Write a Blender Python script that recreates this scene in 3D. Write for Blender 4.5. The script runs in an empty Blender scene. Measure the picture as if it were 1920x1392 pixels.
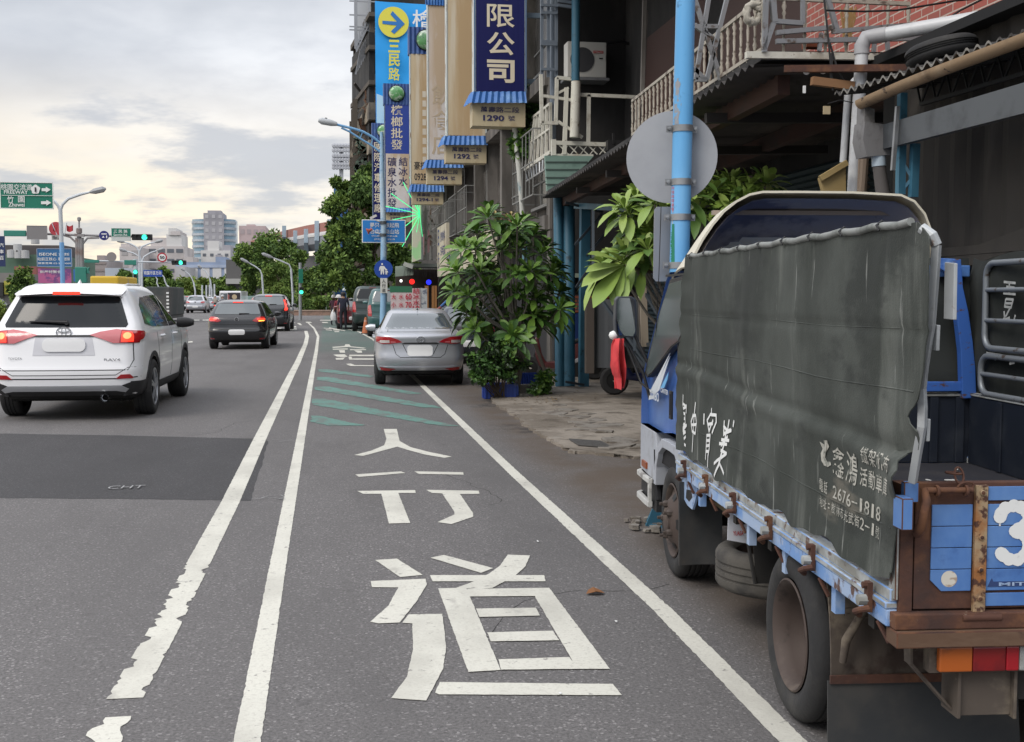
import bpy, bmesh, math, random
from mathutils import Vector as V, Matrix, noise
from mathutils.bvhtree import BVHTree
R = math.radians
sc = bpy.context.scene
COL = sc.collection
random.seed(7)
# ------------------------------------------------------------------ camera, sky, sun, exposure
F_PX, CX, CY, CAM_H = 2150.0, 960.0, 696.0, 1.6
PITCH = math.atan(141 / F_PX)
YAW = math.atan(347 * math.cos(PITCH) / F_PX)
c_f = V((math.sin(YAW) * math.cos(PITCH), math.cos(YAW) * math.cos(PITCH), -math.sin(PITCH)))
c_r = V((math.cos(YAW), -math.sin(YAW), 0))
c_u = c_r.cross(c_f)
cam_d = bpy.data.cameras.new('camera')
cam = bpy.data.objects.new('camera', cam_d)
COL.objects.link(cam)
cam.matrix_world = Matrix(((c_r.x, c_u.x, -c_f.x, 0), (c_r.y, c_u.y, -c_f.y, 0), (c_r.z, c_u.z, -c_f.z, CAM_H), (0, 0, 0, 1)))
cam_d.sensor_width = 36
cam_d.lens = 36 * F_PX / 1920
cam_d.clip_start = 0.05
cam_d.clip_end = 6000
sc.camera = cam
sc.view_settings.view_transform = 'Standard'
sc.view_settings.look = 'None'
sc.view_settings.exposure = 0.22
sc.view_settings.gamma = 1.0
SUN_EL, SUN_AZ = R(46), R(-128)      # azimuth from +Y, clockwise towards +X
sd = bpy.data.lights.new('sun', 'SUN')
sun = bpy.data.objects.new('sun', sd)
COL.objects.link(sun)
sd.energy = 1.35
sd.angle = R(25)
sd.color = (1.0, 0.93, 0.84)
s_dir = V((math.sin(SUN_AZ) * math.cos(SUN_EL), math.cos(SUN_AZ) * math.cos(SUN_EL), math.sin(SUN_EL)))
sun.rotation_euler = s_dir.to_track_quat('Z', 'Y').to_euler()
def world():
 w = bpy.data.worlds.new('World')
 sc.world = w
 w.use_nodes = True
 nt = w.node_tree
 N, L = nt.nodes, nt.links
 N.clear()
 def nd(t, **k):
  n = N.new(t)
  for a, b in k.items():
   setattr(n, a, b)
  return n
 def math_(op, a, b=None, clamp=False):
  n = nd('ShaderNodeMath', operation=op, use_clamp=clamp)
  for i, x in enumerate((a, b)):
   if x is None:
    continue
   if isinstance(x, (int, float)):
    n.inputs[i].default_value = x
   else:
    L.new(x, n.inputs[i])
  return n.outputs[0]
 def mixc(f, a, b):
  n = nd('ShaderNodeMix', data_type='RGBA')
  L.new(f, n.inputs[0])
  for i, x in ((6, a), (7, b)):
   if isinstance(x, tuple):
    n.inputs[i].default_value = (*x, 1)
   else:
    L.new(x, n.inputs[i])
  return n.outputs[2]
 def ramp(x, lo, hi):
  n = nd('ShaderNodeMapRange', interpolation_type='SMOOTHSTEP')
  L.new(x, n.inputs[0])
  n.inputs[1].default_value = lo
  n.inputs[2].default_value = hi
  return n.outputs[0]
 tc = nd('ShaderNodeTexCoord')
 sp = nd('ShaderNodeSeparateXYZ')
 L.new(tc.outputs['Generated'], sp.inputs[0])
 x, y, z = sp.outputs
 zc = math_('MAXIMUM', z, 0.0)
 den = math_('ADD', zc, 0.22)
 px, py = math_('DIVIDE', x, den), math_('DIVIDE', y, den)
 cb = nd('ShaderNodeCombineXYZ')
 L.new(px, cb.inputs[0]); L.new(py, cb.inputs[1])
 def noi(scale, detail, off, rough=0.55, sx=1.0):
  mp = nd('ShaderNodeMapping')
  L.new(cb.outputs[0], mp.inputs[0])
  mp.inputs[1].default_value = off
  mp.inputs[3].default_value = (sx, 1, 1)
  n = nd('ShaderNodeTexNoise')
  L.new(mp.outputs[0], n.inputs['Vector'])
  n.inputs['Scale'].default_value = scale
  n.inputs['Detail'].default_value = detail
  n.inputs['Roughness'].default_value = rough
  return n.outputs[0]
 big = ramp(noi(0.75, 5, (3.1, 1.7, 0)), 0.36, 0.62)
 mid = ramp(noi(1.9, 6, (8.3, 4.1, 2.0), 0.6), 0.38, 0.68)
 base = mixc(big, (0.89, 0.90, 0.925), (0.52, 0.545, 0.59))
 base = mixc(math_('MULTIPLY', mid, 0.55), base, (0.50, 0.52, 0.575))
 # warm break along the horizon, strongest to the left
 az = math_('ADD', math_('MULTIPLY', x, -1.0), math_('MULTIPLY', y, 0.55))
 warm = math_('MULTIPLY', math_('SUBTRACT', 1.0, ramp(z, 0.06, 0.21)), ramp(az, 0.20, 0.80))
 patch = ramp(noi(1.1, 5, (1.3, 7.7, 5.0), 0.55), 0.30, 0.52)
 warm = math_('MULTIPLY', warm, math_('ADD', math_('MULTIPLY', patch, 0.65), 0.35), True)
 base = mixc(warm, base, (1.10, 0.95, 0.73))
 # low dark clouds over the break
 lowm = math_('MULTIPLY', ramp(noi(1.05, 7, (4.6, 2.2, 9.0), 0.6, 0.8), 0.54, 0.62), math_('SUBTRACT', 1.0, ramp(z, 0.15, 0.26)))
 base = mixc(math_('MULTIPLY', lowm, 0.8), base, (0.50, 0.52, 0.57))
 zen = math_('ADD', 1.0, math_('MULTIPLY', ramp(z, 0.22, 0.85), 1.5))
 cl = nd('ShaderNodeBackground')
 L.new(base, cl.inputs[0]); L.new(zen, cl.inputs[1])
 sky = nd('ShaderNodeTexSky', sky_type='NISHITA')
 sky.sun_disc = False
 sky.sun_elevation = SUN_EL
 sky.sun_rotation = SUN_AZ
 nb = nd('ShaderNodeBackground')
 L.new(sky.outputs[0], nb.inputs[0])
 nb.inputs[1].default_value = 0.10
 mx = nd('ShaderNodeMixShader')
 mx.inputs[0].default_value = 0.88
 L.new(nb.outputs[0], mx.inputs[1]); L.new(cl.outputs[0], mx.inputs[2])
 out = nd('ShaderNodeOutputWorld')
 L.new(mx.outputs[0], out.inputs[0])
world()
# ------------------------------------------------------------------ where things stand
EYE = V((0, 0, CAM_H))
def ray(px, py): return c_f + c_r * ((px - CX) / F_PX) + c_u * ((CY - py) / F_PX)
def G(px, py, z=0.0):
 d = ray(px, py); return EYE + d * ((z - CAM_H) / d.z)
def AY(px, py, y):
 d = ray(px, py); return EYE + d * (y / d.y)
def AX(px, py, x):
 d = ray(px, py); return EYE + d * (x / d.x)
def PLN(px, py, p, n):
 d = ray(px, py); return EYE + d * (n.dot(p - EYE) / n.dot(d))
# ------------------------------------------------------------------ materials
MATS = {}
def mat(name, base, rough=0.6, metal=0.0, var=(), bump=None, emit=None, spec=0.5, coat=0.0, alpha=1.0, transm=0.0, coord='Object'):
 """var: (colour, scale, low, high, (sx, sy, sz), amount[, roughness])"""
 if name in MATS: return MATS[name]
 m = bpy.data.materials.new(name)
 MATS[name] = m
 m.use_nodes = True
 nt = m.node_tree
 N, L = nt.nodes, nt.links
 b = N['Principled BSDF']
 b.inputs['Base Color'].default_value = (*base, 1)
 b.inputs['Roughness'].default_value = rough
 b.inputs['Metallic'].default_value = metal
 b.inputs['Specular IOR Level'].default_value = spec
 b.inputs['Coat Weight'].default_value = coat
 b.inputs['Coat Roughness'].default_value = 0.05
 b.inputs['Alpha'].default_value = alpha
 b.inputs['Transmission Weight'].default_value = transm
 if emit:
  b.inputs['Emission Color'].default_value = (*emit[0], 1)
  b.inputs['Emission Strength'].default_value = emit[1]
 if var or bump:
  tc = N.new('ShaderNodeTexCoord')
  src = tc.outputs[coord]
 prev = None
 for i, v in enumerate(var):
  col, scale, lo, hi = v[:4]
  st = v[4] if len(v) > 4 else (1, 1, 1)
  amt = v[5] if len(v) > 5 else 1.0
  mp = N.new('ShaderNodeMapping')
  L.new(src, mp.inputs[0])
  mp.inputs[1].default_value = (3.7 * i, 1.3 * i + 2, 5.1 * i)
  mp.inputs[3].default_value = st
  n = N.new('ShaderNodeTexNoise')
  n.inputs['Scale'].default_value = scale
  n.inputs['Detail'].default_value = 6
  n.inputs['Roughness'].default_value = v[6] if len(v) > 6 else 0.62
  L.new(mp.outputs[0], n.inputs['Vector'])
  mr = N.new('ShaderNodeMapRange')
  mr.interpolation_type = 'SMOOTHSTEP'
  mr.inputs[1].default_value, mr.inputs[2].default_value = lo, hi
  mr.inputs[4].default_value = amt
  L.new(n.outputs[0], mr.inputs[0])
  mx = N.new('ShaderNodeMix')
  mx.data_type = 'RGBA'
  L.new(mr.outputs[0], mx.inputs[0])
  if prev is None: mx.inputs[6].default_value = (*base, 1)
  else: L.new(prev, mx.inputs[6])
  mx.inputs[7].default_value = (*col, 1)
  prev = mx.outputs[2]
 if prev is not None: L.new(prev, b.inputs['Base Color'])
 if bump:
  n = N.new('ShaderNodeTexNoise')
  n.inputs['Scale'].default_value = bump[0]
  n.inputs['Detail'].default_value = 5
  if len(bump) > 2:
   mp = N.new('ShaderNodeMapping')
   L.new(src, mp.inputs[0]); mp.inputs[3].default_value = bump[2]
   L.new(mp.outputs[0], n.inputs['Vector'])
  else: L.new(src, n.inputs['Vector'])
  bp = N.new('ShaderNodeBump')
  bp.inputs['Strength'].default_value = 1.0
  bp.inputs['Distance'].default_value = bump[1]
  L.new(n.outputs[0], bp.inputs['Height'])
  L.new(bp.outputs[0], b.inputs['Normal'])
 return m
# ------------------------------------------------------------------ mesh builder
WM = {}                                    # world matrix of every thing, so parts can be written in world coordinates
class MB:
 def __init__(s): s.v, s.f, s.m = [], [], []
 def face(s, pts, m=0):
  i = len(s.v)
  s.v += [V(p) for p in pts]
  s.f.append(tuple(range(i, i + len(pts)))); s.m.append(m)
 def mesh(s, vs, fs, m=0):
  i = len(s.v)
  s.v += [V(p) for p in vs]
  for f in fs:
   s.f.append(tuple(i + k for k in f)); s.m.append(m)
 def box(s, a, b, m=0, M=None):
  x0, y0, z0 = a; x1, y1, z1 = b
  vs = [V(p) for p in ((x0, y0, z0), (x1, y0, z0), (x1, y1, z0), (x0, y1, z0), (x0, y0, z1), (x1, y0, z1), (x1, y1, z1), (x0, y1, z1))]
  if M is not None: vs = [M @ p for p in vs]
  s.mesh(vs, [(0, 3, 2, 1), (4, 5, 6, 7), (0, 1, 5, 4), (1, 2, 6, 5), (2, 3, 7, 6), (3, 0, 4, 7)], m)
 def cbox(s, c, size, m=0, M=None):
  c = V(c); h = V(size) / 2
  s.box(c - h, c + h, m, M)
 def bar(s, p, q, w, h=None, m=0, up=(0, 0, 1)):
  """a rectangular bar from p to q"""
  p, q = V(p), V(q); h = w if h is None else h
  d = (q - p).normalized(); u = V(up)
  if abs(d.dot(u)) > 0.98: u = V((0, 1, 0))
  r = d.cross(u).normalized(); u = r.cross(d)
  vs = []
  for b in (p, q):
   for i, j in ((-1, -1), (1, -1), (1, 1), (-1, 1)): vs.append(b + r * (i * w / 2) + u * (j * h / 2))
  s.mesh(vs, [(0, 3, 2, 1), (4, 5, 6, 7), (0, 1, 5, 4), (1, 2, 6, 5), (2, 3, 7, 6), (3, 0, 4, 7)], m)
 def tube(s, path, r, n=10, m=0, cap=True):
  path = [V(p) for p in path]
  rs = r if isinstance(r, (list, tuple)) else [r] * len(path)
  rings = []
  ref = None
  for i, p in enumerate(path):
   d = (path[min(i + 1, len(path) - 1)] - path[max(i - 1, 0)]).normalized()
   if ref is None: ref = V((0, 0, 1)) if abs(d.z) < 0.9 else V((0, 1, 0))
   a = d.cross(ref)
   if a.length < 1e-4: a = d.cross(V((1, 0, 0)))
   a.normalize(); b = a.cross(d); ref = b
   rings.append([p + (a * math.cos(t) + b * math.sin(t)) * rs[i] for t in [2 * math.pi * k / n for k in range(n)]])
  i0 = len(s.v)
  for rg in rings: s.v += rg
  for i in range(len(rings) - 1):
   for k in range(n):
    k2 = (k + 1) % n
    s.f.append((i0 + i * n + k, i0 + i * n + k2, i0 + (i + 1) * n + k2, i0 + (i + 1) * n + k)); s.m.append(m)
  if cap:
   s.f.append(tuple(i0 + k for k in range(n - 1, -1, -1))); s.m.append(m)
   s.f.append(tuple(i0 + (len(rings) - 1) * n + k for k in range(n))); s.m.append(m)
 def lathe(s, prof, M=None, n=24, m=0):
  """prof: (radius, height) pairs turned round local Z; m may be a list, one per segment"""
  i0 = len(s.v)
  for r, z in prof:
   for k in range(n):
    t = 2 * math.pi * k / n
    p = V((r * math.cos(t), r * math.sin(t), z))
    s.v.append(M @ p if M is not None else p)
  for i in range(len(prof) - 1):
   for k in range(n):
    k2 = (k + 1) % n
    s.f.append((i0 + i * n + k, i0 + i * n + k2, i0 + (i + 1) * n + k2, i0 + (i + 1) * n + k))
    s.m.append(m[i] if isinstance(m, list) else m)
 def prism(s, poly, d, m=0, cap=True):
  """poly (3-D points in a plane) swept along d"""
  poly = [V(p) for p in poly]; d = V(d); n = len(poly); i0 = len(s.v)
  s.v += poly + [p + d for p in poly]
  nrm = V((0, 0, 0))
  for i in range(n): nrm += (poly[i] - poly[0]).cross(poly[(i + 1) % n] - poly[0])
  fl = nrm.dot(d) > 0
  for i in range(n):
   j = (i + 1) % n
   f = (i0 + i, i0 + j, i0 + n + j, i0 + n + i)
   s.f.append(f if fl else f[::-1]); s.m.append(m)
  if cap:
   a = tuple(i0 + i for i in range(n)); b = tuple(i0 + n + i for i in range(n))
   s.f.append(a[::-1] if fl else a); s.m.append(m)
   s.f.append(b if fl else b[::-1]); s.m.append(m)
 def grid(s, fn, nu, nv, m=0):
  i0 = len(s.v)
  for j in range(nv + 1):
   for i in range(nu + 1): s.v.append(V(fn(i / nu, j / nv)))
  for j in range(nv):
   for i in range(nu):
    a = i0 + j * (nu + 1) + i
    s.f.append((a, a + 1, a + nu + 2, a + nu + 1)); s.m.append(m)
 def disc(s, c, nrm, r, n=24, m=0, thick=0.0, ry=None):
  c, nrm = V(c), V(nrm).normalized()
  u = V((0, 0, 1)) if abs(nrm.z) < 0.9 else V((0, 1, 0))
  a = u.cross(nrm).normalized(); b = nrm.cross(a)
  ps = [c + a * (r * math.cos(2 * math.pi * k / n)) + b * ((ry or r) * math.sin(2 * math.pi * k / n)) for k in range(n)]
  if thick: s.prism([p - nrm * thick for p in ps], nrm * thick, m)
  else: s.face(ps, m)
 def build(s, name, mats, parent=None, smooth=None, local=False, bevel=0.0, solid=0.0):
  me = bpy.data.meshes.new(name)
  vs = s.v
  if parent is not None and not local:
   I = WM[parent.name].inverted(); vs = [I @ p for p in vs]
  me.from_pydata([tuple(p) for p in vs], [], s.f)
  if not isinstance(mats, (list, tuple)): mats = [mats]
  for k in mats: me.materials.append(k)
  me.polygons.foreach_set('material_index', s.m)
  if bevel or solid:
   bm = bmesh.new(); bm.from_mesh(me)
   bmesh.ops.remove_doubles(bm, verts=bm.verts, dist=1e-5)
   if solid:
    bmesh.ops.recalc_face_normals(bm, faces=bm.faces)
    bmesh.ops.solidify(bm, geom=bm.faces, thickness=solid)
   if bevel:
    es = [e for e in bm.edges if len(e.link_faces) == 2 and e.calc_face_angle(0) > 0.5]
    bmesh.ops.bevel(bm, geom=es, offset=bevel, segments=2, affect='EDGES', profile=0.6)
   bm.to_mesh(me); bm.free()
  if smooth is not None:
   me.polygons.foreach_set('use_smooth', [True] * len(me.polygons))
   me.set_sharp_from_angle(angle=R(smooth))
  o = bpy.data.objects.new(name, me)
  COL.objects.link(o)
  if parent is not None:
   o.parent = parent; WM[o.name] = WM[parent.name]
  else: WM[o.name] = Matrix.Identity(4)
  return o
def islands(mb):
 par = list(range(len(mb.v)))
 def find(a):
  while par[a] != a: par[a] = par[par[a]]; a = par[a]
  return a
 for f in mb.f:
  for k in f[1:]: par[find(k)] = find(f[0])
 out = {}
 for f, m in zip(mb.f, mb.m): out.setdefault(find(f[0]), []).append((f, m))
 res = []
 for fs in out.values():
  n = MB(); idx = {}
  for f, m in fs:
   for k in f:
    if k not in idx: idx[k] = len(n.v); n.v.append(mb.v[k])
   n.f.append(tuple(idx[k] for k in f)); n.m.append(m)
  res.append(n)
 return res
def build_each(mb, name, mats, parent=None, **k):
 """every loose piece becomes an object of its own"""
 return [p.build(name, mats, parent, **k) for p in islands(mb)]
def tag(o, label=None, cat=None, group=None, kind=None):
 if label: o['label'] = label
 if cat: o['category'] = cat
 if group: o['group'] = group
 if kind: o['kind'] = kind
 return o
def thing(name, label, cat, loc=(0, 0, 0), rz=0.0, group=None):
 o = bpy.data.objects.new(name, None)
 o.empty_display_size = 0.1
 COL.objects.link(o)
 o.location = loc; o.rotation_euler = (0, 0, rz)
 WM[o.name] = Matrix.Translation(V(loc)) @ Matrix.Rotation(rz, 4, 'Z')
 return tag(o, label, cat, group)
def struct(name, mb, mats, **k): return tag(mb.build(name, mats, **k), kind='structure')
def copy_tree(o, parent=None):
 c = o.copy(); COL.objects.link(c)
 if parent is not None:
  c.parent = parent; c.matrix_parent_inverse = o.matrix_parent_inverse
 for ch in list(o.children): copy_tree(ch, c)
 return c
def place(o, loc, rz=0.0, s=1.0, label=None):
 o.location = loc; o.rotation_euler = (0, 0, rz); o.scale = (s, s, s)
 WM[o.name] = Matrix.Translation(V(loc)) @ Matrix.Rotation(rz, 4, 'Z') @ Matrix.Scale(s, 4)
 if label: o['label'] = label
 return o
# ------------------------------------------------------------------ lettering
_GL = {}
def glyphs(txt, bold=0.0):
 """flat faces of a text set in the built-in font, 1 em high: verts, faces, bounds"""
 k = (txt, bold)
 if k in _GL: return _GL[k]
 if bold > 0:                         # crowded characters take less weight, or their counters would close
  n0 = len(glyphs(txt, 0.0)[0]) / max(1, len(txt))
  b2 = round(bold * min(1.0, 34.0 / n0), 4)
  if b2 != bold:
   _GL[k] = glyphs_raw(txt, b2); return _GL[k]
 _GL[k] = glyphs_raw(txt, bold)
 return _GL[k]
def glyphs_raw(txt, bold):
 c = bpy.data.curves.new('lettering', 'FONT')
 c.body = txt; c.offset = bold; c.resolution_u = 3
 o = bpy.data.objects.new('lettering', c)
 COL.objects.link(o)
 dg = bpy.context.evaluated_depsgraph_get()
 dg.update()
 me = bpy.data.meshes.new_from_object(o.evaluated_get(dg))
 vs = [v.co.copy() for v in me.vertices]
 fs = [tuple(p.vertices) for p in me.polygons]
 bpy.data.objects.remove(o); bpy.data.curves.remove(c); bpy.data.meshes.remove(me)
 xs, ys = [v.x for v in vs], [v.y for v in vs]
 return (vs, fs, (min(xs), max(xs), min(ys), max(ys)))
def write(mb, txt, c, ux, uy, w=None, h=None, m=0, bold=0.0, lift=0.004):
 """lettering centred on c, ux to the right and uy up, fitted into w x h"""
 vs, fs, (x0, x1, y0, y1) = glyphs(txt, bold)
 ux, uy, c = V(ux).normalized(), V(uy).normalized(), V(c)
 n = ux.cross(uy)
 sx = w / (x1 - x0) if w else None
 sy = h / (y1 - y0) if h else None
 sx = sx or sy; sy = sy or sx
 mb.mesh([c + ux * ((v.x - (x0 + x1) / 2) * sx) + uy * ((v.y - (y0 + y1) / 2) * sy) + n * lift for v in vs], fs, m)
def column(mb, txt, top, bot, ux, w, fill=0.86, m=0, bold=0.0, lift=0.004):
 """characters one below the other between top and bot"""
 top, bot = V(top), V(bot)
 d = (bot - top) / len(txt); uy = -d.normalized()
 for i, ch in enumerate(txt): write(mb, ch, top + d * (i + 0.5), ux, uy, w, d.length * fill, m, bold, lift)
def lerp(a, b, t): return a + (b - a) * t
def jit(a): return random.uniform(-a, a)
WHITE = mat('white_paint', (0.75, 0.75, 0.73), 0.5)
BLACK = mat('black_plastic', (0.012, 0.012, 0.013), 0.55)
STEEL = mat('galvanised_steel', (0.33, 0.34, 0.35), 0.42, 0.7, var=[((0.2, 0.2, 0.2), 6, 0.45, 0.7, (1, 1, 1), 0.6)])
RUBBER = mat('tyre_rubber', (0.022, 0.022, 0.023), 0.85, var=[((0.06, 0.057, 0.052), 5, 0.45, 0.75, (1, 1, 1), 0.7)], bump=(60, 0.002))
DARKGLASS = mat('dark_glass', (0.012, 0.014, 0.016), 0.06, spec=0.6)
# ------------------------------------------------------------------ ground, road, markings
mb = MB()
mb.face([(-3000, -60, -0.03), (3000, -60, -0.03), (3000, 4000, -0.03), (-3000, 4000, -0.03)])
struct('ground', mb, mat('bare_ground', (0.10, 0.095, 0.085), 0.95, var=[((0.05, 0.07, 0.03), 0.02, 0.45, 0.6)]))
def asphalt(name, base, brown):
 m = bpy.data.materials.new(name); m.use_nodes = True
 nt = m.node_tree; N, L = nt.nodes, nt.links
 b = N['Principled BSDF']; b.inputs['Roughness'].default_value = 0.85; b.inputs['Specular IOR Level'].default_value = 0.35
 gp = N.new('ShaderNodeNewGeometry')
 def noi(s, d=4, r=0.6, st=(1, 1, 1)):
  mp = N.new('ShaderNodeMapping'); L.new(gp.outputs['Position'], mp.inputs[0]); mp.inputs[3].default_value = st
  n = N.new('ShaderNodeTexNoise'); L.new(mp.outputs[0], n.inputs['Vector'])
  n.inputs['Scale'].default_value = s; n.inputs['Detail'].default_value = d; n.inputs['Roughness'].default_value = r
  return n.outputs[0]
 def rng(x, a, b_, c=0.0, d=1.0):
  r = N.new('ShaderNodeMapRange'); r.interpolation_type = 'SMOOTHSTEP'; L.new(x, r.inputs[0])
  for i, v in enumerate((a, b_, c, d)): r.inputs[i + 1].default_value = v
  return r.outputs[0]
 def mul(x, y):
  n = N.new('ShaderNodeMath'); n.operation = 'MULTIPLY'; L.new(x, n.inputs[0])
  if isinstance(y, float): n.inputs[1].default_value = y
  else: L.new(y, n.inputs[1])
  return n.outputs[0]
 def mix(f, a, c):
  n = N.new('ShaderNodeMix'); n.data_type = 'RGBA'; L.new(f, n.inputs[0])
  for i, v in ((6, a), (7, c)):
   if isinstance(v, tuple): n.inputs[i].default_value = (*v, 1)
   else: L.new(v, n.inputs[i])
  return n.outputs[2]
 k = lambda f: tuple(x * f for x in base)
 vo = N.new('ShaderNodeTexVoronoi'); L.new(gp.outputs['Position'], vo.inputs['Vector']); vo.inputs['Scale'].default_value = 100
 sepc = N.new('ShaderNodeSeparateColor'); L.new(vo.outputs['Color'], sepc.inputs[0])
 c = mix(rng(noi(70, 3, 0.7), 0.34, 0.64), k(0.66), k(1.12))
 c = mix(rng(sepc.outputs[0], 0.91, 0.98, 0, 0.75), c, k(2.2))           # pale chippings
 c = mix(rng(sepc.outputs[1], 0.90, 0.97, 0, 0.6), c, k(0.45))           # dark gaps
 c = mix(rng(noi(0.9, 6, 0.65, (1, 0.35, 1)), 0.40, 0.70, 0, 0.55), c, k(0.62))
 c = mix(rng(noi(7, 5, 0.65), 0.60, 0.70, 0, 0.5), c, k(0.55))
 c = mix(rng(noi(1.1, 2, .5, (1, .02, 1)), .42, .62, 0, .28), c, k(.70))
 if brown:
  sp = N.new('ShaderNodeSeparateXYZ'); L.new(gp.outputs['Position'], sp.inputs[0])
  ed = mul(rng(sp.outputs[0], 1.70, 2.25), rng(sp.outputs[1], 36.0, 14.0))
  c = mix(mul(ed, rng(noi(1.3, 6, 0.65), 0.30, 0.62, 0.40, 0.92)), c, (0.098, 0.074, 0.056))
  c = mix(mul(mul(ed, rng(noi(0.8, 6, 0.7, (1, 0.5, 1)), 0.50, 0.60, 0, 0.85)), rng(sp.outputs[1], 10.0, 14.0)), c, (0.03, 0.027, 0.026))
  # worn teal surfacing of the walkway further on
  tl = mul(mul(rng(sp.outputs[0], -0.35, -0.15), rng(sp.outputs[0], 2.0, 1.7)), rng(sp.outputs[1], 31.0, 36.0))
  c = mix(mul(tl, rng(noi(0.5, 5, 0.6, (1, 0.3, 1)), 0.30, 0.62, 0.25, 0.75)), c, (0.085, 0.135, 0.115))
 L.new(c, b.inputs['Base Color'])
 bp = N.new('ShaderNodeBump'); bp.inputs['Distance'].default_value = 0.006; bp.inputs['Strength'].default_value = 0.9
 L.new(noi(70, 3, 0.7), bp.inputs['Height']); L.new(bp.outputs[0], b.inputs['Normal'])
 return m
ASPH = asphalt('asphalt', (0.150, 0.142, 0.140), True)
ASPH2 = asphalt('fresh_asphalt', (0.062, 0.060, 0.062), False)
mb = MB()
mb.face([(-40, -12, 0), (8.5, -12, 0), (8.5, 75, 0), (8.5, 700, 0), (-40, 700, 0)])
struct('road', mb, ASPH)
mb = MB()
pts = []
src = [(-320, 808), (0, 813), (240, 817), (478, 823), (503, 827), (488, 880), (470, 939), (250, 936), (0, 934), (-320, 930)]
for i, p in enumerate(src):
 q = src[(i + 1) % len(src)]
 for k in range(12):
  a = G(lerp(p[0], q[0], k / 12), lerp(p[1], q[1], k / 12), 0.0015)
  pts.append(a + V((jit(0.008), jit(0.012), 0)))
mb.face(pts)
struct('road_patch', mb, ASPH2)
PAINT = mat('road_paint', (0.60, 0.585, 0.515), 0.75, var=[((0.43, 0.415, 0.365), 1.6, 0.42, 0.68, (1, .6, 1), 0.75), ((0.17, 0.16, 0.15), 16, 0.62, 0.70, (1, 1, 1), 0.85), ((0.30, 0.285, 0.26), 5, 0.60, 0.74, (1, 0.5, 1), 0.7), ((0.42, 0.40, 0.35), 60, 0.5, 0.65, (1, 1, 1), 0.5)], bump=(50, 0.002))
TEAL = mat('teal_road_paint', (0.10, 0.24, 0.20), 0.8, var=[((0.12, 0.13, 0.12), 5, 0.47, 0.60, (1, 0.6, 1), 0.75), ((0.13, 0.13, 0.125), 40, 0.45, 0.62, (1, 1, 1), 0.6)])
_zz = [0.008]
def paint(mb, poly, rag=0.0016, step=0.03, m=0):
 """a painted shape traced on the road, with ragged edges"""
 _zz[0] += 0.0001
 w = [G(x, y, _zz[0]) for x, y in poly]
 out = []
 for i, p in enumerate(w):
  q = w[(i + 1) % len(w)]
  n = max(1, min(160, int((q - p).length / step)))
  for k in range(n):
   a = p.lerp(q, k / n)
   if k: a = a + V((jit(rag), jit(rag), 0))
   out.append(a)
 mb.face(out, m)
Z6 = lambda pts: [(560 + 0.5259 * x, 660 + 0.5259 * y) for x, y in pts]
Z4 = lambda pts: [(560 + 0.2874 * x, 360 + 0.2874 * y) for x, y in pts]
Z3 = lambda pts: [(600 + 0.0862 * x, 540 + 0.0862 * y) for x, y in pts]
# the walkway characters, nearest set
_zz[0] = 0.0035
mb = MB()
for s in ([(303, 275), (350, 275), (360, 318), (400, 340), (470, 358), (545, 373), (520, 378), (450, 366), (390, 350), (352, 338), (300, 352), (230, 371), (198, 368), (260, 352), (305, 333), (313, 310)],
          [(202, 437), (365, 426), (380, 432), (215, 446)], [(412, 426), (586, 429), (588, 438), (428, 435)],
          [(208, 496), (415, 493), (418, 503), (355, 503), (398, 610), (322, 612), (295, 506), (230, 506)],
          [(455, 492), (642, 495), (645, 506), (575, 507), (622, 575), (622, 588), (545, 614), (495, 607), (555, 580), (555, 570), (512, 505), (475, 503)],
          [(273, 742), (350, 737), (442, 795), (362, 803)],
          [(257, 817), (452, 809), (457, 830), (420, 890), (360, 965), (285, 968), (255, 962), (320, 905), (355, 840), (262, 839)],
          [(370, 966), (392, 936), (512, 934), (515, 958), (526, 1050), (515, 1130), (455, 1243), (330, 1234), (385, 1160), (408, 1060), (405, 968)],
          [(487, 1215), (503, 1177), (1120, 1184), (1153, 1224), (500, 1221)],
          [(470, 734), (518, 724), (693, 771), (650, 788)],
          [(745, 723), (825, 726), (808, 765), (770, 800), (735, 818), (690, 842), (640, 845), (560, 842), (625, 818), (680, 790), (720, 760)],
          [(468, 796), (875, 796), (880, 818), (478, 818)],
          [(497, 843), (598, 841), (720, 1134), (605, 1141)], [(600, 845), (893, 841), (915, 870), (610, 872)],
          [(825, 842), (893, 841), (1110, 1130), (993, 1130)], [(632, 915), (845, 912), (860, 940), (645, 945)],
          [(672, 1000), (905, 994), (930, 1028), (685, 1032)], [(712, 1096), (965, 1088), (995, 1130), (722, 1133)]):
 paint(mb, Z6(s))
for s in ([(305, 995), (330, 995), (340, 1008), (440, 1018), (420, 1022), (325, 1012), (225, 1018), (218, 1012), (300, 1005)],
          [(220, 1024), (320, 1022), (320, 1028), (225, 1030)], [(335, 1027), (440, 1027), (440, 1032), (335, 1033)],
          [(262, 1033), (300, 1033), (303, 1050), (270, 1050)], [(360, 1034), (410, 1036), (415, 1050), (385, 1050)],
          [(225, 1062), (300, 1060), (320, 1075), (300, 1080), (250, 1075)], [(240, 1085), (300, 1082), (290, 1095), (245, 1095)],
          [(330, 1063), (500, 1063), (500, 1072), (330, 1072)], [(325, 1075), (345, 1075), (350, 1095), (330, 1095)],
          [(350, 1087), (500, 1087), (500, 1095), (350, 1095)],
          [(310, 1122), (340, 1120), (365, 1130), (500, 1132), (495, 1138), (400, 1136), (340, 1136), (320, 1130)]):
 paint(mb, Z4(s))
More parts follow.
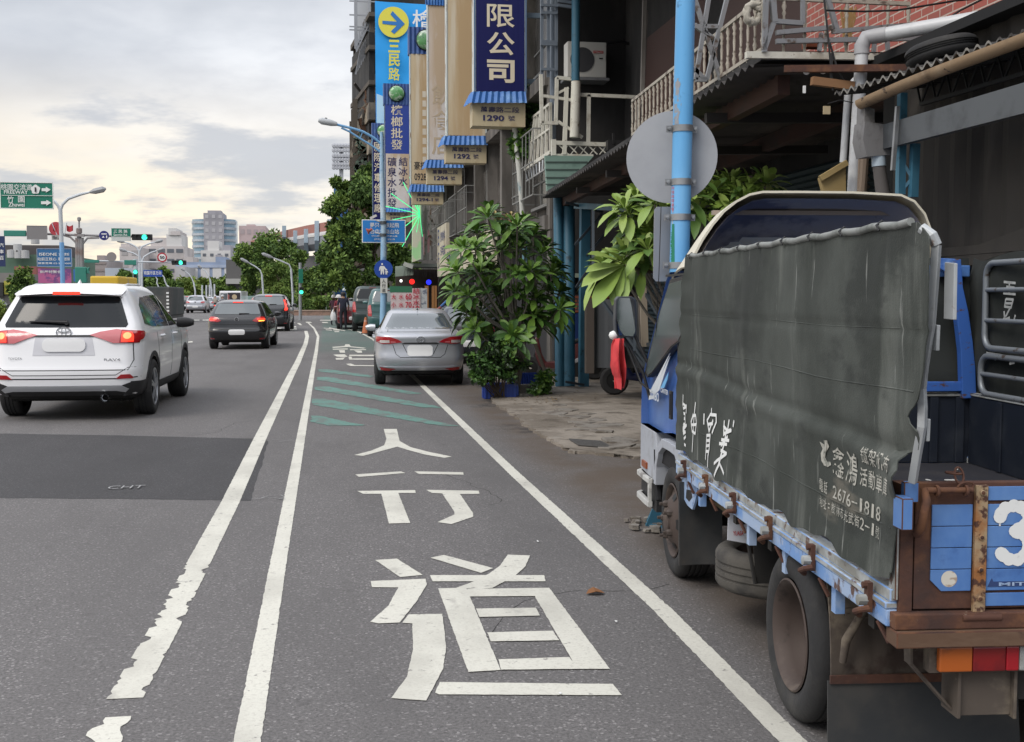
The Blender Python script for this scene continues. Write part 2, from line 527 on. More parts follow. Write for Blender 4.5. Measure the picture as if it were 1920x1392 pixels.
for s in ([(200, 860), (555, 930), (540, 940), (190, 880)], [(75, 870), (240, 882), (230, 895), (90, 882)], [(120, 905), (260, 915), (260, 930), (130, 920)],
          [(290, 905), (430, 915), (430, 930), (290, 925)], [(310, 945), (420, 945), (415, 962), (320, 962)]):
 paint(mb, Z3(s))
struct('walkway_lettering', mb, PAINT)
_zz[0] = 0.004
mb = MB()
for s in ([(584, 779), (599, 780), (686, 798), (615, 798), (583, 791)], [(586, 748), (610, 748), (862, 799), (823, 798), (586, 759)],
          [(590, 726), (610, 724), (812, 760), (828, 765), (791, 764), (590, 731)], [(594, 707), (618, 707), (791, 738), (770, 739), (594, 712.6)],
          [(597, 693), (618, 693), (702, 705), (694, 708), (597, 697)]):
 paint(mb, s, 0.02, 0.1)
struct('teal_stripes', mb, TEAL)
def strip(mb, pts, wid, z, rag=0.002, step=0.03, skip=()):
 """a painted line along ground points, both edges ragged"""
 L_, R_ = [], []
 for i in range(len(pts) - 1):
  p, q = pts[i], pts[i + 1]
  d = (q - p).normalized(); n_ = V((d.y, -d.x, 0))
  n = max(1, min(400, int((q - p).length / step)))
  w0, w1 = wid if isinstance(wid, tuple) else (wid, wid)
  for k in range(n + (i == len(pts) - 2)):
   a = p.lerp(q, k / n); w = w0 / 2
   g = rag
   far = a.y < 7.0 and w0 > 0.12
   def e(sd):
    x = abs(random.gauss(0, g))
    if far: x += (.022 if noise.noise(V((a.y * 7, sd, 1.0))) > .24 else 0) + (.012 if noise.noise(V((a.y * 23, sd, 4.0))) > .28 else 0)
    return x
   L_.append(a - n_ * (w - e(3.3))); R_.append(a + n_ * (w - e(8.1)))
 for v in L_ + R_: v.z = z
 for i in range(len(L_) - 1): mb.face([L_[i], R_[i], R_[i + 1], L_[i + 1]])
def gp(pts, z=0.0): return [G(x, y, z) for x, y in pts]
mb = MB()
strip(mb, gp([(233.5, 1311), (301, 1192), (360, 1080), (431, 944), (488, 822), (547.5, 700), (558, 680), (573, 645), (576, 631), (573.5, 621)]), 0.145, 0.0032)
strip(mb, gp([(180, 1420), (201, 1372), (214, 1346)]), 0.14, 0.0032, 0.01)
struct('lane_line', mb, PAINT)
mb = MB()
strip(mb, gp([(455, 1440), (463.5, 1392), (523, 1050), (552, 890), (585.5, 700), (593, 659), (596.5, 631), (589, 616), (577, 605)]), 0.10, 0.003)
struct('inner_line', mb, PAINT)
mb = MB()
strip(mb, gp([(1535, 1440), (1487, 1392), (1240, 1142), (965, 889), (775, 707), (700, 637), (672, 622), (650, 617)]), 0.105, 0.0028, 0.003)
struct('edge_line', mb, PAINT)
mb = MB()
_zz[0] = 0.006
for s in ([(540, 604), (551, 604), (554, 606), (541, 606)], [(557, 606), (562, 606), (567, 610), (562, 610)], [(573, 603.8), (583, 603.8), (585, 605.6), (574, 605.6)],
          [(603, 604), (613, 604), (616, 606), (605, 606)], [(541, 612), (555, 612), (556, 614), (540, 614)], [(541, 616), (556, 616), (557, 619), (540, 619)],
          [(513, 615), (528, 615), (527, 618), (512, 618)], [(354, 600), (374, 599.6), (374, 601.5), (355, 602)], [(380, 599.6), (391, 599.6), (391, 601.5), (380, 601.5)],
          [(351, 641), (360, 640), (362, 642), (352, 643)], [(-90, 640), (-20, 640), (-30, 645), (-110, 645)], [(420, 596), (470, 596), (470, 598), (420, 598)],
          [(600, 600), (660, 600), (662, 601.6), (600, 601.6)], [(430, 604), (470, 604), (470, 606), (428, 606)]):
 paint(mb, s, 0.02, 0.3)
struct('crossing_marks', mb, PAINT)
CHALK = mat('chalk_white', (0.30, 0.30, 0.30), 0.9, var=[((0.10, 0.10, 0.10), 40, 0.5, 0.6, (1, 1, 1), 0.7)])
mb = MB()
write(mb, 'CHT', G(237, 914, 0.009), (1, 0, 0), (0, 1, 0), 0.29, 0.15, bold=-0.004)
for s in ([(510, 826), (552, 828)], [(522, 830), (536, 828), (548, 826)], [(470, 938), (512, 935), (536, 938)], [(490, 936), (505, 931), (526, 930), (533, 934), (522, 938)]):
 strip(mb, gp(s), 0.012, 0.009, 0.002, 0.1)
struct('chalk_marks', mb, CHALK)
rc = random.Random(21)
mb = MB()
for (x, y, a, n) in ((-4.5, 9.0, 1.2, 30), (.7, 5.2, 1.5, 14), (1.2, 8.6, .9, 16), (-1.6, 13.5, .1, 26), (-6, 20, 1.4, 40), (.9, 14.5, .2, 14)):
 pts = [V((x, y, 0))]
 for _ in range(n): a += rc.uniform(-.55, .55); pts.append(pts[-1] + V((math.cos(a), math.sin(a), 0)) * rc.uniform(.06, .16))
 strip(mb, pts, .009, .0012, .002, .05)
struct('road_crack', mb, mat('crack_dark', (0.035, 0.033, 0.032), .95))
# ------------------------------------------------------------------ broken concrete forecourt on the right
CONC = mat('old_concrete', (0.27, 0.235, 0.195), 0.9, var=[((0.15, 0.125, 0.098), 0.9, 0.42, 0.62), ((0.075, 0.058, 0.042), 2.2, 0.52, 0.66, (1, 1, 1), 0.8), ((0.26, 0.245, 0.22), 4, 0.60, 0.72, (1, 1, 1), 0.7), ((0.05, 0.045, 0.04), 14, 0.62, 0.7, (1, 1, 1), 0.7)], bump=(9, 0.03))
mb = MB()
edge = [(905, 735), (930, 756), (962, 777), (985, 796), (1012, 812), (1038, 826), (1058, 838), (1075, 846), (1130, 850), (1195, 856), (1260, 862)]
w = []
for i in range(len(edge) - 1):
 for k in range(8):
  p = G(lerp(edge[i][0], edge[i + 1][0], k / 8), lerp(edge[i][1], edge[i + 1][1], k / 8), 0.03)
  w.append(p + V((jit(0.04), jit(0.05), 0)))
w += [V((4.3, 10.6, 0.03)), V((4.8, 8.0, 0.03)), V((5.0, -4, 0.03)), V((16, -4, 0.03)), V((16, 44, 0.03)), V((4.2, 44, 0.03)), V((3.4, 26, 0.03))]
mb.prism(w, (0, 0, -0.05))
struct('pavement', mb, CONC)
# heaved slabs and loose pieces along the broken edge
SLAB = mat('broken_concrete', (0.21, 0.19, 0.165), 0.9, var=[((0.12, 0.10, 0.08), 5, 0.45, 0.62), ((0.07, 0.06, 0.05), 16, 0.58, 0.68, (1, 1, 1), 0.8)], bump=(22, 0.012))
rs = random.Random(11)
slabs = [(1075, 782, 0.5, 0.35), (1090, 792, 0.45, 0.4), (1060, 770, 0.4, 0.3), (1100, 800, 0.5, 0.35), (1120, 788, 0.35, 0.3), (1050, 760, 0.3, 0.3), (1140, 798, 0.4, 0.3),
         (1088, 806, 0.4, 0.25), (1040, 775, 0.5, 0.5), (1130, 810, 0.35, 0.25), (1165, 828, 0.5, 0.4), (1150, 838, 0.5, 0.35), (1100, 776, 0.3, 0.25), (1180, 838, 0.5, 0.35)]
SL = []
for i, (px, py, a, b) in enumerate(slabs):
 c = G(px, py, 0.03); n = rs.randint(5, 8); mb = MB()
 ps = []
 for k in range(n):
  t = 2 * math.pi * k / n + rs.uniform(-.3, .3); r = rs.uniform(.32, .55)
  ps.append(V((math.cos(t) * a * r, math.sin(t) * b * r * 1.3, 0)))
 mb.prism(ps, (0, 0, 0.018 + rs.uniform(0, 0.014)))
 tx, ty = rs.uniform(-.06, .06), rs.uniform(-.06, .06)
 Mx = Matrix.Translation(c + V((0, 0, -0.012))) @ Matrix.Rotation(tx, 4, 'X') @ Matrix.Rotation(ty, 4, 'Y')
 mb.v = [Mx @ p for p in mb.v]
 o = mb.build('concrete_slab', SLAB, bevel=0.008)
 tag(o, 'cracked grey slab lying among the broken concrete of the forecourt edge', 'slab', 'broken slabs at the forecourt edge')
# drain grate
mb = MB()
c = G(1100, 832, 0.036)
g0 = [G(1068, 825, 0.034), G(1126, 829, 0.034), G(1148, 841, 0.034), G(1086, 836, 0.034)]
mb.prism(g0, (0, 0, 0.004), 1)
for k in range(13):
 t = k / 12
 mb.bar(g0[0].lerp(g0[1], t) + V((0, 0, .008)), g0[3].lerp(g0[2], t) + V((0, 0, .008)), 0.018, 0.01)
for k in range(4):
 t = k / 3
 mb.bar(g0[0].lerp(g0[3], t) + V((0, 0, .009)), g0[1].lerp(g0[2], t) + V((0, 0, .009)), 0.02, 0.01)
tag(mb.build('drain_grate', [mat('grate_iron', (0.09, 0.085, 0.08), 0.7, 0.3), BLACK]), 'iron drain grate set in the cracked concrete edge beside the road', 'grate')
# a fallen leaf and litter
mb = MB()
c = G(1116, 1111, 0.012)
ps = [(-.05, 0), (-.03, .022), (0, .03), (.03, .02), (.055, 0), (.03, -.016), (0, -.022), (-.03, -.015)]
mb.v = []; n0 = len(ps)
for (x, y) in ps: mb.v.append(c + V((x, y * 1.6, 0.012 * abs(y) / .03 + .006 * math.cos(x * 60))))
mb.v.append(c + V((0, 0, 0.0)))
for k in range(n0): mb.f.append((k, (k + 1) % n0, n0)); mb.m.append(0)
tag(mb.build('fallen_leaf', mat('dry_leaf', (0.20, 0.085, 0.03), 0.8)), 'dry brown leaf lying on the asphalt just inside the edge line', 'leaf')
def litter(px, py, s):
 mb = MB(); c = G(px, py, 0.01)
 mb.prism([c + V((math.cos(t) * s * rs.uniform(.3, .6), math.sin(t) * s * rs.uniform(.6, 1.6), 0)) for t in (0.2, 1.3, 2.4, 3.5, 4.6, 5.5)], (0, 0, 0.002))
 o = mb.build('paper_scrap', mat('scrap_paper', (0.7, 0.7, 0.68), 0.8))
 tag(o, 'tiny white scrap of paper littering the asphalt near the edge line', 'litter', 'paper scraps on the road')
for p in ((1155, 1165, .014), (1008, 1015, .016), (1050, 1300, .012), (1192, 808, .02), (1213, 887, .015)): litter(*p)
# low brick planter wall where the road bends away, and grass behind it
mb = MB()
a, b = G(538, 592), G(640, 592.5)
mb.box((a.x, a.y, 0), (b.x + 6, a.y + 0.5, 0.36))
mb.box((a.x - .05, a.y - .05, 0.36), (b.x + 6, a.y + 0.55, 0.44), 1)
tag(mb.build('planter_wall', [mat('pink_brick', (0.34, 0.22, 0.17), 0.9, var=[((0.24, 0.17, 0.13), 3, 0.45, 0.6)]), mat('brick_coping', (0.38, 0.28, 0.22), 0.9)]), 'low pinkish brick planter wall where the road bends left', 'wall')
# ------------------------------------------------------------------ the blue flatbed truck
T_A = R(5.3)
T_P = G(1478, 1345)
tU = V((math.sin(T_A), math.cos(T_A), 0)); tV = V((math.cos(T_A), -math.sin(T_A), 0))
def tl(p): d = V((p.x, p.y, 0)) - V((T_P.x, T_P.y, 0)); return V((d.dot(tV), d.dot(tU), p.z))
def TS(px, py, v=0.0): return tl(PLN(px, py, T_P + tV * v, tV))       # a point of the truck's side plane, truck coordinates (right, forward, up)
def TB(px, py, u=-1.0): return tl(PLN(px, py, T_P + tU * u, tU))      # a point of a plane across the truck
truck = thing('flatbed_truck', 'battered blue flatbed truck with torn olive canvas side parked at the kerb', 'truck', (T_P.x, T_P.y, 0), -T_A)
RUSTC = (0.085, 0.032, 0.018)
T_BLUE = mat('truck_blue_paint', (0.055, 0.155, 0.42), 0.5, var=[((0.14, 0.27, 0.52), 2.2, 0.42, 0.68, (1, 1, 0.6), 0.8), ((0.035, 0.09, 0.27), 6, 0.58, 0.70, (1, 1, 1), 0.6), ((0.30, 0.40, 0.55), 9, 0.66, 0.72, (1, 1, 1), 0.5)], bump=(40, 0.0006))
T_PALE = mat('faded_blue_paint', (0.33, 0.43, 0.60), 0.55, var=[((0.16, 0.30, 0.58), 4, 0.45, 0.6), ((0.10, 0.05, 0.035), 11, 0.56, 0.64), ((0.5, 0.5, 0.5), 20, 0.62, 0.7, (1, 1, 1), 0.6)], bump=(60, 0.001))
T_LIP = mat('dirty_rail_lip', (0.40, 0.42, 0.42), 0.6, var=[((0.22, 0.22, 0.20), 6, 0.4, 0.6), ((0.11, 0.055, 0.035), 13, 0.57, 0.66)], bump=(50, 0.001))
T_RUST = mat('rusty_steel', (0.080, 0.034, 0.022), 0.85, var=[((0.15, 0.065, 0.03), 7, 0.48, 0.66), ((0.045, 0.024, 0.02), 3, 0.5, 0.65), ((0.30, 0.24, 0.18), 30, 0.68, 0.74, (1, 1, 1), 0.7)], bump=(45, 0.002))
T_STRAP = mat('flaking_rust', (0.34, 0.25, 0.15), 0.8, var=[((0.28, 0.115, 0.035), 6, 0.42, 0.58), ((0.07, 0.03, 0.02), 28, 0.50, 0.60), ((0.09, 0.035, 0.02), 3.5, 0.55, 0.62)], bump=(60, 0.002))
T_BEAM = mat('rusty_brown_beam', (0.105, 0.058, 0.034), 0.8, var=[((0.16, 0.10, 0.065), 5, 0.5, 0.7, (0.3, 1, 1)), ((0.06, 0.03, 0.02), 9, 0.55, 0.7)], bump=(40, 0.001))
T_NAVY = mat('dark_navy_panel', (0.010, 0.014, 0.024), 0.5, var=[((0.03, 0.035, 0.045), 3, 0.5, 0.75), ((0.10, 0.12, 0.15), 40, 0.70, 0.74, (1, 1, 0.3), 0.6)])
T_MUD = mat('muddy_sheet', (0.085, 0.068, 0.055), 0.9, var=[((0.17, 0.14, 0.105), 2.5, 0.50, 0.60), ((0.045, 0.03, 0.024), 5, 0.55, 0.68), ((0.22, 0.19, 0.15), 18, 0.66, 0.74, (1, 1, 1), 0.7)], bump=(25, 0.002))
T_FLAP = mat('rubber_flap', (0.030, 0.033, 0.036), 0.75, var=[((0.055, 0.053, 0.05), 3, 0.45, 0.7), ((0.09, 0.075, 0.06), 6, 0.62, 0.74, (1, 1, 1), 0.6)])
T_GREY = mat('cab_grey_plastic', (0.38, 0.40, 0.44), 0.6, var=[((0.24, 0.24, 0.25), 4, 0.5, 0.7)])
T_CREAM = mat('cream_fibreglass', (0.62, 0.58, 0.47), 0.5, var=[((0.42, 0.38, 0.30), 3, 0.52, 0.7)])
T_INNER = mat('shaded_visor_inside', (0.34, 0.30, 0.27), 0.95, spec=.05, var=[((0.42, 0.35, 0.28), 3, 0.56, 0.70), ((0.17, 0.155, 0.17), 2, 0.5, 0.62), ((0.20, 0.18, 0.16), 7, 0.66, 0.72)])  # the cream shell's inner shade put into the colour, with brownish dirt
T_TUBE = mat('grey_frame_tube', (0.23, 0.25, 0.27), 0.45, 0.4, var=[((0.10, 0.075, 0.06), 14, 0.60, 0.68)])
CANV = mat('olive_canvas', (0.034, 0.040, 0.034), 0.85, var=[((0.066, 0.074, 0.066), 1.6, 0.44, 0.66, (1, 1, 0.7)), ((0.125, 0.134, 0.12), 4, 0.54, 0.70, (1, 1, 0.16), 0.75), ((0.021, 0.025, 0.022), 2.4, 0.54, 0.64, (1, 0.5, 1), 0.8), ((0.27, 0.28, 0.26), 16, 0.63, 0.70, (1, 1.6, 0.14), 0.7), ((0.14, 0.13, 0.105), 2.0, 0.62, 0.70, (1, 0.5, 1.6), 0.8)], bump=(150, 0.0012))
CANV_D = mat('dark_canvas', (0.020, 0.023, 0.021), 0.9, var=[((0.045, 0.05, 0.045), 3, 0.48, 0.72, (1, 1, 0.4))], bump=(6, 0.006))
SPRAY = mat('white_spray_paint', (0.72, 0.73, 0.72), 0.8, var=[((0.35, 0.36, 0.36), 22, 0.60, 0.75, (1, 1, 1), 0.6)])
HUB = mat('brown_wheel_steel', (0.075, 0.055, 0.047), 0.7, 0.2, var=[((0.13, 0.10, 0.08), 5, 0.5, 0.7), ((0.04, 0.03, 0.026), 9, 0.55, 0.7)])
NUT = mat('wheel_nut', (0.10, 0.08, 0.07), 0.5, 0.5)
AMBER = mat('amber_lens', (0.40, 0.095, 0.014), 0.35, coat=0.2, var=[((0.22, 0.06, 0.015), 9, .5, .7)])
REDL = mat('red_lens', (0.15, 0.008, 0.012), 0.3, coat=0.4, var=[((0.22, 0.01, 0.012), 8, 0.45, 0.6)])
REDB = mat('bright_red_lens', (0.33, 0.010, 0.018), 0.3, coat=0.4)
EACH = ('wheel_nut', 'rim_hole', 'hem_rope', 'rail_bracket', 'reflector', 'mirror_arm')
def T(mb, name, mats, parent=truck, **k):
 if name in EACH: return build_each(mb, name, mats, parent, local=True, **k)
 return mb.build(name, mats, parent, local=True, **k)
W_T = 1.50
# chassis
mb = MB()
for v in (0.38, 1.05): mb.box((v, -0.95, 0.40), (v + 0.07, 3.0, 0.56))
for u in (-0.9, -0.4, 0.4, 1.2, 2.0): mb.box((0.45, u, 0.44), (1.05, u + 0.06, 0.54))
for u in (-0.75, -0.1, 0.35, 0.9, 1.5): mb.box((0.03, u, 0.56), (1.47, u + 0.05, 0.655))
mb.tube([(0.2, 0, 0.32), (1.3, 0, 0.32)], 0.05); mb.lathe([(0.0, -.14), (.13, -.08), (.15, 0), (.13, .08), (0, .14)], Matrix.Translation((0.75, 0, 0.33)), 14)
mb.tube([(0.15, 2.24, 0.32), (1.35, 2.24, 0.32)], 0.04)
T(mb, 'chassis', mat('chassis_black', (0.02, 0.018, 0.016), 0.85))
# bed floor with chips of debris
mb = MB()
mb.box((0.03, -0.955, 0.655), (W_T - .03, 1.66, 0.72))
T(mb, 'bed_floor', mat('bed_floor_steel', (0.030, 0.030, 0.036), 0.55, var=[((0.06, 0.055, 0.055), 2.5, 0.45, 0.7), ((0.14, 0.13, 0.13), 10, 0.66, 0.72, (2.5, 0.4, 1), 0.8)]))
# side rails and their rope hooks
for v0, sgn in ((0.0, -1), (W_T, 1)):
 mb = MB()
 a, b = (v0 - 0.03, v0 + 0.03)
 mb.box((a, -0.99, 0.640), (b, 1.93, 0.690), 0)
 x = v0 + sgn * 0.034
 mb.box((min(x, v0 - sgn * .02), -0.99, 0.692), (max(x, v0 - sgn * .02), 1.93, 0.712), 1)
 mb.box((min(v0 + sgn * .02, v0 - sgn * .03), -0.99, 0.712), (max(v0 + sgn * .02, v0 - sgn * .03), 1.93, 0.750), 1)
 T(mb, 'side_rail', [T_PALE, T_LIP], bevel=0.004)
for (px, py) in ((1287, 880), (1328, 910), (1380, 940), (1448, 985), (1528, 1038), (1635, 1100)):
 c = TS(px, py, -0.03); mb = MB()
 u = c.y
 mb.box((-0.048, u - 0.016, 0.655), (-0.033, u + 0.016, 0.745), 0)
 mb.tube([(-0.05, u - .03, .672), (-0.075, u - .028, .668), (-0.08, u, .655), (-0.06, u + 0.015, .64)], 0.010, 8, 0)
 mb.lathe([(0, -.016), (.017, -.014), (.017, .014), (0, .016)], Matrix.Translation((-.06, u, .690)) @ Matrix.Rotation(R(90), 4, 'Y'), 8, 1)
 mb.lathe([(0, -.012), (.011, -.01), (.011, .01), (0, .012)], Matrix.Translation((-.05, u, .735)) @ Matrix.Rotation(R(90), 4, 'Y'), 8, 0)
 mb.bar((-0.03, u - 0.05, .64), (-0.01, u - .09, .585), 0.012, 0.008, 0)
 T(mb, 'rope_hook', [T_RUST, T_LIP], smooth=40)
mb = MB()
for u in (1.45, 0.55, 0.05, -0.5): mb.box((-0.012, u - .02, 0.545), (0.02, u + .02, 0.642))
T(mb, 'rail_bracket', T_PALE)
# headboard and far side board
mb = MB()
mb.box((0.02, 1.66, 0.722), (W_T - .02, 1.70, 1.075))
for v in (0.3, 0.62, 0.95, 1.28, 1.42): mb.box((v - .022, 1.642, 0.724), (v + .022, 1.659, 1.068))
mb.box((0.02, 1.645, 1.072), (W_T - .02, 1.71, 1.090), 1)
T(mb, 'headboard', [T_NAVY, T_LIP], bevel=0.003)
mb = MB()
mb.box((W_T - .035, -0.95, 0.722), (W_T, 1.64, 1.075))
for u in (1.3, 0.75, 0.2, -0.35): mb.box((W_T - .047, u - .02, 0.724), (W_T - .036, u + .02, 1.07))
mb.box((W_T - .04, -0.95, 1.077), (W_T + .005, 1.64, 1.092), 1)
T(mb, 'side_board', [T_NAVY, T_LIP], bevel=0.003)
mb = MB()
for k in range(26):
 u, v = random.uniform(-0.8, 1.6), random.uniform(0.2, 1.4)
 s = random.uniform(.006, .018)
 a = random.uniform(0, 6.28)
 M = Matrix.Translation((v, u, 0.724)) @ Matrix.Rotation(a, 4, 'Z')
 mb.cbox((0, 0, 0), (s * random.uniform(1, 5), s, 0.004), 0, M)
tag(T(mb, 'paint_flakes', WHITE), kind='stuff')
# blue corner post and cross bar ahead of the bed
mb = MB()
poly = [TB(x, y, 1.62) for x, y in [(1805, 748), (1831, 746), (1829, 690), (1824, 640), (1816, 585), (1806, 540), (1802, 486), (1758, 484), (1757, 500), (1776, 512), (1789, 540), (1795, 600), (1802, 660)]]
mb.prism(poly, (0, 0.05, 0))
p, q = TB(1660, 724, 1.63), TB(1806, 724, 1.63)
mb.box((0.05, p.y, q.z - .028), (q.x, p.y + .04, q.z + .022))
T(mb, 'corner_post', mat('scuffed_blue_post', (0.035, 0.115, 0.40), 0.5, var=[((0.09, 0.045, 0.03), 13, 0.56, 0.63, (1, 1, 2)), ((0.15, 0.28, 0.58), 6, 0.55, 0.7)]), bevel=0.004)
# canvas at the front of the bed and on the far side
mb = MB()
def fcan(i, j):
 v, z = lerp(0.03, W_T, i), lerp(1.09, 1.80, j)
 return (v, 1.73 + 0.02 * math.sin(v * 9 + z * 4) + 0.015 * math.sin(z * 15), z)
mb.grid(fcan, 24, 12)
def rcan(i, j):
 u, z = lerp(1.76, -1.0, i), lerp(1.095, 1.80 - 0.02 * math.sin(i * 26), j)
 return (W_T + 0.012 + 0.02 * math.sin(u * 8 + z * 3) + 0.01 * math.sin(z * 17 + u), u, z)
mb.grid(rcan, 40, 12)
T(mb, 'canvas_lining', CANV_D, smooth=60, solid=0.004)
# grey tube frames on the far side
def rrect(u0, u1, z0, z1, r=0.07, v=W_T - .03):
 out = []
 for cu, cz, a0 in ((u0 - r, z1 - r, 90), (u1 + r, z1 - r, 180), (u1 + r, z0 + r, 270), (u0 - r, z0 + r, 0)):
  pass
 cs = [(u0 - r, z1 - r, 0), (u1 + r, z1 - r, 90), (u1 + r, z0 + r, 180), (u0 - r, z0 + r, 270)]
 for cu, cz, a0 in cs:
  for k in range(5):
   a = R(a0 + 22.5 * k); out.append((v, cu + r * math.cos(a), cz + r * math.sin(a)))
 out.append(out[0]); return out
fa = TS(1848, 497, W_T - .03); fb = TS(1838, 640, W_T - .03)
for (u0, u1, z0, z1, rungs) in ((1.50, -0.6, 1.335, 1.765, (1.475, 1.63)), (1.53, -0.6, 1.10, 1.295, (1.20,))):
 mb = MB()
 mb.tube(rrect(u0, u1, z0, z1), 0.016, 10)
 for z in rungs: mb.tube([(W_T - .03, u0, z), (W_T - .03, u1, z)], 0.012, 8)
 T(mb, 'tube_frame', T_TUBE, smooth=50)
mb = MB()
def stroke(mb, pts, r, fn, lift):
 """a hand-sprayed stroke: a flat ribbon along points of a surface"""
 P = [fn(x, y) for x, y in pts]
 Q = [P[0]]
 for a, b in zip(P, P[1:]):
  for k in range(1, 4): Q.append(a.lerp(b, k / 3))
 P = Q
 for i in range(len(P) - 1):
  a, b = P[i], P[i + 1]
  d = (b - a).normalized(); n = V(lift).normalized(); s = d.cross(n) * r
  e = d * (r * 0.6)
  mb.face([a - s - e + V(lift), a + s - e + V(lift), b + s + e + V(lift), b - s + e + V(lift)])
fR = lambda x, y: TS(x, y, W_T - 0.005)
for s in ([(1893, 529), (1914, 531)], [(1898, 538), (1912, 540)], [(1892, 550), (1914, 552)], [(1903, 530), (1902, 551)], [(1896, 562), (1894, 575), (1906, 577), (1910, 562), (1897, 561)], [(1897, 569), (1908, 569)], [(1904, 578), (1898, 590), (1891, 600)], [(1893, 585), (1894, 600), (1903, 596)], [(1914, 592), (1911, 602)], [(1872, 668), (1876, 674), (1884, 670)], [(1895, 668), (1897, 676)], [(1906, 672), (1904, 682), (1912, 680)], [(1860, 662), (1885, 666), (1915, 672)]):
 stroke(mb, s, 0.006, fR, (-0.028, 0, 0))
T(mb, 'chalk_writing', mat('chalk_grey', (0.42, 0.43, 0.42), 0.9))
# near canvas side: a hanging sheet with folds, frayed front edge, torn rear edge
rear = [(z, u - (.055 if z > 1.06 else .035)) for z, u in [(0.74, -0.955), (0.85, -0.985), (0.95, -1.01), (1.03, -1.01), (1.09, -1.045), (1.125, -1.06), (1.135, -1.0), (1.15, -0.985), (1.17, -1.04), (1.235, -1.06), (1.25, -1.02), (1.27, -1.03), (1.31, -1.09), (1.40, -1.12), (1.53, -1.14), (1.70, -1.155), (1.76, -1.15), (1.80, -1.08)]]
def edge_at(t, z):
 for i in range(len(t) - 1):
  if z <= t[i + 1][0]:
   k = (z - t[i][0]) / (t[i + 1][0] - t[i][0]); return lerp(t[i][1], t[i + 1][1], max(0, min(1, k)))
 return t[-1][1]
fe = [TS(x, y, -0.022) for x, y in ((1273, 838), (1270, 760), (1280, 650), (1284, 560), (1290, 482))]
def front_u(z): return edge_at([(p.z, p.y - .02) for p in fe], max(z, fe[0].z))
def sag(u, z):
 ur = edge_at(rear, z)
 q = noise.noise(V((u * 1.3, z * 2.2, 3.1))) * 0.022 + noise.noise(V((u * 4, z * 5, 7.7))) * 0.007
 q += 0.012 * math.exp(-((z - 1.185 - 0.03 * u) / 0.022) ** 2) - 0.010 * math.exp(-((z - 1.145 - 0.03 * u) / 0.03) ** 2)
 q += 0.006 * math.exp(-((z - 1.50) / 0.012) ** 2)
 q += 0.009 * noise.noise(V((u * 9 + z * 3, z * 1.6, 5.5))) * (0.4 + max(0, 1.35 - z)) + 0.006 * abs(noise.noise(V((u * 2.2 - z * 1.5, z * 3.2 + u, 9.5))))
 for k in range(9):
  w_ = lerp(1.6, -0.9, k / 8); q += 0.007 * math.exp(-((u - w_ - .02 * math.sin(z * 9 + k)) / 0.014) ** 2) * max(0, (z - 1.55) / .25)
 q -= 0.055 * math.exp(-((u - ur) / 0.07) ** 2 - ((z - 1.13) / 0.09) ** 2) * math.sin((z - 1.0) * 22)
 return q
def canv(i, j):
 z = lerp(0.765, 1.80, j)
 uf = front_u(z) + 0.018 * math.sin(z * 31) + 0.012 * math.sin(z * 57 + 1)
 ur = edge_at(rear, z)
 u = lerp(uf, ur, i)
 zz = z - 0.02 * (1 - j) * math.sin(u * 3.0) * 0.5 + (0.012 * (1 - i) if j > 0.98 else 0)
 if j < 0.02: zz += 0.012 * math.sin(u * 11) + 0.008 * math.sin(u * 23)
 q = sag(u, z) - 0.02 * max(0, 1 - i * 12) ** 2
 return (-0.022 + q, u, zz)
mb = MB(); mb.grid(canv, 110, 56)
canvas = T(mb, 'canvas_side', CANV, smooth=60, solid=0.004)
def TC(px, py): p = TS(px, py, -0.022); return p
def on_canvas(u, z): return V((-0.022 + sag(u, z) - 0.007, u, z))
mb = MB()
mb.tube([V((-0.026, lerp(front_u(1.8), -1.09, k / 30), 1.802 + 0.004 * math.sin(k * 1.9))) for k in range(31)], 0.012, 8)
hem = T(mb, 'canvas_hem', mat('pale_hem', (0.24, 0.25, 0.24), 0.8, var=[((0.12, 0.13, 0.12), 8, 0.45, 0.65)]), canvas, smooth=60)
mb = MB()
for k in range(9):
 u = lerp(1.6, -0.9, k / 8)
 mb.tube([(-0.04, u, 1.79), (-0.044, u + .012, 1.806), (-0.025, u + .02, 1.82), (-0.006, u + .022, 1.80)], 0.0035, 6)
T(mb, 'hem_rope', BLACK, canvas)
mb = MB()
for zz, am in ((1.505, .004), (1.33, .006), (.93, .005)):
 mb.tube([V((-0.022 + sag(u, zz) - .003, u, zz + am * math.sin(u * 4))) for u in [lerp(front_u(zz) - .02, edge_at(rear, zz) + .03, k / 40) for k in range(41)]], .0028, 5)
T(mb, 'canvas_seam', CANV, canvas, smooth=60)
mb = MB()
def fedge(i, j):
 z = lerp(0.78, 1.80, j)
 uf = front_u(z) + 0.018 * math.sin(z * 31) + 0.012 * math.sin(z * 57 + 1)
 return (-0.018 + 0.03 * i, uf + 0.012 + 0.03 * math.sin(i * 3.1), z)
mb.grid(fedge, 6, 60)
T(mb, 'canvas_edge_binding', BLACK, canvas, smooth=60, solid=0.003)
mb = MB()
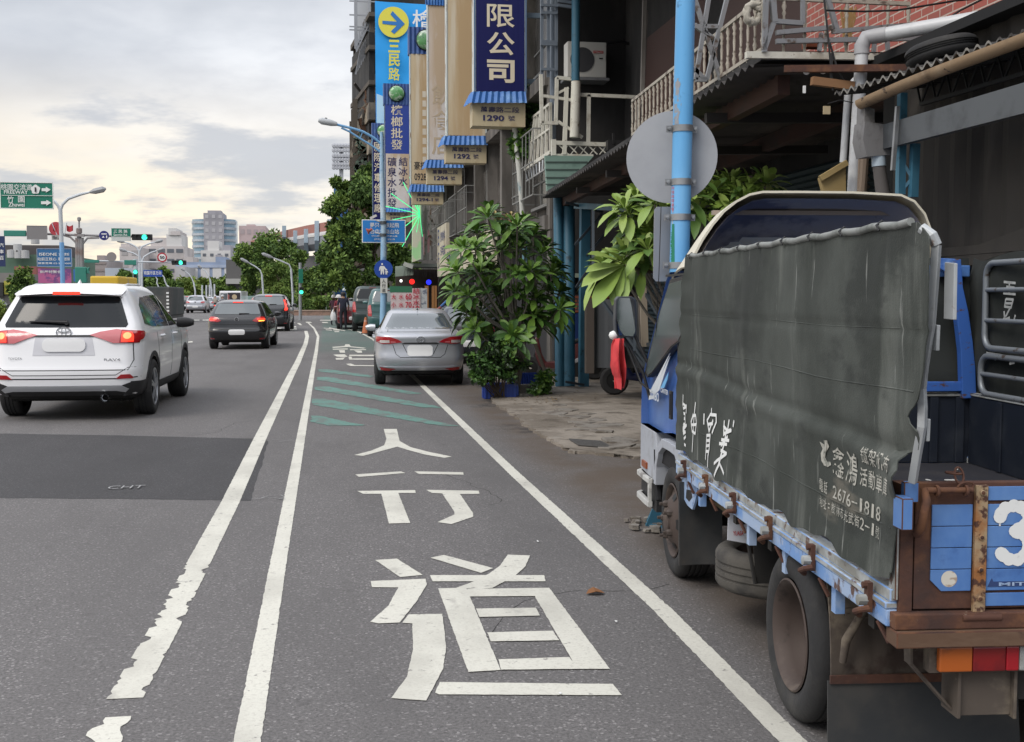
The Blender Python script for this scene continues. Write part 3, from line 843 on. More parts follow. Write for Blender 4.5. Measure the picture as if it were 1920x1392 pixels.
# lettering on the canvas: front of the truck is on the left, so it reads towards the rear
tx, ty = V((0, -1, 0)), V((0, 0, 1))
def cw(txt, box, bold=0.012):
 """box: pixel corners (left, top) and (right, bottom) of the words on the canvas plane"""
 (x0, y0), (x1, y1) = box
 a, b = TC(x0, y0), TC(x1, y1)
 n = len(txt); W_ = a.y - b.y; hh = a.z - b.z
 for i, ch in enumerate(txt):
  if ch == ' ': continue
  u = a.y - W_ * (i + 0.5) / n
  z = lerp(a.z, b.z, 0.5)
  write(mb, ch, on_canvas(u, z), tx, ty, W_ / n * (0.82 if ch not in '-:1' else 0.4), hh if ch not in '-:' else hh * (0.1 if ch == '-' else .5), bold=bold, lift=0.0)
def rowbox(txt, xl, xr, yc, hp, bold=0.012):
 """a row of characters, xl..xr in the photo, level with the canvas, hp pixels tall on the left"""
 a = TC(xl, yc); b = TC(xr, yc)
 h = TC(xl, yc - hp / 2).z - TC(xl, yc + hp / 2).z
 W_ = a.y - b.y; n = len(txt)
 for i, ch in enumerate(txt):
  if ch == ' ': continue
  u = a.y - W_ * (i + 0.5) / n
  wd = W_ / n * 0.84
  if ch in '1:': wd *= 0.45
  hh = h * (0.12 if ch == '-' else 0.5 if ch == ':' else 1.0)
  write(mb, ch, on_canvas(u, a.z), tx, ty, wd, hh, bold=bold, lift=0.0)
rowbox('鑫鴻', 1560, 1613, 862, 56, 0.022)
rowbox('鐵架帆布', 1618, 1676, 852, 32)
rowbox('活動車庫', 1614, 1672, 892, 34)
rowbox('電話 2676-1818', 1536, 1657, 908, 23, 0.008)
rowbox('地址:樹林市光武街2-1號', 1536, 1657, 938, 20, 0.006)
# the little fish-like emblem
em = [(1540, 828), (1548, 834), (1549, 826), (1556, 826), (1557, 838), (1551, 846), (1548, 858), (1552, 866), (1558, 866), (1560, 872), (1553, 876), (1546, 873), (1541, 864), (1540, 850), (1544, 842)]
mb.face([on_canvas(TC(x, y).y, TC(x, y).z) for x, y in em])
for p in mb.v: p.x = -0.022 + sag(p.y, p.z) - 0.0065
T(mb, 'canvas_lettering', mat('stencil_paint', (0.44, 0.43, 0.38), 0.85, var=[((0.14, 0.15, 0.13), 26, 0.52, 0.64, (1, 1, 1), 0.85)]), canvas)
mb = MB()
ZT = lambda pts: [(1160 + .2874 * x, 740 + .2874 * y) for x, y in pts]
fC = lambda x, y: on_canvas(TC(x, y).y, TC(x, y).z)
for s in ([(432, 5), (425, 70), (408, 128)], [(428, 60), (455, 80), (420, 95)], [(455, 70), (452, 118)], [(424, 120), (420, 190), (445, 195), (443, 125), (424, 122)], [(424, 155), (444, 158)], [(425, 215), (455, 200), (425, 235), (445, 245), (415, 265)], [(445, 275), (415, 310), (443, 332)],
          [(515, 55), (500, 240), (488, 370)], [(502, 130), (488, 180), (492, 240), (515, 255), (524, 190), (518, 135), (500, 140)], [(492, 198), (520, 196)],
          [(572, 130), (572, 190)], [(615, 95), (618, 130)], [(590, 170), (610, 130), (645, 135), (650, 180), (632, 250)], [(590, 165), (612, 240), (630, 170)], [(600, 195), (630, 190)], [(592, 270), (582, 420)], [(592, 268), (620, 265), (614, 350), (604, 400), (602, 470)], [(592, 300), (614, 300)], [(590, 335), (612, 332)], [(586, 370), (608, 372)],
          [(695, 175), (700, 265)], [(722, 170), (718, 235)], [(695, 205), (718, 240), (735, 230)], [(700, 255), (740, 235)], [(712, 225), (706, 310), (680, 460), (655, 530)], [(690, 295), (730, 300)], [(720, 275), (690, 330)], [(680, 320), (718, 325)], [(690, 365), (720, 385)], [(715, 390), (650, 450)], [(684, 450), (706, 515)], [(752, 175), (750, 205)]):
 stroke(mb, ZT(s), 0.0075, fC, (-0.004, 0, 0))
for p in mb.v: p.x = -0.022 + sag(p.y, p.z) - 0.0075
T(mb, 'canvas_graffiti', SPRAY, canvas)
# galvanised uprights and hinge plates at the torn rear edge
mb = MB()
mb.tube([TS(x, y, .012) for x, y in ((1711, 905), (1720, 850), (1729, 800), (1730, 765), (1728, 730), (1732, 690), (1745, 610), (1752, 520), (1756, 460))], 0.015, 4)
for x0, x1, y0, y1 in ((1771, 1789, 492, 600), (1742, 1757, 608, 658), (1728, 1739, 784, 828)): mb.prism([TS(x, y, .03) for x, y in ((x0, y0), (x1, y0 + 2), (x1 - 2, y1), (x0 - 2, y1 - 2))], (.01, 0, 0))
mb.tube([TS(1756, 460, .012), TS(1748, 442, 0), TS(1728, 428, -.02)], 0.016, 8)
T(mb, 'canvas_upright', mat('galvanised_upright', (0.42, 0.44, 0.45), 0.5, 0.3, var=[((0.20, 0.11, 0.07), 12, 0.58, 0.66), ((0.25, 0.26, 0.27), 5, 0.45, 0.65)]), bevel=0.002)
# ---- tailgate
mb = MB()
zb, zt = 0.692, 1.062
mb.box((0.045, -1.0, zb), (W_T - .045, -0.965, zt), 0)
T_GATE = mb
gate = T(mb, 'tailgate', T_RUST, bevel=0.003)
mb = MB()
def panel(v0, v1, zs, chl=0.0, chr_=0.0):
 n = len(zs) - 1
 for i in range(n):
  a, b = zs[i] + 0.0012, zs[i + 1] - 0.0012
  if i == 0 and (chl or chr_):
   ps = [(v0 + chl, a), (v1 - chr_, a), (v1, a + chr_), (v1, b), (v0, b), (v0, a + chl)]
  else: ps = [(v0, a), (v1, a), (v1, b), (v0, b)]
  pp = []
  for p in ps:
   if not pp or (abs(p[0] - pp[-1][0]) + abs(p[1] - pp[-1][1])) > 1e-5: pp.append(p)
  mb.prism([(x, -1.0005, z) for x, z in pp], (0, -0.006, 0))
zs = [0.745, 0.81, 0.873, 0.936, 1.0]
panel(0.092, 0.212, zs, 0.032, 0)
panel(0.258, 0.735, zs)
panel(0.765, W_T - .258, zs)
panel(W_T - .212, W_T - .092, zs, 0, 0.032)
for a, b in ((0.258, 0.735), (0.765, W_T - .258)):
 mb.box((a, -1.0065, 1.010), (b, -1.0005, 1.050)); mb.box((a, -1.0065, 0.700), (b, -1.0005, 0.738))
T(mb, 'gate_panel', T_BLUE, gate, bevel=0.0012)
for v in (0.235, W_T - .235):
 mb = MB()
 mb.box((v - .018, -1.016, 0.668), (v + .018, -1.001, 1.056), 0)
 for z in (1.035, 0.905, 0.81, 0.725):
  mb.lathe([(0, .0), (.009, .0), (.008, .006), (0, .008)], Matrix.Translation((v, -1.016, z)) @ Matrix.Rotation(R(90), 4, 'X'), 10, 1)
 T(mb, 'hinge_strap', [T_STRAP, T_RUST], gate, bevel=0.002)
 mb = MB()
 mb.tube([(v - .055, -1.022, 0.672), (v + .06, -1.022, 0.672)], 0.013, 12)
 T(mb, 'hinge_barrel', T_RUST, gate, smooth=40)
mb = MB()
for v in (0.147, W_T - .147):
 mb.disc((v, -1.0072, 0.782), (0, -1, 0), 0.024, 24)
T(mb, 'reflector', mat('peeling_reflector', (0.60, 0.57, 0.50), 0.5, var=[((0.32, 0.22, 0.15), 26, 0.5, 0.6, (1, 1, 2.5), 0.8)]), gate)
mb = MB()
ctr = [(-.045, .055), (-.03, .075), (0, .083), (.032, .072), (.042, .045), (.028, .022), (.0, .008), (.03, -.004), (.044, -.028), (.04, -.058), (.012, -.076), (-.02, -.074), (-.044, -.052)]
P = [V((0.338 + x, -1.0078, 0.912 + z)) for x, z in ctr]
for i in range(len(P) - 1):
 for k in range(6):
  c = P[i].lerp(P[i + 1], k / 6) + V((0, -0.0001 * (i * 6 + k) * 0.2, 0))
  mb.disc(c, (0, -1, 0), 0.0175 + 0.0025 * math.sin(i * 2.1 + k), 12)
mb.disc(P[0] + V((0, -.0022, -.004)), (0, -1, 0), 0.020, 12); mb.box((0.291, -1.0082, 0.935), (0.296, -1.0074, 0.965))
T(mb, 'sprayed_number', SPRAY, gate)
mb = MB()
mb.box((0.272, -1.0078, 0.757), (0.56, -1.0068, 0.772), 1)
mb.prism([V((0.262, -1.0070, 0.757)), V((0.286, -1.0070, 0.757)), V((0.274, -1.0070, 0.783))], (0, -.001, 0), 1)
write(mb, 'MITSUBISHI', V((0.42, -1.0080, 0.7645)), (1, 0, 0), (0, 0, 1), 0.25, 0.011, 0, 0.02, 0.001)
T(mb, 'gate_lettering', [T_PALE, mat('worn_navy_strip', (0.025, 0.05, 0.15), 0.6, var=[((0.12, 0.26, 0.56), 16, 0.55, 0.66)])], gate)
# latch: rod, chain, lever
mb = MB()
mb.tube([(0.065, -1.028, 1.045), (0.20, -1.028, 1.045)], 0.009, 10)
mb.tube([(0.055, -1.03, 1.052), (0.058, -1.045, 1.02), (0.05, -1.05, 0.99), (0.045, -1.04, 0.94), (0.04, -1.02, 0.915)], [.010, .012, .012, .016, .012], 10)
for v in (0.095, 0.18):
 mb.lathe([(.008, -.004), (.016, -.004), (.018, 0), (.016, .004), (.008, .004)], Matrix.Translation((v, -1.028, 1.043)) @ Matrix.Rotation(R(90), 4, 'Y'), 14)
def link(c, M):
 ps = [M @ V((.013 * math.cos(t), .024 * math.sin(t), 0)) + V(c) for t in [2 * math.pi * k / 12 for k in range(13)]]
 mb.tube(ps, .0036, 6, cap=False)
link((0.165, -1.015, 1.085), Matrix.Rotation(R(70), 3, 'X')); link((0.178, -1.03, 1.055), Matrix.Rotation(R(80), 3, 'Y') @ Matrix.Rotation(R(90), 3, 'X')); link((0.155, -1.0, 1.09), Matrix.Rotation(R(30), 3, 'Z'))
T(mb, 'gate_latch', T_RUST, gate, smooth=50)
# corner posts of the bed
for v0, s in ((0.0, 1), (W_T, -1)):
 mb = MB()
 a, b = sorted((v0, v0 + s * 0.040))
 mb.box((a, -1.004, 0.685), (b, -0.93, 1.06), 0)
 mb.box((a - .002, -1.03, 1.01), (b + .002, -1.006, 1.07), 1)
 a2, b2 = sorted((v0 - s * .036, v0 - s * .004))
 mb.box((a2, -1.10, 0.945), (b2, -1.035, 1.035), 1)
 a3, b3 = sorted((v0 - s * .012, v0 - s * .001))
 mb.box((a3, -1.005, 0.72), (b3, -0.955, 0.944), 2)
 T(mb, 'bed_corner', [T_RUST, T_BLUE, T_LIP], bevel=0.003)
mb = MB()
mb.box((-0.02, -1.03, 0.64), (W_T + .02, -0.96, 0.686), 0)
mb.box((-0.02, -1.045, 0.590), (W_T + .02, -0.965, 0.638), 1)
T(mb, 'rear_beam', [T_RUST, T_BEAM], bevel=0.004)
# tail lamps on their brackets
for s in (1, -1):
 v0 = 0.12 if s == 1 else W_T - 0.12
 X = lambda x: v0 + s * x
 mb = MB()
 def bx(x0, x1, u0, u1, z0, z1, m): a, b = sorted((X(x0), X(x1))); mb.box((a, u0, z0), (b, u1, z1), m)
 bx(-.02, .30, -.995, -.95, .500, .588, 0)
 bx(.08, .24, -.97, -.93, .362, .498, 0); bx(.24, .25, -.99, -.88, .355, .50, 0); bx(.07, .08, -.99, -.88, .36, .50, 0)
 mb.bar((X(-.055), -.93, .515), (X(.07), -.93, .375), 0.008, 0.05, 0, (0, 1, 0))
 mb.bar((X(-.058), -.93, .60), (X(-.055), -.93, .51), 0.008, 0.05, 0, (0, 1, 0))
 lamp = T(mb, 'tail_lamp', T_MUD, bevel=0.002)
 for nm, x0, x1, m in (('amber_lens', 0.0, .098, AMBER), ('red_lens', .100, .198, REDL), ('stop_lens', .200, .238, REDB), ('clear_lens', .24, .27, T_LIP)):
  mb = MB(); bx(x0, x1, -1.018, -.9955, .510, .582, 0)
  T(mb, nm, m, lamp, bevel=0.004)
# rear mudguards and flaps
for s in (1, -1):
 vv = lambda v: v if s == 1 else W_T - v
 mb = MB()
 def guard(i, j):
  v = vv(lerp(0.01, 0.62, i)); z = lerp(0.285, 0.652, j)
  return (v, -0.43 + 0.07 * j * j + 0.006 * math.sin(i * 20) + 0.012 * math.exp(-((i - .25) / .03) ** 2) + 0.012 * math.exp(-((i - .62) / .03) ** 2), z)
 mb.grid(guard, 30, 10)
 T(mb, 'rear_mudguard', T_MUD, smooth=50, solid=0.006)
 mb = MB()
 a, b = sorted((vv(0.0), vv(0.62)))
 mb.box((a, -0.452, 0.283), (b, -0.443, 0.312))
 T(mb, 'guard_strip', T_RUST)
 mb = MB()
 def flap(i, j):
  v = vv(lerp(-0.005, 0.66, i)); z = lerp(0.075, 0.29, j)
  return (v, -0.442 - 0.02 * (1 - j) + 0.012 * math.sin(i * 4 + 1) * (1 - j), z)
 mb.grid(flap, 14, 6)
 T(mb, 'mud_flap', T_FLAP, smooth=50, solid=0.008)
 mb = MB()
 mb.tube([(vv(.12), -.47, .60), (vv(.10), -.485, .55), (vv(.045), -.47, .44), (vv(.04), -.455, .36)], [.008, .014, .016, .012], 8)
 for k in range(5): mb.tube([(vv(.12 + jit(.02)), -.48, .56), (vv(.06 + jit(.05)), -.5, .55 + jit(.03)), (vv(.10 + jit(.08)), -.49, .54 + jit(.02))], .0018, 5)
 T(mb, 'flap_hanger', T_MUD, smooth=50)
# wheels
def tyre_prof(r, w, rim, grooves=True):
 p = [(rim, 0.012), (rim + .012, -.002), (lerp(rim, r, .45), -.014), (r - .03, -.010), (r - .010, .004), (r, .022)]
 if grooves:
  for k in range(1, 4):
   c = .022 + (w - .044) * k / 4
   p += [(r, c - .007), (r - .008, c - .005), (r - .008, c + .005), (r, c + .007)]
 p += [(r, w - .022), (r - .010, w - .004), (r - .03, w + .01), (lerp(rim, r, .45), w + .014), (rim + .012, w + .002), (rim, w - .012)]
 return p
def truck_wheel(v, u, side, kind):
 """side +1: outer face looks to the left of the truck"""
 M = Matrix.Translation((v, u, 0.32)) @ (Matrix.Rotation(R(90), 4, 'Y') if side == 1 else Matrix.Rotation(R(-90), 4, 'Y'))
 mb = MB()
 mb.lathe(tyre_prof(0.32, 0.16, 0.205), M, 48)
 if kind == 'rear': mb.lathe(tyre_prof(0.32, 0.16, 0.205), M @ Matrix.Translation((0, 0, 0.19)), 48)
 w = T(mb, 'wheel', RUBBER, smooth=35)
 mb = MB()
 if kind == 'rear':
  mb.lathe([(0.207, .0), (.212, -.006), (.205, -.010), (.196, -.002), (.186, .012), (.178, .05), (.172, .11), (.15, .135), (.09, .125), (.075, .08), (.06, .07), (0, .068)], M, 40)
 else:
  mb.lathe([(0.207, .0), (.212, -.006), (.205, -.010), (.196, -.002), (.190, .02), (.165, .018), (.12, -.022), (.085, -.035), (.075, -.030), (.07, -.045), (.05, -.05), (0, -.05)], M, 40)
 T(mb, 'rim', HUB, w, smooth=40)
 mb = MB()
 nz = .12 if kind == 'rear' else -.04
 for k in range(5):
  a = 2 * math.pi * k / 5 + .3
  Mk = M @ Matrix.Translation((.095 * math.cos(a), .095 * math.sin(a), nz))
  mb.lathe([(.020, .02), (.020, -.004), (.016, -.014), (.010, -.016), (.010, -.034), (0, -.036)], Mk, 6)
 T(mb, 'wheel_nut', NUT, w, smooth=30)
 if kind == 'front':
  mb = MB()
  for k in range(5):
   a = 2 * math.pi * k / 5 + .93
   c = M @ V((.142 * math.cos(a), .142 * math.sin(a), -.006)); n = (M.to_3x3() @ V((-.63 * 0 + math.cos(a) * .55, math.sin(a) * .55, -1)))
   mb.disc(c, n, .024, 14, ry=.030)
  T(mb, 'rim_hole', BLACK, w)
truck_wheel(0.005, 0.0, 1, 'rear'); truck_wheel(W_T - .005, 0.0, -1, 'rear')
truck_wheel(0.02, 2.22, 1, 'front'); truck_wheel(W_T - .02, 2.22, -1, 'front')
# spare wheel slung under the bed
M = Matrix.Translation((0.31, 1.20, 0.20))
mb = MB(); mb.lathe(tyre_prof(0.29, 0.18, 0.19), M, 48)
sp = T(mb, 'spare_wheel', mat('dusty_tyre', (0.085, 0.078, 0.068), 0.9, var=[((0.04, 0.038, 0.036), 4, 0.45, 0.65)], bump=(50, .003)), smooth=35)
mb = MB(); mb.lathe([(.19, .17), (.17, .12), (.15, .05), (0, .05)], M, 30)
T(mb, 'rim', HUB, sp, smooth=40)
# front wheel flap, fuel tank end, bracket, number card
mb = MB()
mb.grid(lambda i, j: (lerp(-0.03, 0.21, i), 1.86 + .02 * math.sin(i * 3) - .02 * (1 - j), lerp(0.15, 0.60, j)), 8, 8)
T(mb, 'front_flap', T_FLAP, smooth=50, solid=0.01)
mb = MB()
mb.prism([TS(x, y, 0.0) for x, y in ((1279, 893), (1300, 900), (1308, 918), (1303, 940), (1298, 956), (1289, 948), (1279, 930))], (0.012, 0, 0), 0)
mb.prism([TS(x, y, -.001) for x, y in ((1287, 918), (1296, 920), (1298, 933), (1292, 941), (1286, 934))], (0.002, 0, 0), 1)
T(mb, 'tank_bracket', [T_PALE, BLACK])
mb = MB()
mb.lathe([(0, -.02), (.075, -.02), (.085, -.005), (.085, .5)], Matrix.Translation((0.20, 1.50, 0.555)) @ Matrix.Rotation(R(-90), 4, 'X') @ Matrix.Rotation(0, 4, 'Z'), 24)
T(mb, 'air_tank', mat('dull_yellow_tank', (0.13, 0.10, 0.055), 0.7), smooth=50)
mb = MB()
q = [TB(x, y, 1.02) for x, y in ((1366, 958), (1386, 970), (1400, 982), (1399, 1019), (1364, 1013))]
mb.prism(q, (0, 0.006, 0), 0)
c = TB(1384, 1000, 1.018)
write(mb, 'YUASA', c, (1, 0, 0), (0, 0, 1), 0.05, 0.022, 1, 0.02, 0.003)
T(mb, 'battery_card', [mat('white_card', (0.58, 0.60, 0.66), 0.6, var=[((0.40, 0.41, 0.45), 9, 0.5, 0.7)]), mat('red_print', (0.42, 0.03, 0.03), 0.6)])
mb = MB()
mb.tube([(0.06, .80, .62), (0.05, .76, .50), (0.05, .70, .42), (0.06, .68, .34)], .009, 6)
mb.grid(lambda i, j: (0.06 + .5 * i, .69 + .10 * j * j, lerp(.34, .62, j)), 6, 6)
T(mb, 'wheel_liner', mat('liner_black', (0.014, 0.013, 0.012), 0.9), smooth=50, solid=0.006)
# ---- cab
cab_out = [(1.76, 0.70), (1.76, 1.70), (1.84, 1.735), (2.32, 1.735), (2.42, 1.69), (3.12, 1.12), (3.18, 1.02), (3.20, 0.86), (3.20, 0.77), (2.66, 0.77), (2.40, 0.80), (2.05, 0.80)]
mb = MB()
def cabsec(v, inset):
 cu, cz = 2.45, 1.1
 return [(v, cu + (u - cu) * (1 - inset), cz + (z - cz) * (1 - inset * .6) if z > 1.2 else z) for u, z in cab_out]
secs = [cabsec(0.05, 0.03), cabsec(0.018, 0.008), cabsec(0.008, 0.0), cabsec(0.02, 0.0), cabsec(W_T - .02, 0.0), cabsec(W_T - .008, 0), cabsec(W_T - .018, 0.008), cabsec(W_T - .05, 0.03)]
n = len(cab_out)
for s in secs: mb.v += [V(p) for p in s]
for i in range(len(secs) - 1):
 for k in range(n):
  k2 = (k + 1) % n
  mb.f.append((i * n + k, i * n + k2, (i + 1) * n + k2, (i + 1) * n + k)); mb.m.append(0)
mb.f.append(tuple(range(n))); mb.m.append(0)
mb.f.append(tuple(range((len(secs) - 1) * n + n - 1, (len(secs) - 1) * n - 1, -1))); mb.m.append(0)
cab = T(mb, 'cab', mat('cab_blue_paint', (0.050, 0.135, 0.41), 0.35, var=[((0.10, 0.20, 0.48), 2.0, 0.45, 0.68), ((0.30, 0.36, 0.48), 14, 0.66, 0.73, (1, 1, 1), 0.5), ((0.03, 0.08, 0.24), 5, 0.58, 0.7)], coat=0.15), smooth=30)
# side window: black seal, then the pane
win = [(1258, 524), (1290, 515), (1290, 610), (1277, 640), (1262, 650), (1222, 702), (1214, 708), (1210, 700), (1216, 672), (1236, 592)]
mb = MB()
wp = [TS(x, y, 0.045) for x, y in win]
ctr_ = sum(wp, V()) / len(wp)
def on_side(p, d): return V((0.05 - 0.004 - d if False else p.x, p.y, p.z))
mb.prism([V((-0.004, p.y, p.z)) for p in [TS(x, y, 0.0) for x, y in win]], (0.04, 0, 0), 0)
wdw = T(mb, 'window', BLACK, cab)
mb = MB()
wi = [TS(x, y, 0.0) for x, y in win]; cc = sum(wi, V()) / len(wi)
mb.prism([V((-0.007, cc.y + (p.y - cc.y) * .90, cc.z + (p.z - cc.z) * .93)) for p in wi], (0.002, 0, 0), 0)
T(mb, 'pane', mat('cab_glass', (0.045, 0.065, 0.065), 0.24, spec=0.6), wdw)
mb = MB()
mb.box((0.002, 2.06, 0.81), (0.007, 2.068, 1.70)); mb.box((0.003, 1.90, 1.71), (0.02, 2.42, 1.722))
T(mb, 'door_seam', BLACK, cab)
mb = MB()
mb.box((-.004, 2.20, 0.90), (0.009, 2.262, 1.06), 0); mb.box((-.010, 2.215, 0.925), (-.003, 2.235, 1.045), 1)
T(mb, 'door_handle', [BLACK, mat('handle_blue', (0.02, 0.04, 0.1), 0.4)], cab, bevel=0.004)
mb = MB()
for s, m in (([(1218, 735), (1232, 708), (1256, 662), (1240, 702), (1228, 740)], 0), ([(1227, 740), (1240, 703), (1256, 668), (1246, 700), (1236, 732)], 0), ([(1246, 712), (1253, 698), (1251, 712), (1245, 728), (1238, 728)], 1), ([(1217, 742), (1228, 742), (1226, 748), (1216, 750)], 0)):
 mb.prism([TS(x, y, 0.004) for x, y in s], (0.004, 0, 0), m)
c = TS(1227, 743, 0.0)
write(mb, 'TURBO', TS(1227, 742, -0.001), tx, ty, 0.30, 0.055, 0, 0.02, 0.002)
write(mb, 'CANTER', TS(1246, 734, -0.001), tx, ty, 0.22, 0.028, 0, 0.02, 0.002)
T(mb, 'cab_graphics', [mat('decal_white', (0.62, 0.66, 0.70), 0.5), mat('decal_sky', (0.15, 0.42, 0.72), 0.5)], cab)
# grey lower cab, wheel arch, bumper
mb = MB()
mb.prism([V((0.006, u, z)) for u, z in ((3.205, 0.768), (2.70, 0.768), (2.66, 0.66), (2.62, 0.52), (2.62, 0.46), (3.205, 0.48))], (W_T - .012, 0, 0), 0)
T(mb, 'lower_panel', T_GREY, bevel=0.006)
mb = MB()
arch = [(2.66, .46), (2.64, .58), (2.56, .70), (2.42, .765), (2.2, .77), (2.0, .765), (1.90, .745)]
inn = [(2.60, .46), (2.585, .57), (2.52, .665), (2.40, .715), (2.2, .72), (2.06, .715), (2.02, .69)]
mb.prism([V((-.012, u, z)) for u, z in arch + [(1.86, .73), (1.86, .62), (1.95, .60), (2.00, .64)] + inn[::-1]], (.10, 0, 0), 0)
mb.prism([V((-.013, u, z)) for u, z in ((1.90, .70), (1.965, .70), (1.965, .64), (1.91, .64))], (.002, 0, 0), 1)
T(mb, 'wheel_arch', [T_GREY, BLACK], bevel=0.004)
mb = MB()
mb.tube([(0.02, 2.72, .66), (.02, 2.70, .50), (.02, 2.64, .36)], .02, 6); mb.box((0.02, 1.85, .60), (.5, 2.62, .72))
T(mb, 'arch_lining', mat('arch_black', (0.010, 0.010, 0.012), 0.9))
mb = MB()
bp = [(1.5, 3.30), (0.20, 3.30), (0.05, 3.26), (-0.01, 3.16), (-0.012, 2.95), (-0.008, 2.78)]
for z, h in ((.455, .03), (.31, .035)):
 for i in range(len(bp) - 1): mb.bar((bp[i][0], bp[i][1], z), (bp[i + 1][0], bp[i + 1][1], z), .03, h)
mb.bar((.05, 3.26, .47), (.05, 3.26, .30), .03, .03); mb.bar((-.008, 2.80, .47), (-.008, 2.80, .29), .02, .04)
bumper = T(mb, 'bumper', mat('bumper_white', (0.52, 0.52, 0.50), 0.5, var=[((0.25, 0.24, 0.23), 5, 0.5, 0.65)]), bevel=0.004)
mb = MB(); mb.box((0.02, 2.72, .27), (W_T - .02, 3.24, .50))
T(mb, 'bumper_core', mat('bumper_black', (0.02, 0.02, 0.022), 0.6))
mb = MB(); mb.box((-.006, 2.95, .505), (.01, 3.10, .545))
T(mb, 'side_marker', mat('dull_orange_lens', (0.25, 0.06, 0.015), 0.35))
# roof visor, open to the rear
va = [(1288, 500), (1300, 478), (1316, 448), (1335, 420), (1356, 395), (1380, 376), (1405, 363), (1430, 358), (1500, 358), (1600, 359), (1690, 364), (1716, 376), (1736, 400), (1748, 432), (1754, 470), (1757, 500)]
A0 = [TB(x, y, 1.80) for x, y in va]
cx_ = (A0[0].x + A0[-1].x) / 2
mb = MB()
def ring(u, sx, zs, z0=1.66): return [V((cx_ + (p.x - cx_) * sx, u, z0 + (p.z - z0) * zs)) for p in A0]
rings = [ring(1.80, 1, 1), ring(1.95, 1.0, .97), ring(2.15, .98, .80), ring(2.35, .95, .50), ring(2.46, .92, .16)]
n = len(A0)
for r_ in rings: mb.v += r_
for i in range(4):
 for k in range(n - 1):
  mb.f.append((i * n + k, i * n + k + 1, (i + 1) * n + k + 1, (i + 1) * n + k)); mb.m.append(0)
vis = T(mb, 'roof_visor', T_CREAM, cab, smooth=60, solid=0.012)
mb = MB()
rin = [[V((cx_ + (p.x - cx_) * .94, p.y + .012, 1.66 + (p.z - 1.66) * .92)) for p in r_] for r_ in rings]
for r_ in rin: mb.v += r_
for i in range(4):
 for k in range(n - 1):
  mb.f.append((i * n + k, i * n + k + 1, (i + 1) * n + k + 1, (i + 1) * n + k)); mb.m.append(0)
zz1, zz2 = A0[8].z - .10, A0[8].z - .22
mb.box((A0[4].x, 2.02, zz1 - .012), (A0[11].x, 2.06, zz1 + .012), 1)
T(mb, 'shaded_visor_inside', [T_INNER, mat('visor_rib', (0.28, 0.23, 0.19), 0.8)], vis, smooth=60)
mb = MB()
mb.box((0.02, 1.70, 1.70), (W_T - .02, 1.76, 1.76))
T(mb, 'cab_gutter', T_BLUE, cab, bevel=.006)
# door mirror on its arm
m0 = TB(1173, 596, 3.0)
mb = MB()
mp_ = [TB(x, y, 3.0) for x, y in ((1160, 556), (1185, 556), (1192, 562), (1194, 590), (1193, 625), (1188, 634), (1160, 632), (1154, 625), (1153, 600), (1155, 562))]
mb.prism(mp_, (0, 0.09, 0), 0)
mirror = T(mb, 'door_mirror', mat('mirror_shell', (0.03, 0.035, 0.045), 0.4), bevel=0.006)
mb = MB()
mc = sum(mp_, V()) / len(mp_)
mb.face([V((mc.x + (p.x - mc.x) * .88, 2.996, mc.z + (p.z - mc.z) * .92)) for p in mp_])
T(mb, 'mirror_glass', mat('mirror_silver', (0.75, 0.78, 0.8), 0.03, 1.0), mirror)
mb = MB()
zq = mc.z
mb.tube([(mc.x, 3.05, mp_[6].z - .01), (mc.x + .12, 3.03, zq - .36), (0.02, 2.96, zq - .52)], .010, 8)
mb.tube([(mc.x + .06, 3.05, mp_[6].z + .02), (0.03, 3.0, zq - .33)], .010, 8)
mb.tube([(mc.x - .0, 3.05, mp_[6].z - .02), (mc.x + .1, 3.0, zq - .42), (0.02, 2.9, zq - .47)], .008, 8)
T(mb, 'mirror_arm', BLACK, mirror, smooth=50)
mb = MB()
mb.lathe([(0, -.03), (.022, -.02), (.03, 0), (.022, .02), (0, .03)], Matrix.Translation(TB(1150, 629, 3.02)), 12)
T(mb, 'wide_mirror', WHITE, mirror, smooth=60)
mb = MB()
mb.tube([(-.005, 2.66, 1.35), (-.03, 2.45, 1.72), (-.06, 2.25, 2.1)], .0025, 5)
T(mb, 'aerial', BLACK, cab)
# ---- the red cloth hung on the mirror arm
mb = MB()
CL = {0.0: (1150, 1172), 0.12: (1147, 1171), 0.35: (1146, 1172), 0.55: (1147, 1174), 0.72: (1150, 1174), 0.76: (1153, 1174), 1.0: (1153, 1172)}
ck = sorted(CL)
def cloth(i, j):
 for a, b in zip(ck, ck[1:]):
  if j <= b + 1e-9:
   t = (j - a) / (b - a); x0, x1 = lerp(CL[a][0], CL[b][0], t), lerp(CL[a][1], CL[b][1], t); break
 p = TB(lerp(x0, x1, i), lerp(636, 729, j), 2.96)
 p.y += 0.045 * math.sin(i * 9.0 + 1.5 * math.sin(j * 3)) * min(1, .3 + j) + 0.03 * (i > .45) - 0.02 * noise.noise(V((i * 3, j * 4, 2)))
 return T_M @ p
T_M = WM[truck.name]
mb.grid(cloth, 26, 26)
tag(mb.build('cloth', mat('red_cloth', (0.60, 0.055, 0.06), 0.9, var=[((0.45, 0.03, 0.035), 5, 0.45, 0.65)], bump=(200, .001)), smooth=60, solid=0.006), 'red cloth hanging from the mirror arm of the blue truck', 'cloth')
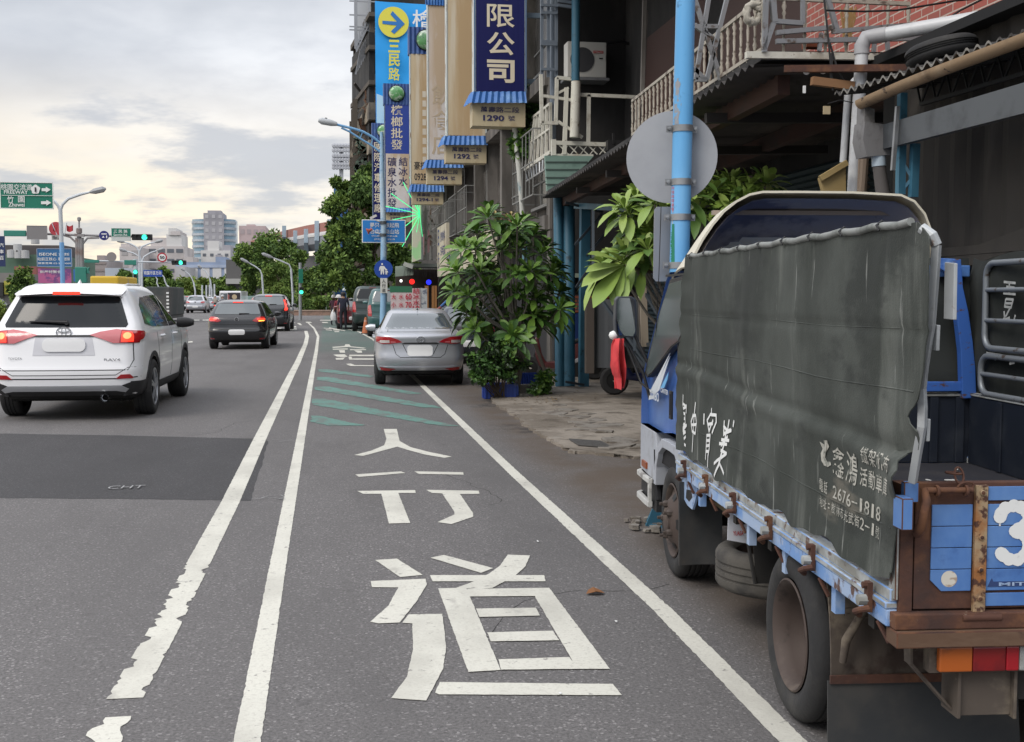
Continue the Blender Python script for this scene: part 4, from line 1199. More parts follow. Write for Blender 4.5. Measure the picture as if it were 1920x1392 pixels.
# ------------------------------------------------------------------ cars
def shell(slices, nc=7, ns=14, nr=10):
 """horizontal slices (z, y_rear, y_front, half_width, corner_rear, corner_front, bow_rear, bow_front) lofted into a body"""
 def outline(z, yr, yf, w, cr, cf, br, bf):
  w = max(w, .02)
  cr = min(cr, w * .95, (yf - yr) * .45); cf = min(cf, w * .95, (yf - yr) * .45)
  pts = []
  for k in range(nr): pts.append((lerp(-(w - cr), w - cr, k / nr), yr))
  for k in range(nc):
   a = R(90 * k / nc); pts.append((w - cr + cr * math.sin(a), yr + cr - cr * math.cos(a)))
  for k in range(ns): pts.append((w, lerp(yr + cr, yf - cf, k / ns)))
  for k in range(nc):
   a = R(90 * k / nc); pts.append((w - cf + cf * math.cos(a), yf - cf + cf * math.sin(a)))
  for k in range(nr): pts.append((lerp(w - cf, -(w - cf), k / nr), yf))
  for k in range(nc):
   a = R(90 * k / nc); pts.append((-(w - cf) - cf * math.sin(a), yf - cf + cf * math.cos(a)))
  for k in range(ns): pts.append((-w, lerp(yf - cf, yr + cr, k / ns)))
  for k in range(nc):
   a = R(90 * k / nc); pts.append((-(w - cr) - cr * math.cos(a), yr + cr - cr * math.sin(a)))
  out = []
  for x, y in pts:
   t = (y - yr) / (yf - yr)
   e = (x / w) ** 2
   y2 = y + br * e * max(0, 1 - t * 2.5) - bf * e * max(0, t * 2.5 - 1.5)
   x2 = x * (1 - 0.035 * (2 * t - 1) ** 2)
   out.append(V((x2, y2, z)))
  return out
 mb = MB()
 rows = [outline(*s) for s in slices]
 n = len(rows[0])
 for r_ in rows: mb.v += r_
 for i in range(len(rows) - 1):
  for k in range(n):
   k2 = (k + 1) % n
   mb.f.append((i * n + k, i * n + k2, (i + 1) * n + k2, (i + 1) * n + k)); mb.m.append(0)
 mb.f.append(tuple(range(n - 1, -1, -1))); mb.m.append(0)
 mb.f.append(tuple((len(rows) - 1) * n + k for k in range(n))); mb.m.append(0)
 return mb
def smooth_slices(keys, sub=3):
 """Catmull-Rom between the key slices"""
 out = []
 for i in range(len(keys) - 1):
  p0, p1, p2, p3 = keys[max(0, i - 1)], keys[i], keys[i + 1], keys[min(len(keys) - 1, i + 2)]
  for k in range(sub):
   t = k / sub
   def cr(a, b, c, d):
    m1, m2 = (c - a) / 2, (d - b) / 2
    if (c - b) * m1 < 0: m1 = 0
    if (c - b) * m2 < 0: m2 = 0
    lim = 3 * abs(c - b)
    m1 = max(-lim, min(lim, m1)); m2 = max(-lim, min(lim, m2))
    return (2 * t ** 3 - 3 * t ** 2 + 1) * b + (t ** 3 - 2 * t ** 2 + t) * m1 + (-2 * t ** 3 + 3 * t ** 2) * c + (t ** 3 - t ** 2) * m2
   out.append(tuple(cr(*q) for q in zip(p0, p1, p2, p3)))
 out.append(keys[-1]); return out
def bvh_of(mb): return BVHTree.FromPolygons([tuple(v) for v in mb.v], mb.f)
def patch(bvh, poly, axis, out, side=1, lift=0.004, depth=0.02, m=0, fine=0.07, round_=0):
 """lay a shape on the body: axis 'r' = seen from the rear (x, z), 's' = seen from a side (y, z)"""
 bm = bmesh.new()
 vs = [bm.verts.new((x, z, 0)) for x, z in poly]
 bm.faces.new(vs)
 bmesh.ops.triangulate(bm, faces=bm.faces[:])
 for _ in range(5):
  es = [e for e in bm.edges if e.calc_length() > fine]
  if not es: break
  bmesh.ops.subdivide_edges(bm, edges=es, cuts=1)
  bmesh.ops.triangulate(bm, faces=bm.faces[:])
 bmesh.ops.recalc_face_normals(bm, faces=bm.faces[:])
 pos = {}
 last = None
 for v in bm.verts:
  if axis == 'r': o, d = V((v.co.x, -5, v.co.y)), V((0, 1, 0))
  else: o, d = V((5 * side, v.co.x, v.co.y)), V((-side, 0, 0))
  h, nn, _, _ = bvh.ray_cast(o, d)
  if h is None: h = None
  pos[v.index] = (h, d, v.co.copy())
 bm.verts.index_update(); bm.verts.ensure_lookup_table()
 hs = [p[0] for p in pos.values() if p[0] is not None]
 if not hs: bm.free(); return
 i0 = len(out.v)
 idx = {}
 base = []
 for v in bm.verts:
  h, d, co = pos[v.index]
  if h is None:
   near = min((p for p in pos.values() if p[0] is not None), key=lambda p: (p[2] - co).length)
   h = V((co.x, near[0].y, co.y)) if axis == 'r' else V((near[0].x, co.x, co.y))
  base.append((h - d * lift, h + d * depth))
 nv = len(base)
 out.v += [b[0] for b in base] + [b[1] for b in base]
 flip = None
 for f in bm.faces:
  t = [v.index for v in f.verts]
  a, b, c = (base[k][0] for k in t)
  nrm = (b - a).cross(c - a)
  dd = V((0, 1, 0)) if axis == 'r' else V((-side, 0, 0))
  if nrm.dot(dd) > 0: t = t[::-1]
  out.f.append(tuple(i0 + k for k in t)); out.m.append(m)
 for e in bm.edges:
  if len(e.link_faces) == 1:
   a, b = (v.index for v in e.verts)
   out.f.append((i0 + a, i0 + b, i0 + nv + b, i0 + nv + a)); out.m.append(m)
 bm.free()
def mirror_poly(p): return [(-x, z) for x, z in p][::-1]
def rrect2(x0, x1, z0, z1, r, n=5):
 out = []
 for cx, cz, a0 in ((x1 - r, z1 - r, 0), (x0 + r, z1 - r, 90), (x0 + r, z0 + r, 180), (x1 - r, z0 + r, 270)):
  for k in range(n + 1):
   a = R(a0 + 90 * k / n); out.append((cx + r * math.cos(a), cz + r * math.sin(a)))
 return out
def ellipse(cx, cz, a, b, n=20): return [(cx + a * math.cos(2 * math.pi * k / n), cz + b * math.sin(2 * math.pi * k / n)) for k in range(n)]
def line_poly(pts, w):
 """a thin polygon following pts"""
 L_, R_ = [], []
 for i, p in enumerate(pts):
  a, b = pts[max(0, i - 1)], pts[min(len(pts) - 1, i + 1)]
  d = math.hypot(b[0] - a[0], b[1] - a[1]); nx, nz = -(b[1] - a[1]) / d * w / 2, (b[0] - a[0]) / d * w / 2
  L_.append((p[0] + nx, p[1] + nz)); R_.append((p[0] - nx, p[1] - nz))
 return L_ + R_[::-1]
CARW = mat('pearl_white_paint', (0.84, 0.84, 0.85), 0.28, coat=0.6)
CARS = mat('silver_paint', (0.44, 0.45, 0.48), 0.34, 0.55, coat=0.5)
CARK = mat('black_car_paint', (0.010, 0.010, 0.012), 0.22, coat=0.8)
CARD = mat('dark_car_paint', (0.020, 0.022, 0.026), 0.25, coat=0.7)
CARR = mat('maroon_paint', (0.11, 0.012, 0.016), 0.3, coat=0.6)
CARG = mat('dark_green_paint', (0.020, 0.036, 0.034), 0.3, coat=0.6)
CART = mat('teal_van_paint', (0.035, 0.105, 0.105), 0.3, coat=0.6)
CARB = mat('blue_car_paint', (0.018, 0.022, 0.035), 0.3, coat=0.6)
CHROME = mat('chrome_trim', (0.62, 0.63, 0.65), 0.18, 0.9)
SILV = mat('skid_silver', (0.40, 0.41, 0.43), 0.4, 0.4)
CLAD = mat('black_cladding', (0.022, 0.022, 0.024), 0.6)
GAP = mat('shut_line', (0.012, 0.012, 0.012), 0.8)
PLATE = mat('blank_plate', (0.74, 0.74, 0.74), 0.7)
TLRED = mat('tail_red', (0.36, 0.012, 0.016), 0.16, coat=0.8)
TLLIT = mat('tail_red_lit', (0.7, 0.03, 0.02), 0.3, emit=((1.0, 0.045, 0.02), 1.5))
TLHOT = mat('tail_red_hot', (0.9, 0.2, 0.1), 0.3, emit=((1.0, 0.20, 0.07), 2.2))
TLPINK = mat('tail_clear_red', (0.52, 0.13, 0.14), 0.2, coat=0.7)
TLAMB = mat('tail_amber_lit', (0.9, 0.4, 0.05), 0.3, emit=((1.0, 0.45, 0.06), 2.2))
TLCLR = mat('tail_clear', (0.55, 0.50, 0.48), 0.2, coat=0.6)
ALLOY = mat('alloy_wheel', (0.33, 0.34, 0.36), 0.35, 0.7)
GLASS_D = mat('tinted_glass', (0.008, 0.010, 0.012), 0.06, spec=0.35, coat=0.0)
GLASS_L = mat('sky_glass', (0.055, 0.070, 0.075), 0.04, spec=1.0, coat=1.0)
UNDER = mat('underbody', (0.008, 0.008, 0.008), 0.9)
def car_wheel(par, x, y, r, w, side, rim=ALLOY, spokes=5):
 M = Matrix.Translation((x, y, r)) @ Matrix.Rotation(R(90 * side), 4, 'Y')
 mb = MB()
 mb.lathe(tyre_prof(r, w, r * .66, r > .3), M, 30)
 whl = mb.build('wheel', RUBBER, par, local=True, smooth=35)
 mb = MB()
 rr = r * .66
 mb.lathe([(rr + .004, .0), (rr + .006, -.006), (rr - .012, -.004), (rr - .02, .02), (rr - .03, .06), (0, .07)], M, 30, [0, 0, 0, 1, 1])
 for k in range(spokes):
  for dd in (-.16, .16):
   a = 2 * math.pi * k / spokes + dd
   p, q = V((.035 * math.cos(a), .035 * math.sin(a), -.002)), V((rr * .97 * math.cos(a - dd * .3), rr * .97 * math.sin(a - dd * .3), .008))
   mb.bar(M @ p, M @ q, .030, .018, 0, M.to_3x3() @ V((0, 0, 1)))
 mb.lathe([(0, -.012), (.045, -.010), (.06, .01)], M, 14)
 mb.build('rim', [rim, UNDER], whl, local=True, smooth=40)
 return whl
def arch_cut(mb, wheels, r, half):
 """wheel wells cut out of the body shell"""
 a = mb.build('body', [CLAD], None); c = MB()
 for (x, y) in wheels:
  s = 1 if x > 0 else -1
  M = Matrix.Translation((s * (half + .3), y, r * .99)) @ Matrix.Rotation(R(-90 * s), 4, 'Y')
  c.lathe([(0, 0), (r * 1.13, 0), (r * 1.13, .58), (0, .58)], M, 40)
 b = c.build('well', [CLAD], None)
 for o in (b,):
  bm = bmesh.new(); bm.from_mesh(o.data); bmesh.ops.remove_doubles(bm, verts=bm.verts, dist=1e-4); bmesh.ops.recalc_face_normals(bm, faces=bm.faces[:]); bm.to_mesh(o.data); bm.free()
 bm = bmesh.new(); bm.from_mesh(a.data); bmesh.ops.recalc_face_normals(bm, faces=bm.faces[:]); bm.to_mesh(a.data); bm.free()
 md = a.modifiers.new('cut', 'BOOLEAN'); md.operation = 'DIFFERENCE'; md.object = b; md.solver = 'EXACT'; md.use_self = False
 dg = bpy.context.evaluated_depsgraph_get(); dg.update()
 me = bpy.data.meshes.new_from_object(a.evaluated_get(dg))
 vs = [v.co.copy() for v in me.vertices]; fs = [tuple(p.vertices) for p in me.polygons]
 out = MB(); out.v = vs; out.f = fs; out.m = [0] * len(fs)
 for i, f in enumerate(fs):
  cen = sum((vs[k] for k in f), V()) / len(f)
  for (x, y) in wheels:
   if all(abs(math.hypot(vs[k].y - y, vs[k].z - r * .99) - r * 1.13) < .006 for k in f) or (abs(cen.x) < half - .24 and math.hypot(cen.y - y, cen.z - r * .99) < r * 1.13 - .01): out.m[i] = 1
 for o in (a, b): bpy.data.objects.remove(o)
 if len(fs) < 100: return mb
 for i, f in enumerate(fs):
  if sum(vs[k].z for k in f) / len(f) < .30: out.m[i] = 1
 return out
def emblem_ovals(bvh, par, x, z, s, m=None):
 mb = MB()
 M = V((x, 0, z))
 h, _, _, _ = bvh.ray_cast(V((x, -5, z)), V((0, 1, 0)))
 y = h.y - .012
 def oval(cx, cz, a, b, w):
  ps = [(x + s * (cx + a * math.cos(t)), y, z + s * (cz + b * math.sin(t))) for t in [2 * math.pi * k / 24 for k in range(25)]]
  mb.tube(ps, s * w, 6, cap=False)
 oval(0, 0, .075, .052, .008); oval(0, 0.0, .022, .050, .006); oval(0, .022, .055, .022, .006)
 return mb.build('emblem', m or CHROME, par, local=True, smooth=60)
def emblem_ring(bvh, par, x, z, s):
 mb = MB()
 h, _, _, _ = bvh.ray_cast(V((x, -5, z)), V((0, 1, 0)))
 y = h.y - .008
 mb.disc((x, y, z), (0, -1, 0), s * .055, 24, 0, .01)
 mb.disc((x, y - .0015, z), (0, -1, 0), s * .046, 24, 1, .001)
 for pts in ([(-.03, .03), (-.008, -.002), (.0, .012), (.008, -.002), (.03, .03)], [(-.036, .012), (-.015, -.035), (0, -.008), (.015, -.035), (.036, .012)]):
  mb.tube([(x + s * a, y - .003, z + s * b) for a, b in pts], .004, 5)
 return mb.build('emblem', [CHROME, CARK], par, local=True)
def patches(name, bvh, par, items, mats, **k):
 mb = MB()
 for it in items:
  axis, poly = it[0], it[1]
  m = it[2] if len(it) > 2 else 0
  side = it[3] if len(it) > 3 else 1
  lf = it[4] if len(it) > 4 else k.get('lift', .004)
  patch(bvh, poly, axis, mb, side, lf, k.get('depth', .02), m, k.get('fine', .07))
 if k.get('each'): return build_each(mb, name, mats, par, local=True, smooth=40)
 return mb.build(name, mats, par, local=True, smooth=k.get('smooth', 40))
def mirror_part(par, side, x, y, z, shellm, sx=1.0):
 mb = MB()
 n = 10
 for k in range(n + 1):
  t = k / n
  hw = .055 * (math.sin(math.pi * min(1, .12 + .88 * t)) ** .5 if t < 1 else .05)
  rr = []
  for q in range(12):
   a = 2 * math.pi * q / 12
   rr.append(V((x + side * (.03 + .20 * t * sx), y + .05 * math.cos(a) + .05 * t, z + .075 * math.sin(a) * (1 - .55 * (t - .35) ** 2 * 2.0))))
  mb.v += rr
 for k in range(n):
  for q in range(12):
   q2 = (q + 1) % 12
   mb.f.append((k * 12 + q, k * 12 + q2, (k + 1) * 12 + q2, (k + 1) * 12 + q)); mb.m.append(0)
 mb.f.append(tuple(range(12))); mb.m.append(0); mb.f.append(tuple(n * 12 + q for q in range(11, -1, -1))); mb.m.append(0)
 mb.bar((x - side * .06, y + .06, z - .05), (x + side * .05, y + .05, z - .04), .05, .04, 0)
 return mb.build('door_mirror', [shellm], par, local=True, smooth=50)
# ---- the white SUV
def build_suv():
 t = thing('suv', 'white SUV braking in the left lane with lit red tail lamps', 'car')
 keys = [(.24, .42, 4.25, .74, .10, .2, .04, .1), (.30, .16, 4.42, .84, .16, .3, .06, .15), (.40, .06, 4.52, .885, .20, .4, .07, .2), (.60, .02, 4.57, .915, .22, .42, .08, .2),
   (.68, .035, 4.58, .915, .22, .42, .08, .2), (.84, .06, 4.56, .92, .22, .42, .08, .2), (.98, .075, 4.50, .915, .22, .40, .08, .2), (1.06, .10, 4.30, .905, .22, .4, .08, .2),
   (1.10, .13, 3.60, .89, .22, .35, .09, .16), (1.16, .18, 3.36, .87, .20, .35, .09, .14), (1.30, .27, 3.10, .81, .20, .3, .09, .12), (1.46, .37, 2.84, .735, .20, .3, .09, .10),
   (1.57, .44, 2.60, .675, .20, .3, .09, .10), (1.63, .52, 2.40, .62, .20, .3, .10, .10), (1.662, .66, 2.15, .53, .2, .3, .1, .1), (1.675, .85, 1.9, .38, .2, .3, .08, .1)]
 mb = shell(smooth_slices(keys))
 bvh = bvh_of(mb)
 r = .355
 wh = [(x, y) for x in (-1, 1) for y in (.93, 3.59)]
 body = arch_cut(mb, wh, r, .92)
 body.build('body', [CARW, UNDER], t, local=True, smooth=38)
 for x, y in wh: car_wheel(t, x * .905, y, r, .215, -1 if x > 0 else 1)
 # black lower cladding round the back and along the sills
 clad = [('r', [(-.76, .30), (.76, .30), (.84, .46), (.78, .475), (.66, .43), (-.66, .43), (-.78, .475), (-.84, .46)], 0)]
 for s in (1, -1):
  clad.append(('s', [(1.33, .26), (3.18, .26), (3.18, .40), (1.33, .40)], 0, s))
  clad.append(('s', [(.15, .30), (.55, .30), (.60, .48), (.12, .48)], 0, s))
  for yc in (.93, 3.59):
   o = [(yc + 1.30 * r * math.cos(R(a)), r + 1.30 * r * math.sin(R(a))) for a in range(-10, 191, 12)]
   i = [(yc + 1.14 * r * math.cos(R(a)), r + 1.14 * r * math.sin(R(a))) for a in range(190, -11, -12)]
   clad.append(('s', o + i, 0, s))
 patches('cladding', bvh, t, clad, [CLAD], lift=.008)
 patches('skid_plate', bvh, t, [('r', [(-.74, .385), (-.66, .43), (.66, .43), (.74, .385), (.70, .345), (.60, .365), (-.60, .365), (-.70, .345)])], [SILV], lift=.03, depth=.0)
 # rear glass, wiper, lamps
 g = [(-.70, 1.135), (.70, 1.135), (.72, 1.17), (.60, 1.48), (.57, 1.515), (-.57, 1.515), (-.60, 1.48), (-.72, 1.17)]
 gl = patches('rear_window', bvh, t, [('r', g)], [GLASS_D], lift=.006)
 mb = MB()
 h = lambda x, z: bvh.ray_cast(V((x, -5, z)), V((0, 1, 0)))[0].y
 mb.tube([(.03, h(0, 1.19) - .03, 1.195), (-.20, h(-.2, 1.2) - .03, 1.205), (-.42, h(-.42, 1.2) - .025, 1.205)], [.022, .017, .008], 8)
 mb.tube([(.02, h(0, 1.19) - .01, 1.185), (.02, h(0, 1.19) - .045, 1.19)], .025, 8)
 mb.build('wiper', BLACK, t, local=True, smooth=50)
 mb = MB()
 def sp(i, j):
  x = lerp(-.60, .60, i); e = (x / .60) ** 2
  y0 = h(x * .9, 1.56) + .10
  prof = [(y0 + .15, 1.625), (y0 - .06, 1.605), (y0 - .24, 1.565), (y0 - .255, 1.545), (y0 - .19, 1.528), (y0 - .06, 1.525)]
  k = j * 5; a = int(min(4, k)); f = k - a
  return (x * (1.06 - .03 * (j > .5)), lerp(prof[a][0], prof[a + 1][0], f) + .03 * e, lerp(prof[a][1], prof[a + 1][1], f) - .025 * e)
 mb.grid(sp, 20, 5)
 spo = mb.build('spoiler', CARW, t, local=True, smooth=45)
 mb = MB()
 mb.cbox((0, h(0, 1.56) - .16, 1.550), (.32, .02, .036))
 mb.build('brake_light', TLLIT, spo, local=True, bevel=.004)
 for s in (1, -1):
  P = (lambda p: p) if s == 1 else mirror_poly
  tl_ = patches('tail_lamp', bvh, t, [('r', P([(.30, 1.045), (.42, 1.085), (.60, 1.115), (.66, 1.105), (.64, .945), (.57, .945), (.42, 1.005)]), 1), ('r', P([(.662, 1.107), (.80, 1.095), (.865, 1.04), (.872, 1.00), (.855, .945), (.642, .945)]), 0)] +
    [('s', [(.13, .95), (.30, .99), (.42, 1.055), (.40, 1.085), (.20, 1.10), (.13, 1.08)], 0, s)], [TLRED, TLPINK], lift=.018)
  patches('lit_lamp', bvh, tl_, [('r', P([(.665, .960), (.672, 1.085), (.78, 1.075), (.80, 1.03), (.80, .962)]), 0), ('r', P(ellipse(.73, 1.035, .045, .04)), 1, 1, .030)], [TLLIT, TLHOT], lift=.024)
  patches('rear_reflector', bvh, t, [('r', P([(.60, .515), (.66, .565), (.76, .567), (.80, .525), (.78, .512)]))], [TLRED], lift=.012)
 # badge strip, plate, gaps
 patches('plate_recess', bvh, t, [('r', [(-.36, .80), (.36, .80), (.33, 1.01), (.30, 1.02), (-.30, 1.02), (-.33, 1.01)], 0), ('r', [(-.40, 1.025), (.40, 1.025), (.38, 1.045), (-.38, 1.045)], 1, 1, .015)], [mat('white_recess', (0.60, 0.60, 0.63), 0.35, coat=.4), CLAD], lift=.004)
 patches('number_plate', bvh, t, [('r', rrect2(-.245, .255, .845, 1.005, .07))], [PLATE], lift=.02)
 gaps = [('r', line_poly([(-.79, .985), (-.80, .74), (-.74, .62), (.74, .62), (.80, .74), (.79, .985)], .010)), ('r', line_poly([(-.90, .535), (-.62, .515), (.62, .515), (.90, .535)], .014)), ('r', line_poly([(-.88, .655), (-.74, .65), (-.60, .56), (.60, .56), (.74, .65), (.88, .655)], .008))]
 for s in (1, -1):
  gaps += [('s', line_poly([(1.42, .42), (1.30, .75), (1.22, 1.05)], .008), 0, s), ('s', line_poly([(2.30, .42), (2.32, 1.08)], .008), 0, s), ('s', line_poly([(3.18, .45), (3.22, 1.05)], .008), 0, s)]
 patches('shut_lines', bvh, t, gaps, [GAP], lift=.002, depth=.004)
 sg = []
 for s in (1, -1):
  sg.append(('s', [(.62, 1.17), (.95, 1.13), (1.30, 1.115), (1.28, 1.50), (1.05, 1.50), (.80, 1.40)], 0, s))
  sg.append(('s', [(1.34, 1.115), (2.20, 1.105), (2.20, 1.535), (1.32, 1.51)], 0, s))
  sg.append(('s', [(2.27, 1.105), (3.15, 1.11), (2.95, 1.30), (2.66, 1.46), (2.27, 1.535)], 0, s))
 patches('side_window', bvh, t, sg, [GLASS_D], lift=.005, each=1)
 mb = MB()
 for s in (1, -1):
  for y in (1.55, 2.55):
   hx = bvh.ray_cast(V((5 * s, y, .99)), V((-s, 0, 0)))[0].x
   mb.tube([(hx - s * .01, y - .10, .985), (hx + s * .028, y - .07, .99), (hx + s * .03, y + .07, .99), (hx - s * .01, y + .10, .99)], .018, 8)
 build_each(mb, 'door_handle', CARW, t, local=True, smooth=60)
 for s in (1, -1): mirror_part(t, s, s * .86, 2.98, 1.13, BLACK, 1.15)
 mb = MB()
 mb.lathe([(.048, -.10), (.050, 0), (.046, .006), (.040, 0), (.038, .12)], Matrix.Translation((.46, .14, .285)) @ Matrix.Rotation(R(90), 4, 'X') @ Matrix.Rotation(R(180), 4, 'X'), 18)
 mb.build('exhaust', CHROME, t, local=True, smooth=50)
 mb = MB()
 zt = 1.66
 for k in range(8):
  pass
 mb.grid(lambda i, j: ((1 - j) * .03 * math.cos(i * 6.283), .95 + .10 * (1 - j) * math.sin(i * 6.283) + .04 * j, 1.655 + .075 * j), 12, 4)
 mb.build('roof_fin', CARW, t, local=True, smooth=60)
 mb = MB()
 for s in (1, -1): mb.tube([(s * .55, .80, 1.635), (s * .565, 1.1, 1.665), (s * .56, 1.9, 1.665), (s * .52, 2.3, 1.63)], .012, 6)
 build_each(mb, 'roof_rail', CARW, t, local=True, smooth=60)
 mb = MB(); mb.box((-.70, .45, .22), (.70, 4.1, .30)); mb.box((-.5, .35, .26), (.5, .9, .34))
 mb.build('underside', UNDER, t, local=True)
 emblem_ovals(bvh, t, 0, 1.075, 1.15)
 mb = MB()
 write(mb, 'TOYOTA', (-.56, h(-.56, .76) - .012, .765), (1, 0, 0), (0, 0, 1), .16, .028, bold=.02, lift=.002)
 write(mb, 'RAV4', (.56, h(.56, .76) - .012, .745), (1, 0, 0), (0, 0, 1), .19, .032, bold=.02, lift=.002)
 mb.build('badge', CHROME, t, local=True)
 return t
suv = build_suv()
def put_car(t, rear_px, front_ref, s, label=None):
 """rear_px: pixel under the middle of the rear bumper; front_ref: heading in degrees to the right of the road"""
 p = G(*rear_px)
 return place(t, (p.x, p.y, 0), -R(front_ref), s, label)
put_car(suv, (120, 792), 1.5, 1.055)
# ---- the silver saloon
def build_sedan(name, label, paint, lamp=TLRED, glass=GLASS_L):
 t = thing(name, label, 'car')
 keys = [(.22, .35, 4.1, .70, .10, .2, .05, .1), (.28, .12, 4.28, .79, .16, .3, .08, .15), (.38, .04, 4.36, .835, .2, .35, .09, .2), (.52, .0, 4.40, .86, .22, .4, .10, .22), (.68, .03, 4.40, .865, .24, .42, .10, .22),
   (.82, .035, 4.34, .86, .24, .42, .10, .22), (.93, .02, 4.15, .85, .24, .40, .10, .2), (.985, .05, 3.7, .835, .22, .36, .10, .16), (1.01, .12, 3.35, .815, .2, .3, .09, .14), (1.035, .42, 3.25, .79, .18, .3, .06, .12), (1.07, .58, 3.12, .765, .18, .3, .06, .12),
   (1.20, .80, 2.86, .695, .2, .3, .06, .10), (1.34, 1.02, 2.58, .62, .2, .3, .06, .10), (1.42, 1.22, 2.30, .55, .2, .3, .06, .08), (1.455, 1.45, 2.05, .45, .2, .3, .05, .06), (1.47, 1.6, 1.9, .3, .15, .2, .03, .03)]
 mb = shell(smooth_slices(keys))
 bvh = bvh_of(mb)
 r = .305
 wh = [(x, y) for x in (-1, 1) for y in (.88, 3.43)]
 body = arch_cut(mb, wh, r, .865)
 body.build('body', [paint, UNDER], t, local=True, smooth=38)
 for x, y in wh: car_wheel(t, x * .845, y, r, .185, -1 if x > 0 else 1)
 # rear glass follows the sloping screen
 patches('rear_window', bvh, t, [('r', [(-.63, 1.085), (.63, 1.085), (.655, 1.10), (.50, 1.375), (-.50, 1.375), (-.655, 1.10)])], [glass], lift=.01)
 h = lambda x, z: bvh.ray_cast(V((x, -5, z)), V((0, 1, 0)))[0].y
 for s in (1, -1):
  P = (lambda p: p) if s == 1 else mirror_poly
  lp = patches('tail_lamp', bvh, t, [('r', P([(.345, .845), (.42, .895), (.56, .945), (.80, .955), (.835, .935), (.83, .845), (.72, .815), (.56, .815)]), 0), ('s', [(.08, .85), (.26, .86), (.38, .925), (.30, .955), (.12, .95)], 0, s)], [lamp], lift=.016)
  patches('lamp_lens', bvh, lp, [('r', P([(.58, .835), (.585, .885), (.80, .885), (.80, .85), (.72, .83)]), 0), ('r', P([(.46, .835), (.56, .835), (.56, .865), (.47, .86)]), 1)], [TLCLR, TLPINK], lift=.02)
  patches('rear_reflector', bvh, t, [('r', P([(.46, .335), (.56, .365), (.80, .375), (.80, .32), (.60, .30)]))], [TLRED], lift=.012)
 patches('boot_trim', bvh, t, [('r', [(-.36, .815), (-.30, .84), (.30, .84), (.36, .815), (.34, .808), (-.34, .808)], 0), ('r', [(-.84, .305), (-.5, .29), (.5, .29), (.84, .305), (.82, .21), (-.82, .21)], 0)], [CLAD], lift=.008)
 patches('chrome_strip', bvh, t, [('r', [(-.80, .395), (-.46, .372), (.46, .372), (.80, .395), (.80, .380), (.46, .345), (-.46, .345), (-.80, .380)])], [paint], lift=.02)
 patches('number_plate', bvh, t, [('r', rrect2(-.25, .23, .585, .79, .06))], [PLATE], lift=.016)
 g = [('r', line_poly([(-.52, .80), (-.46, .62), (-.38, .56), (.38, .56), (.46, .62), (.52, .80)], .011)), ('r', line_poly([(-.33, .80), (-.24, .62)], .012)), ('r', line_poly([(.33, .80), (.24, .62)], .012)), ('r', line_poly([(-.62, .99), (-.60, 1.07)], .008)), ('r', line_poly([(.62, .99), (.60, 1.07)], .008))]
 for s in (1, -1): g += [('s', line_poly([(1.25, .40), (1.12, .68), (1.10, .98)], .008), 0, s), ('s', line_poly([(2.15, .35), (2.17, 1.0)], .008), 0, s), ('s', line_poly([(3.05, .4), (3.10, .95)], .008), 0, s)]
 patches('shut_lines', bvh, t, g, [GAP], lift=.002, depth=.004)
 sg = []
 for s in (1, -1):
  sg.append(('s', [(1.02, 1.085), (2.05, 1.055), (2.05, 1.36), (1.50, 1.36), (1.25, 1.27)], 0, s))
  sg.append(('s', [(2.12, 1.055), (3.02, 1.05), (2.78, 1.20), (2.46, 1.34), (2.12, 1.36)], 0, s))
 patches('side_window', bvh, t, sg, [GLASS_D], lift=.005, each=1)
 for s in (1, -1): mirror_part(t, s, s * .80, 2.86, 1.05, paint, 1.0)
 mb = MB()
 for s in (1, -1):
  for y in (1.40, 2.40):
   hx = bvh.ray_cast(V((5 * s, y, .90)), V((-s, 0, 0)))[0].x
   mb.tube([(hx - s * .01, y - .09, .895), (hx + s * .028, y - .06, .90), (hx + s * .03, y + .06, .90), (hx - s * .01, y + .09, .90)], .017, 8)
 build_each(mb, 'door_handle', CHROME, t, local=True, smooth=60)
 mb = MB(); mb.tube([(0, 1.35, 1.44), (0, 1.18, 1.62)], [.006, .003], 6); mb.lathe([(.03, 0), (.015, .03), (0, .035)], Matrix.Translation((0, 1.36, 1.43)), 10)
 mb.build('aerial', BLACK, t, local=True)
 mb = MB(); mb.box((-.66, .40, .20), (.66, 3.9, .28))
 mb.build('underside', UNDER, t, local=True)
 emblem_ovals(bvh, t, 0, .90, 1.0)
 return t
sedan = build_sedan('sedan', 'silver saloon parked across the edge line beside the leafy shrubs', CARS)
put_car(sedan, (789, 726), 2.0, .93)
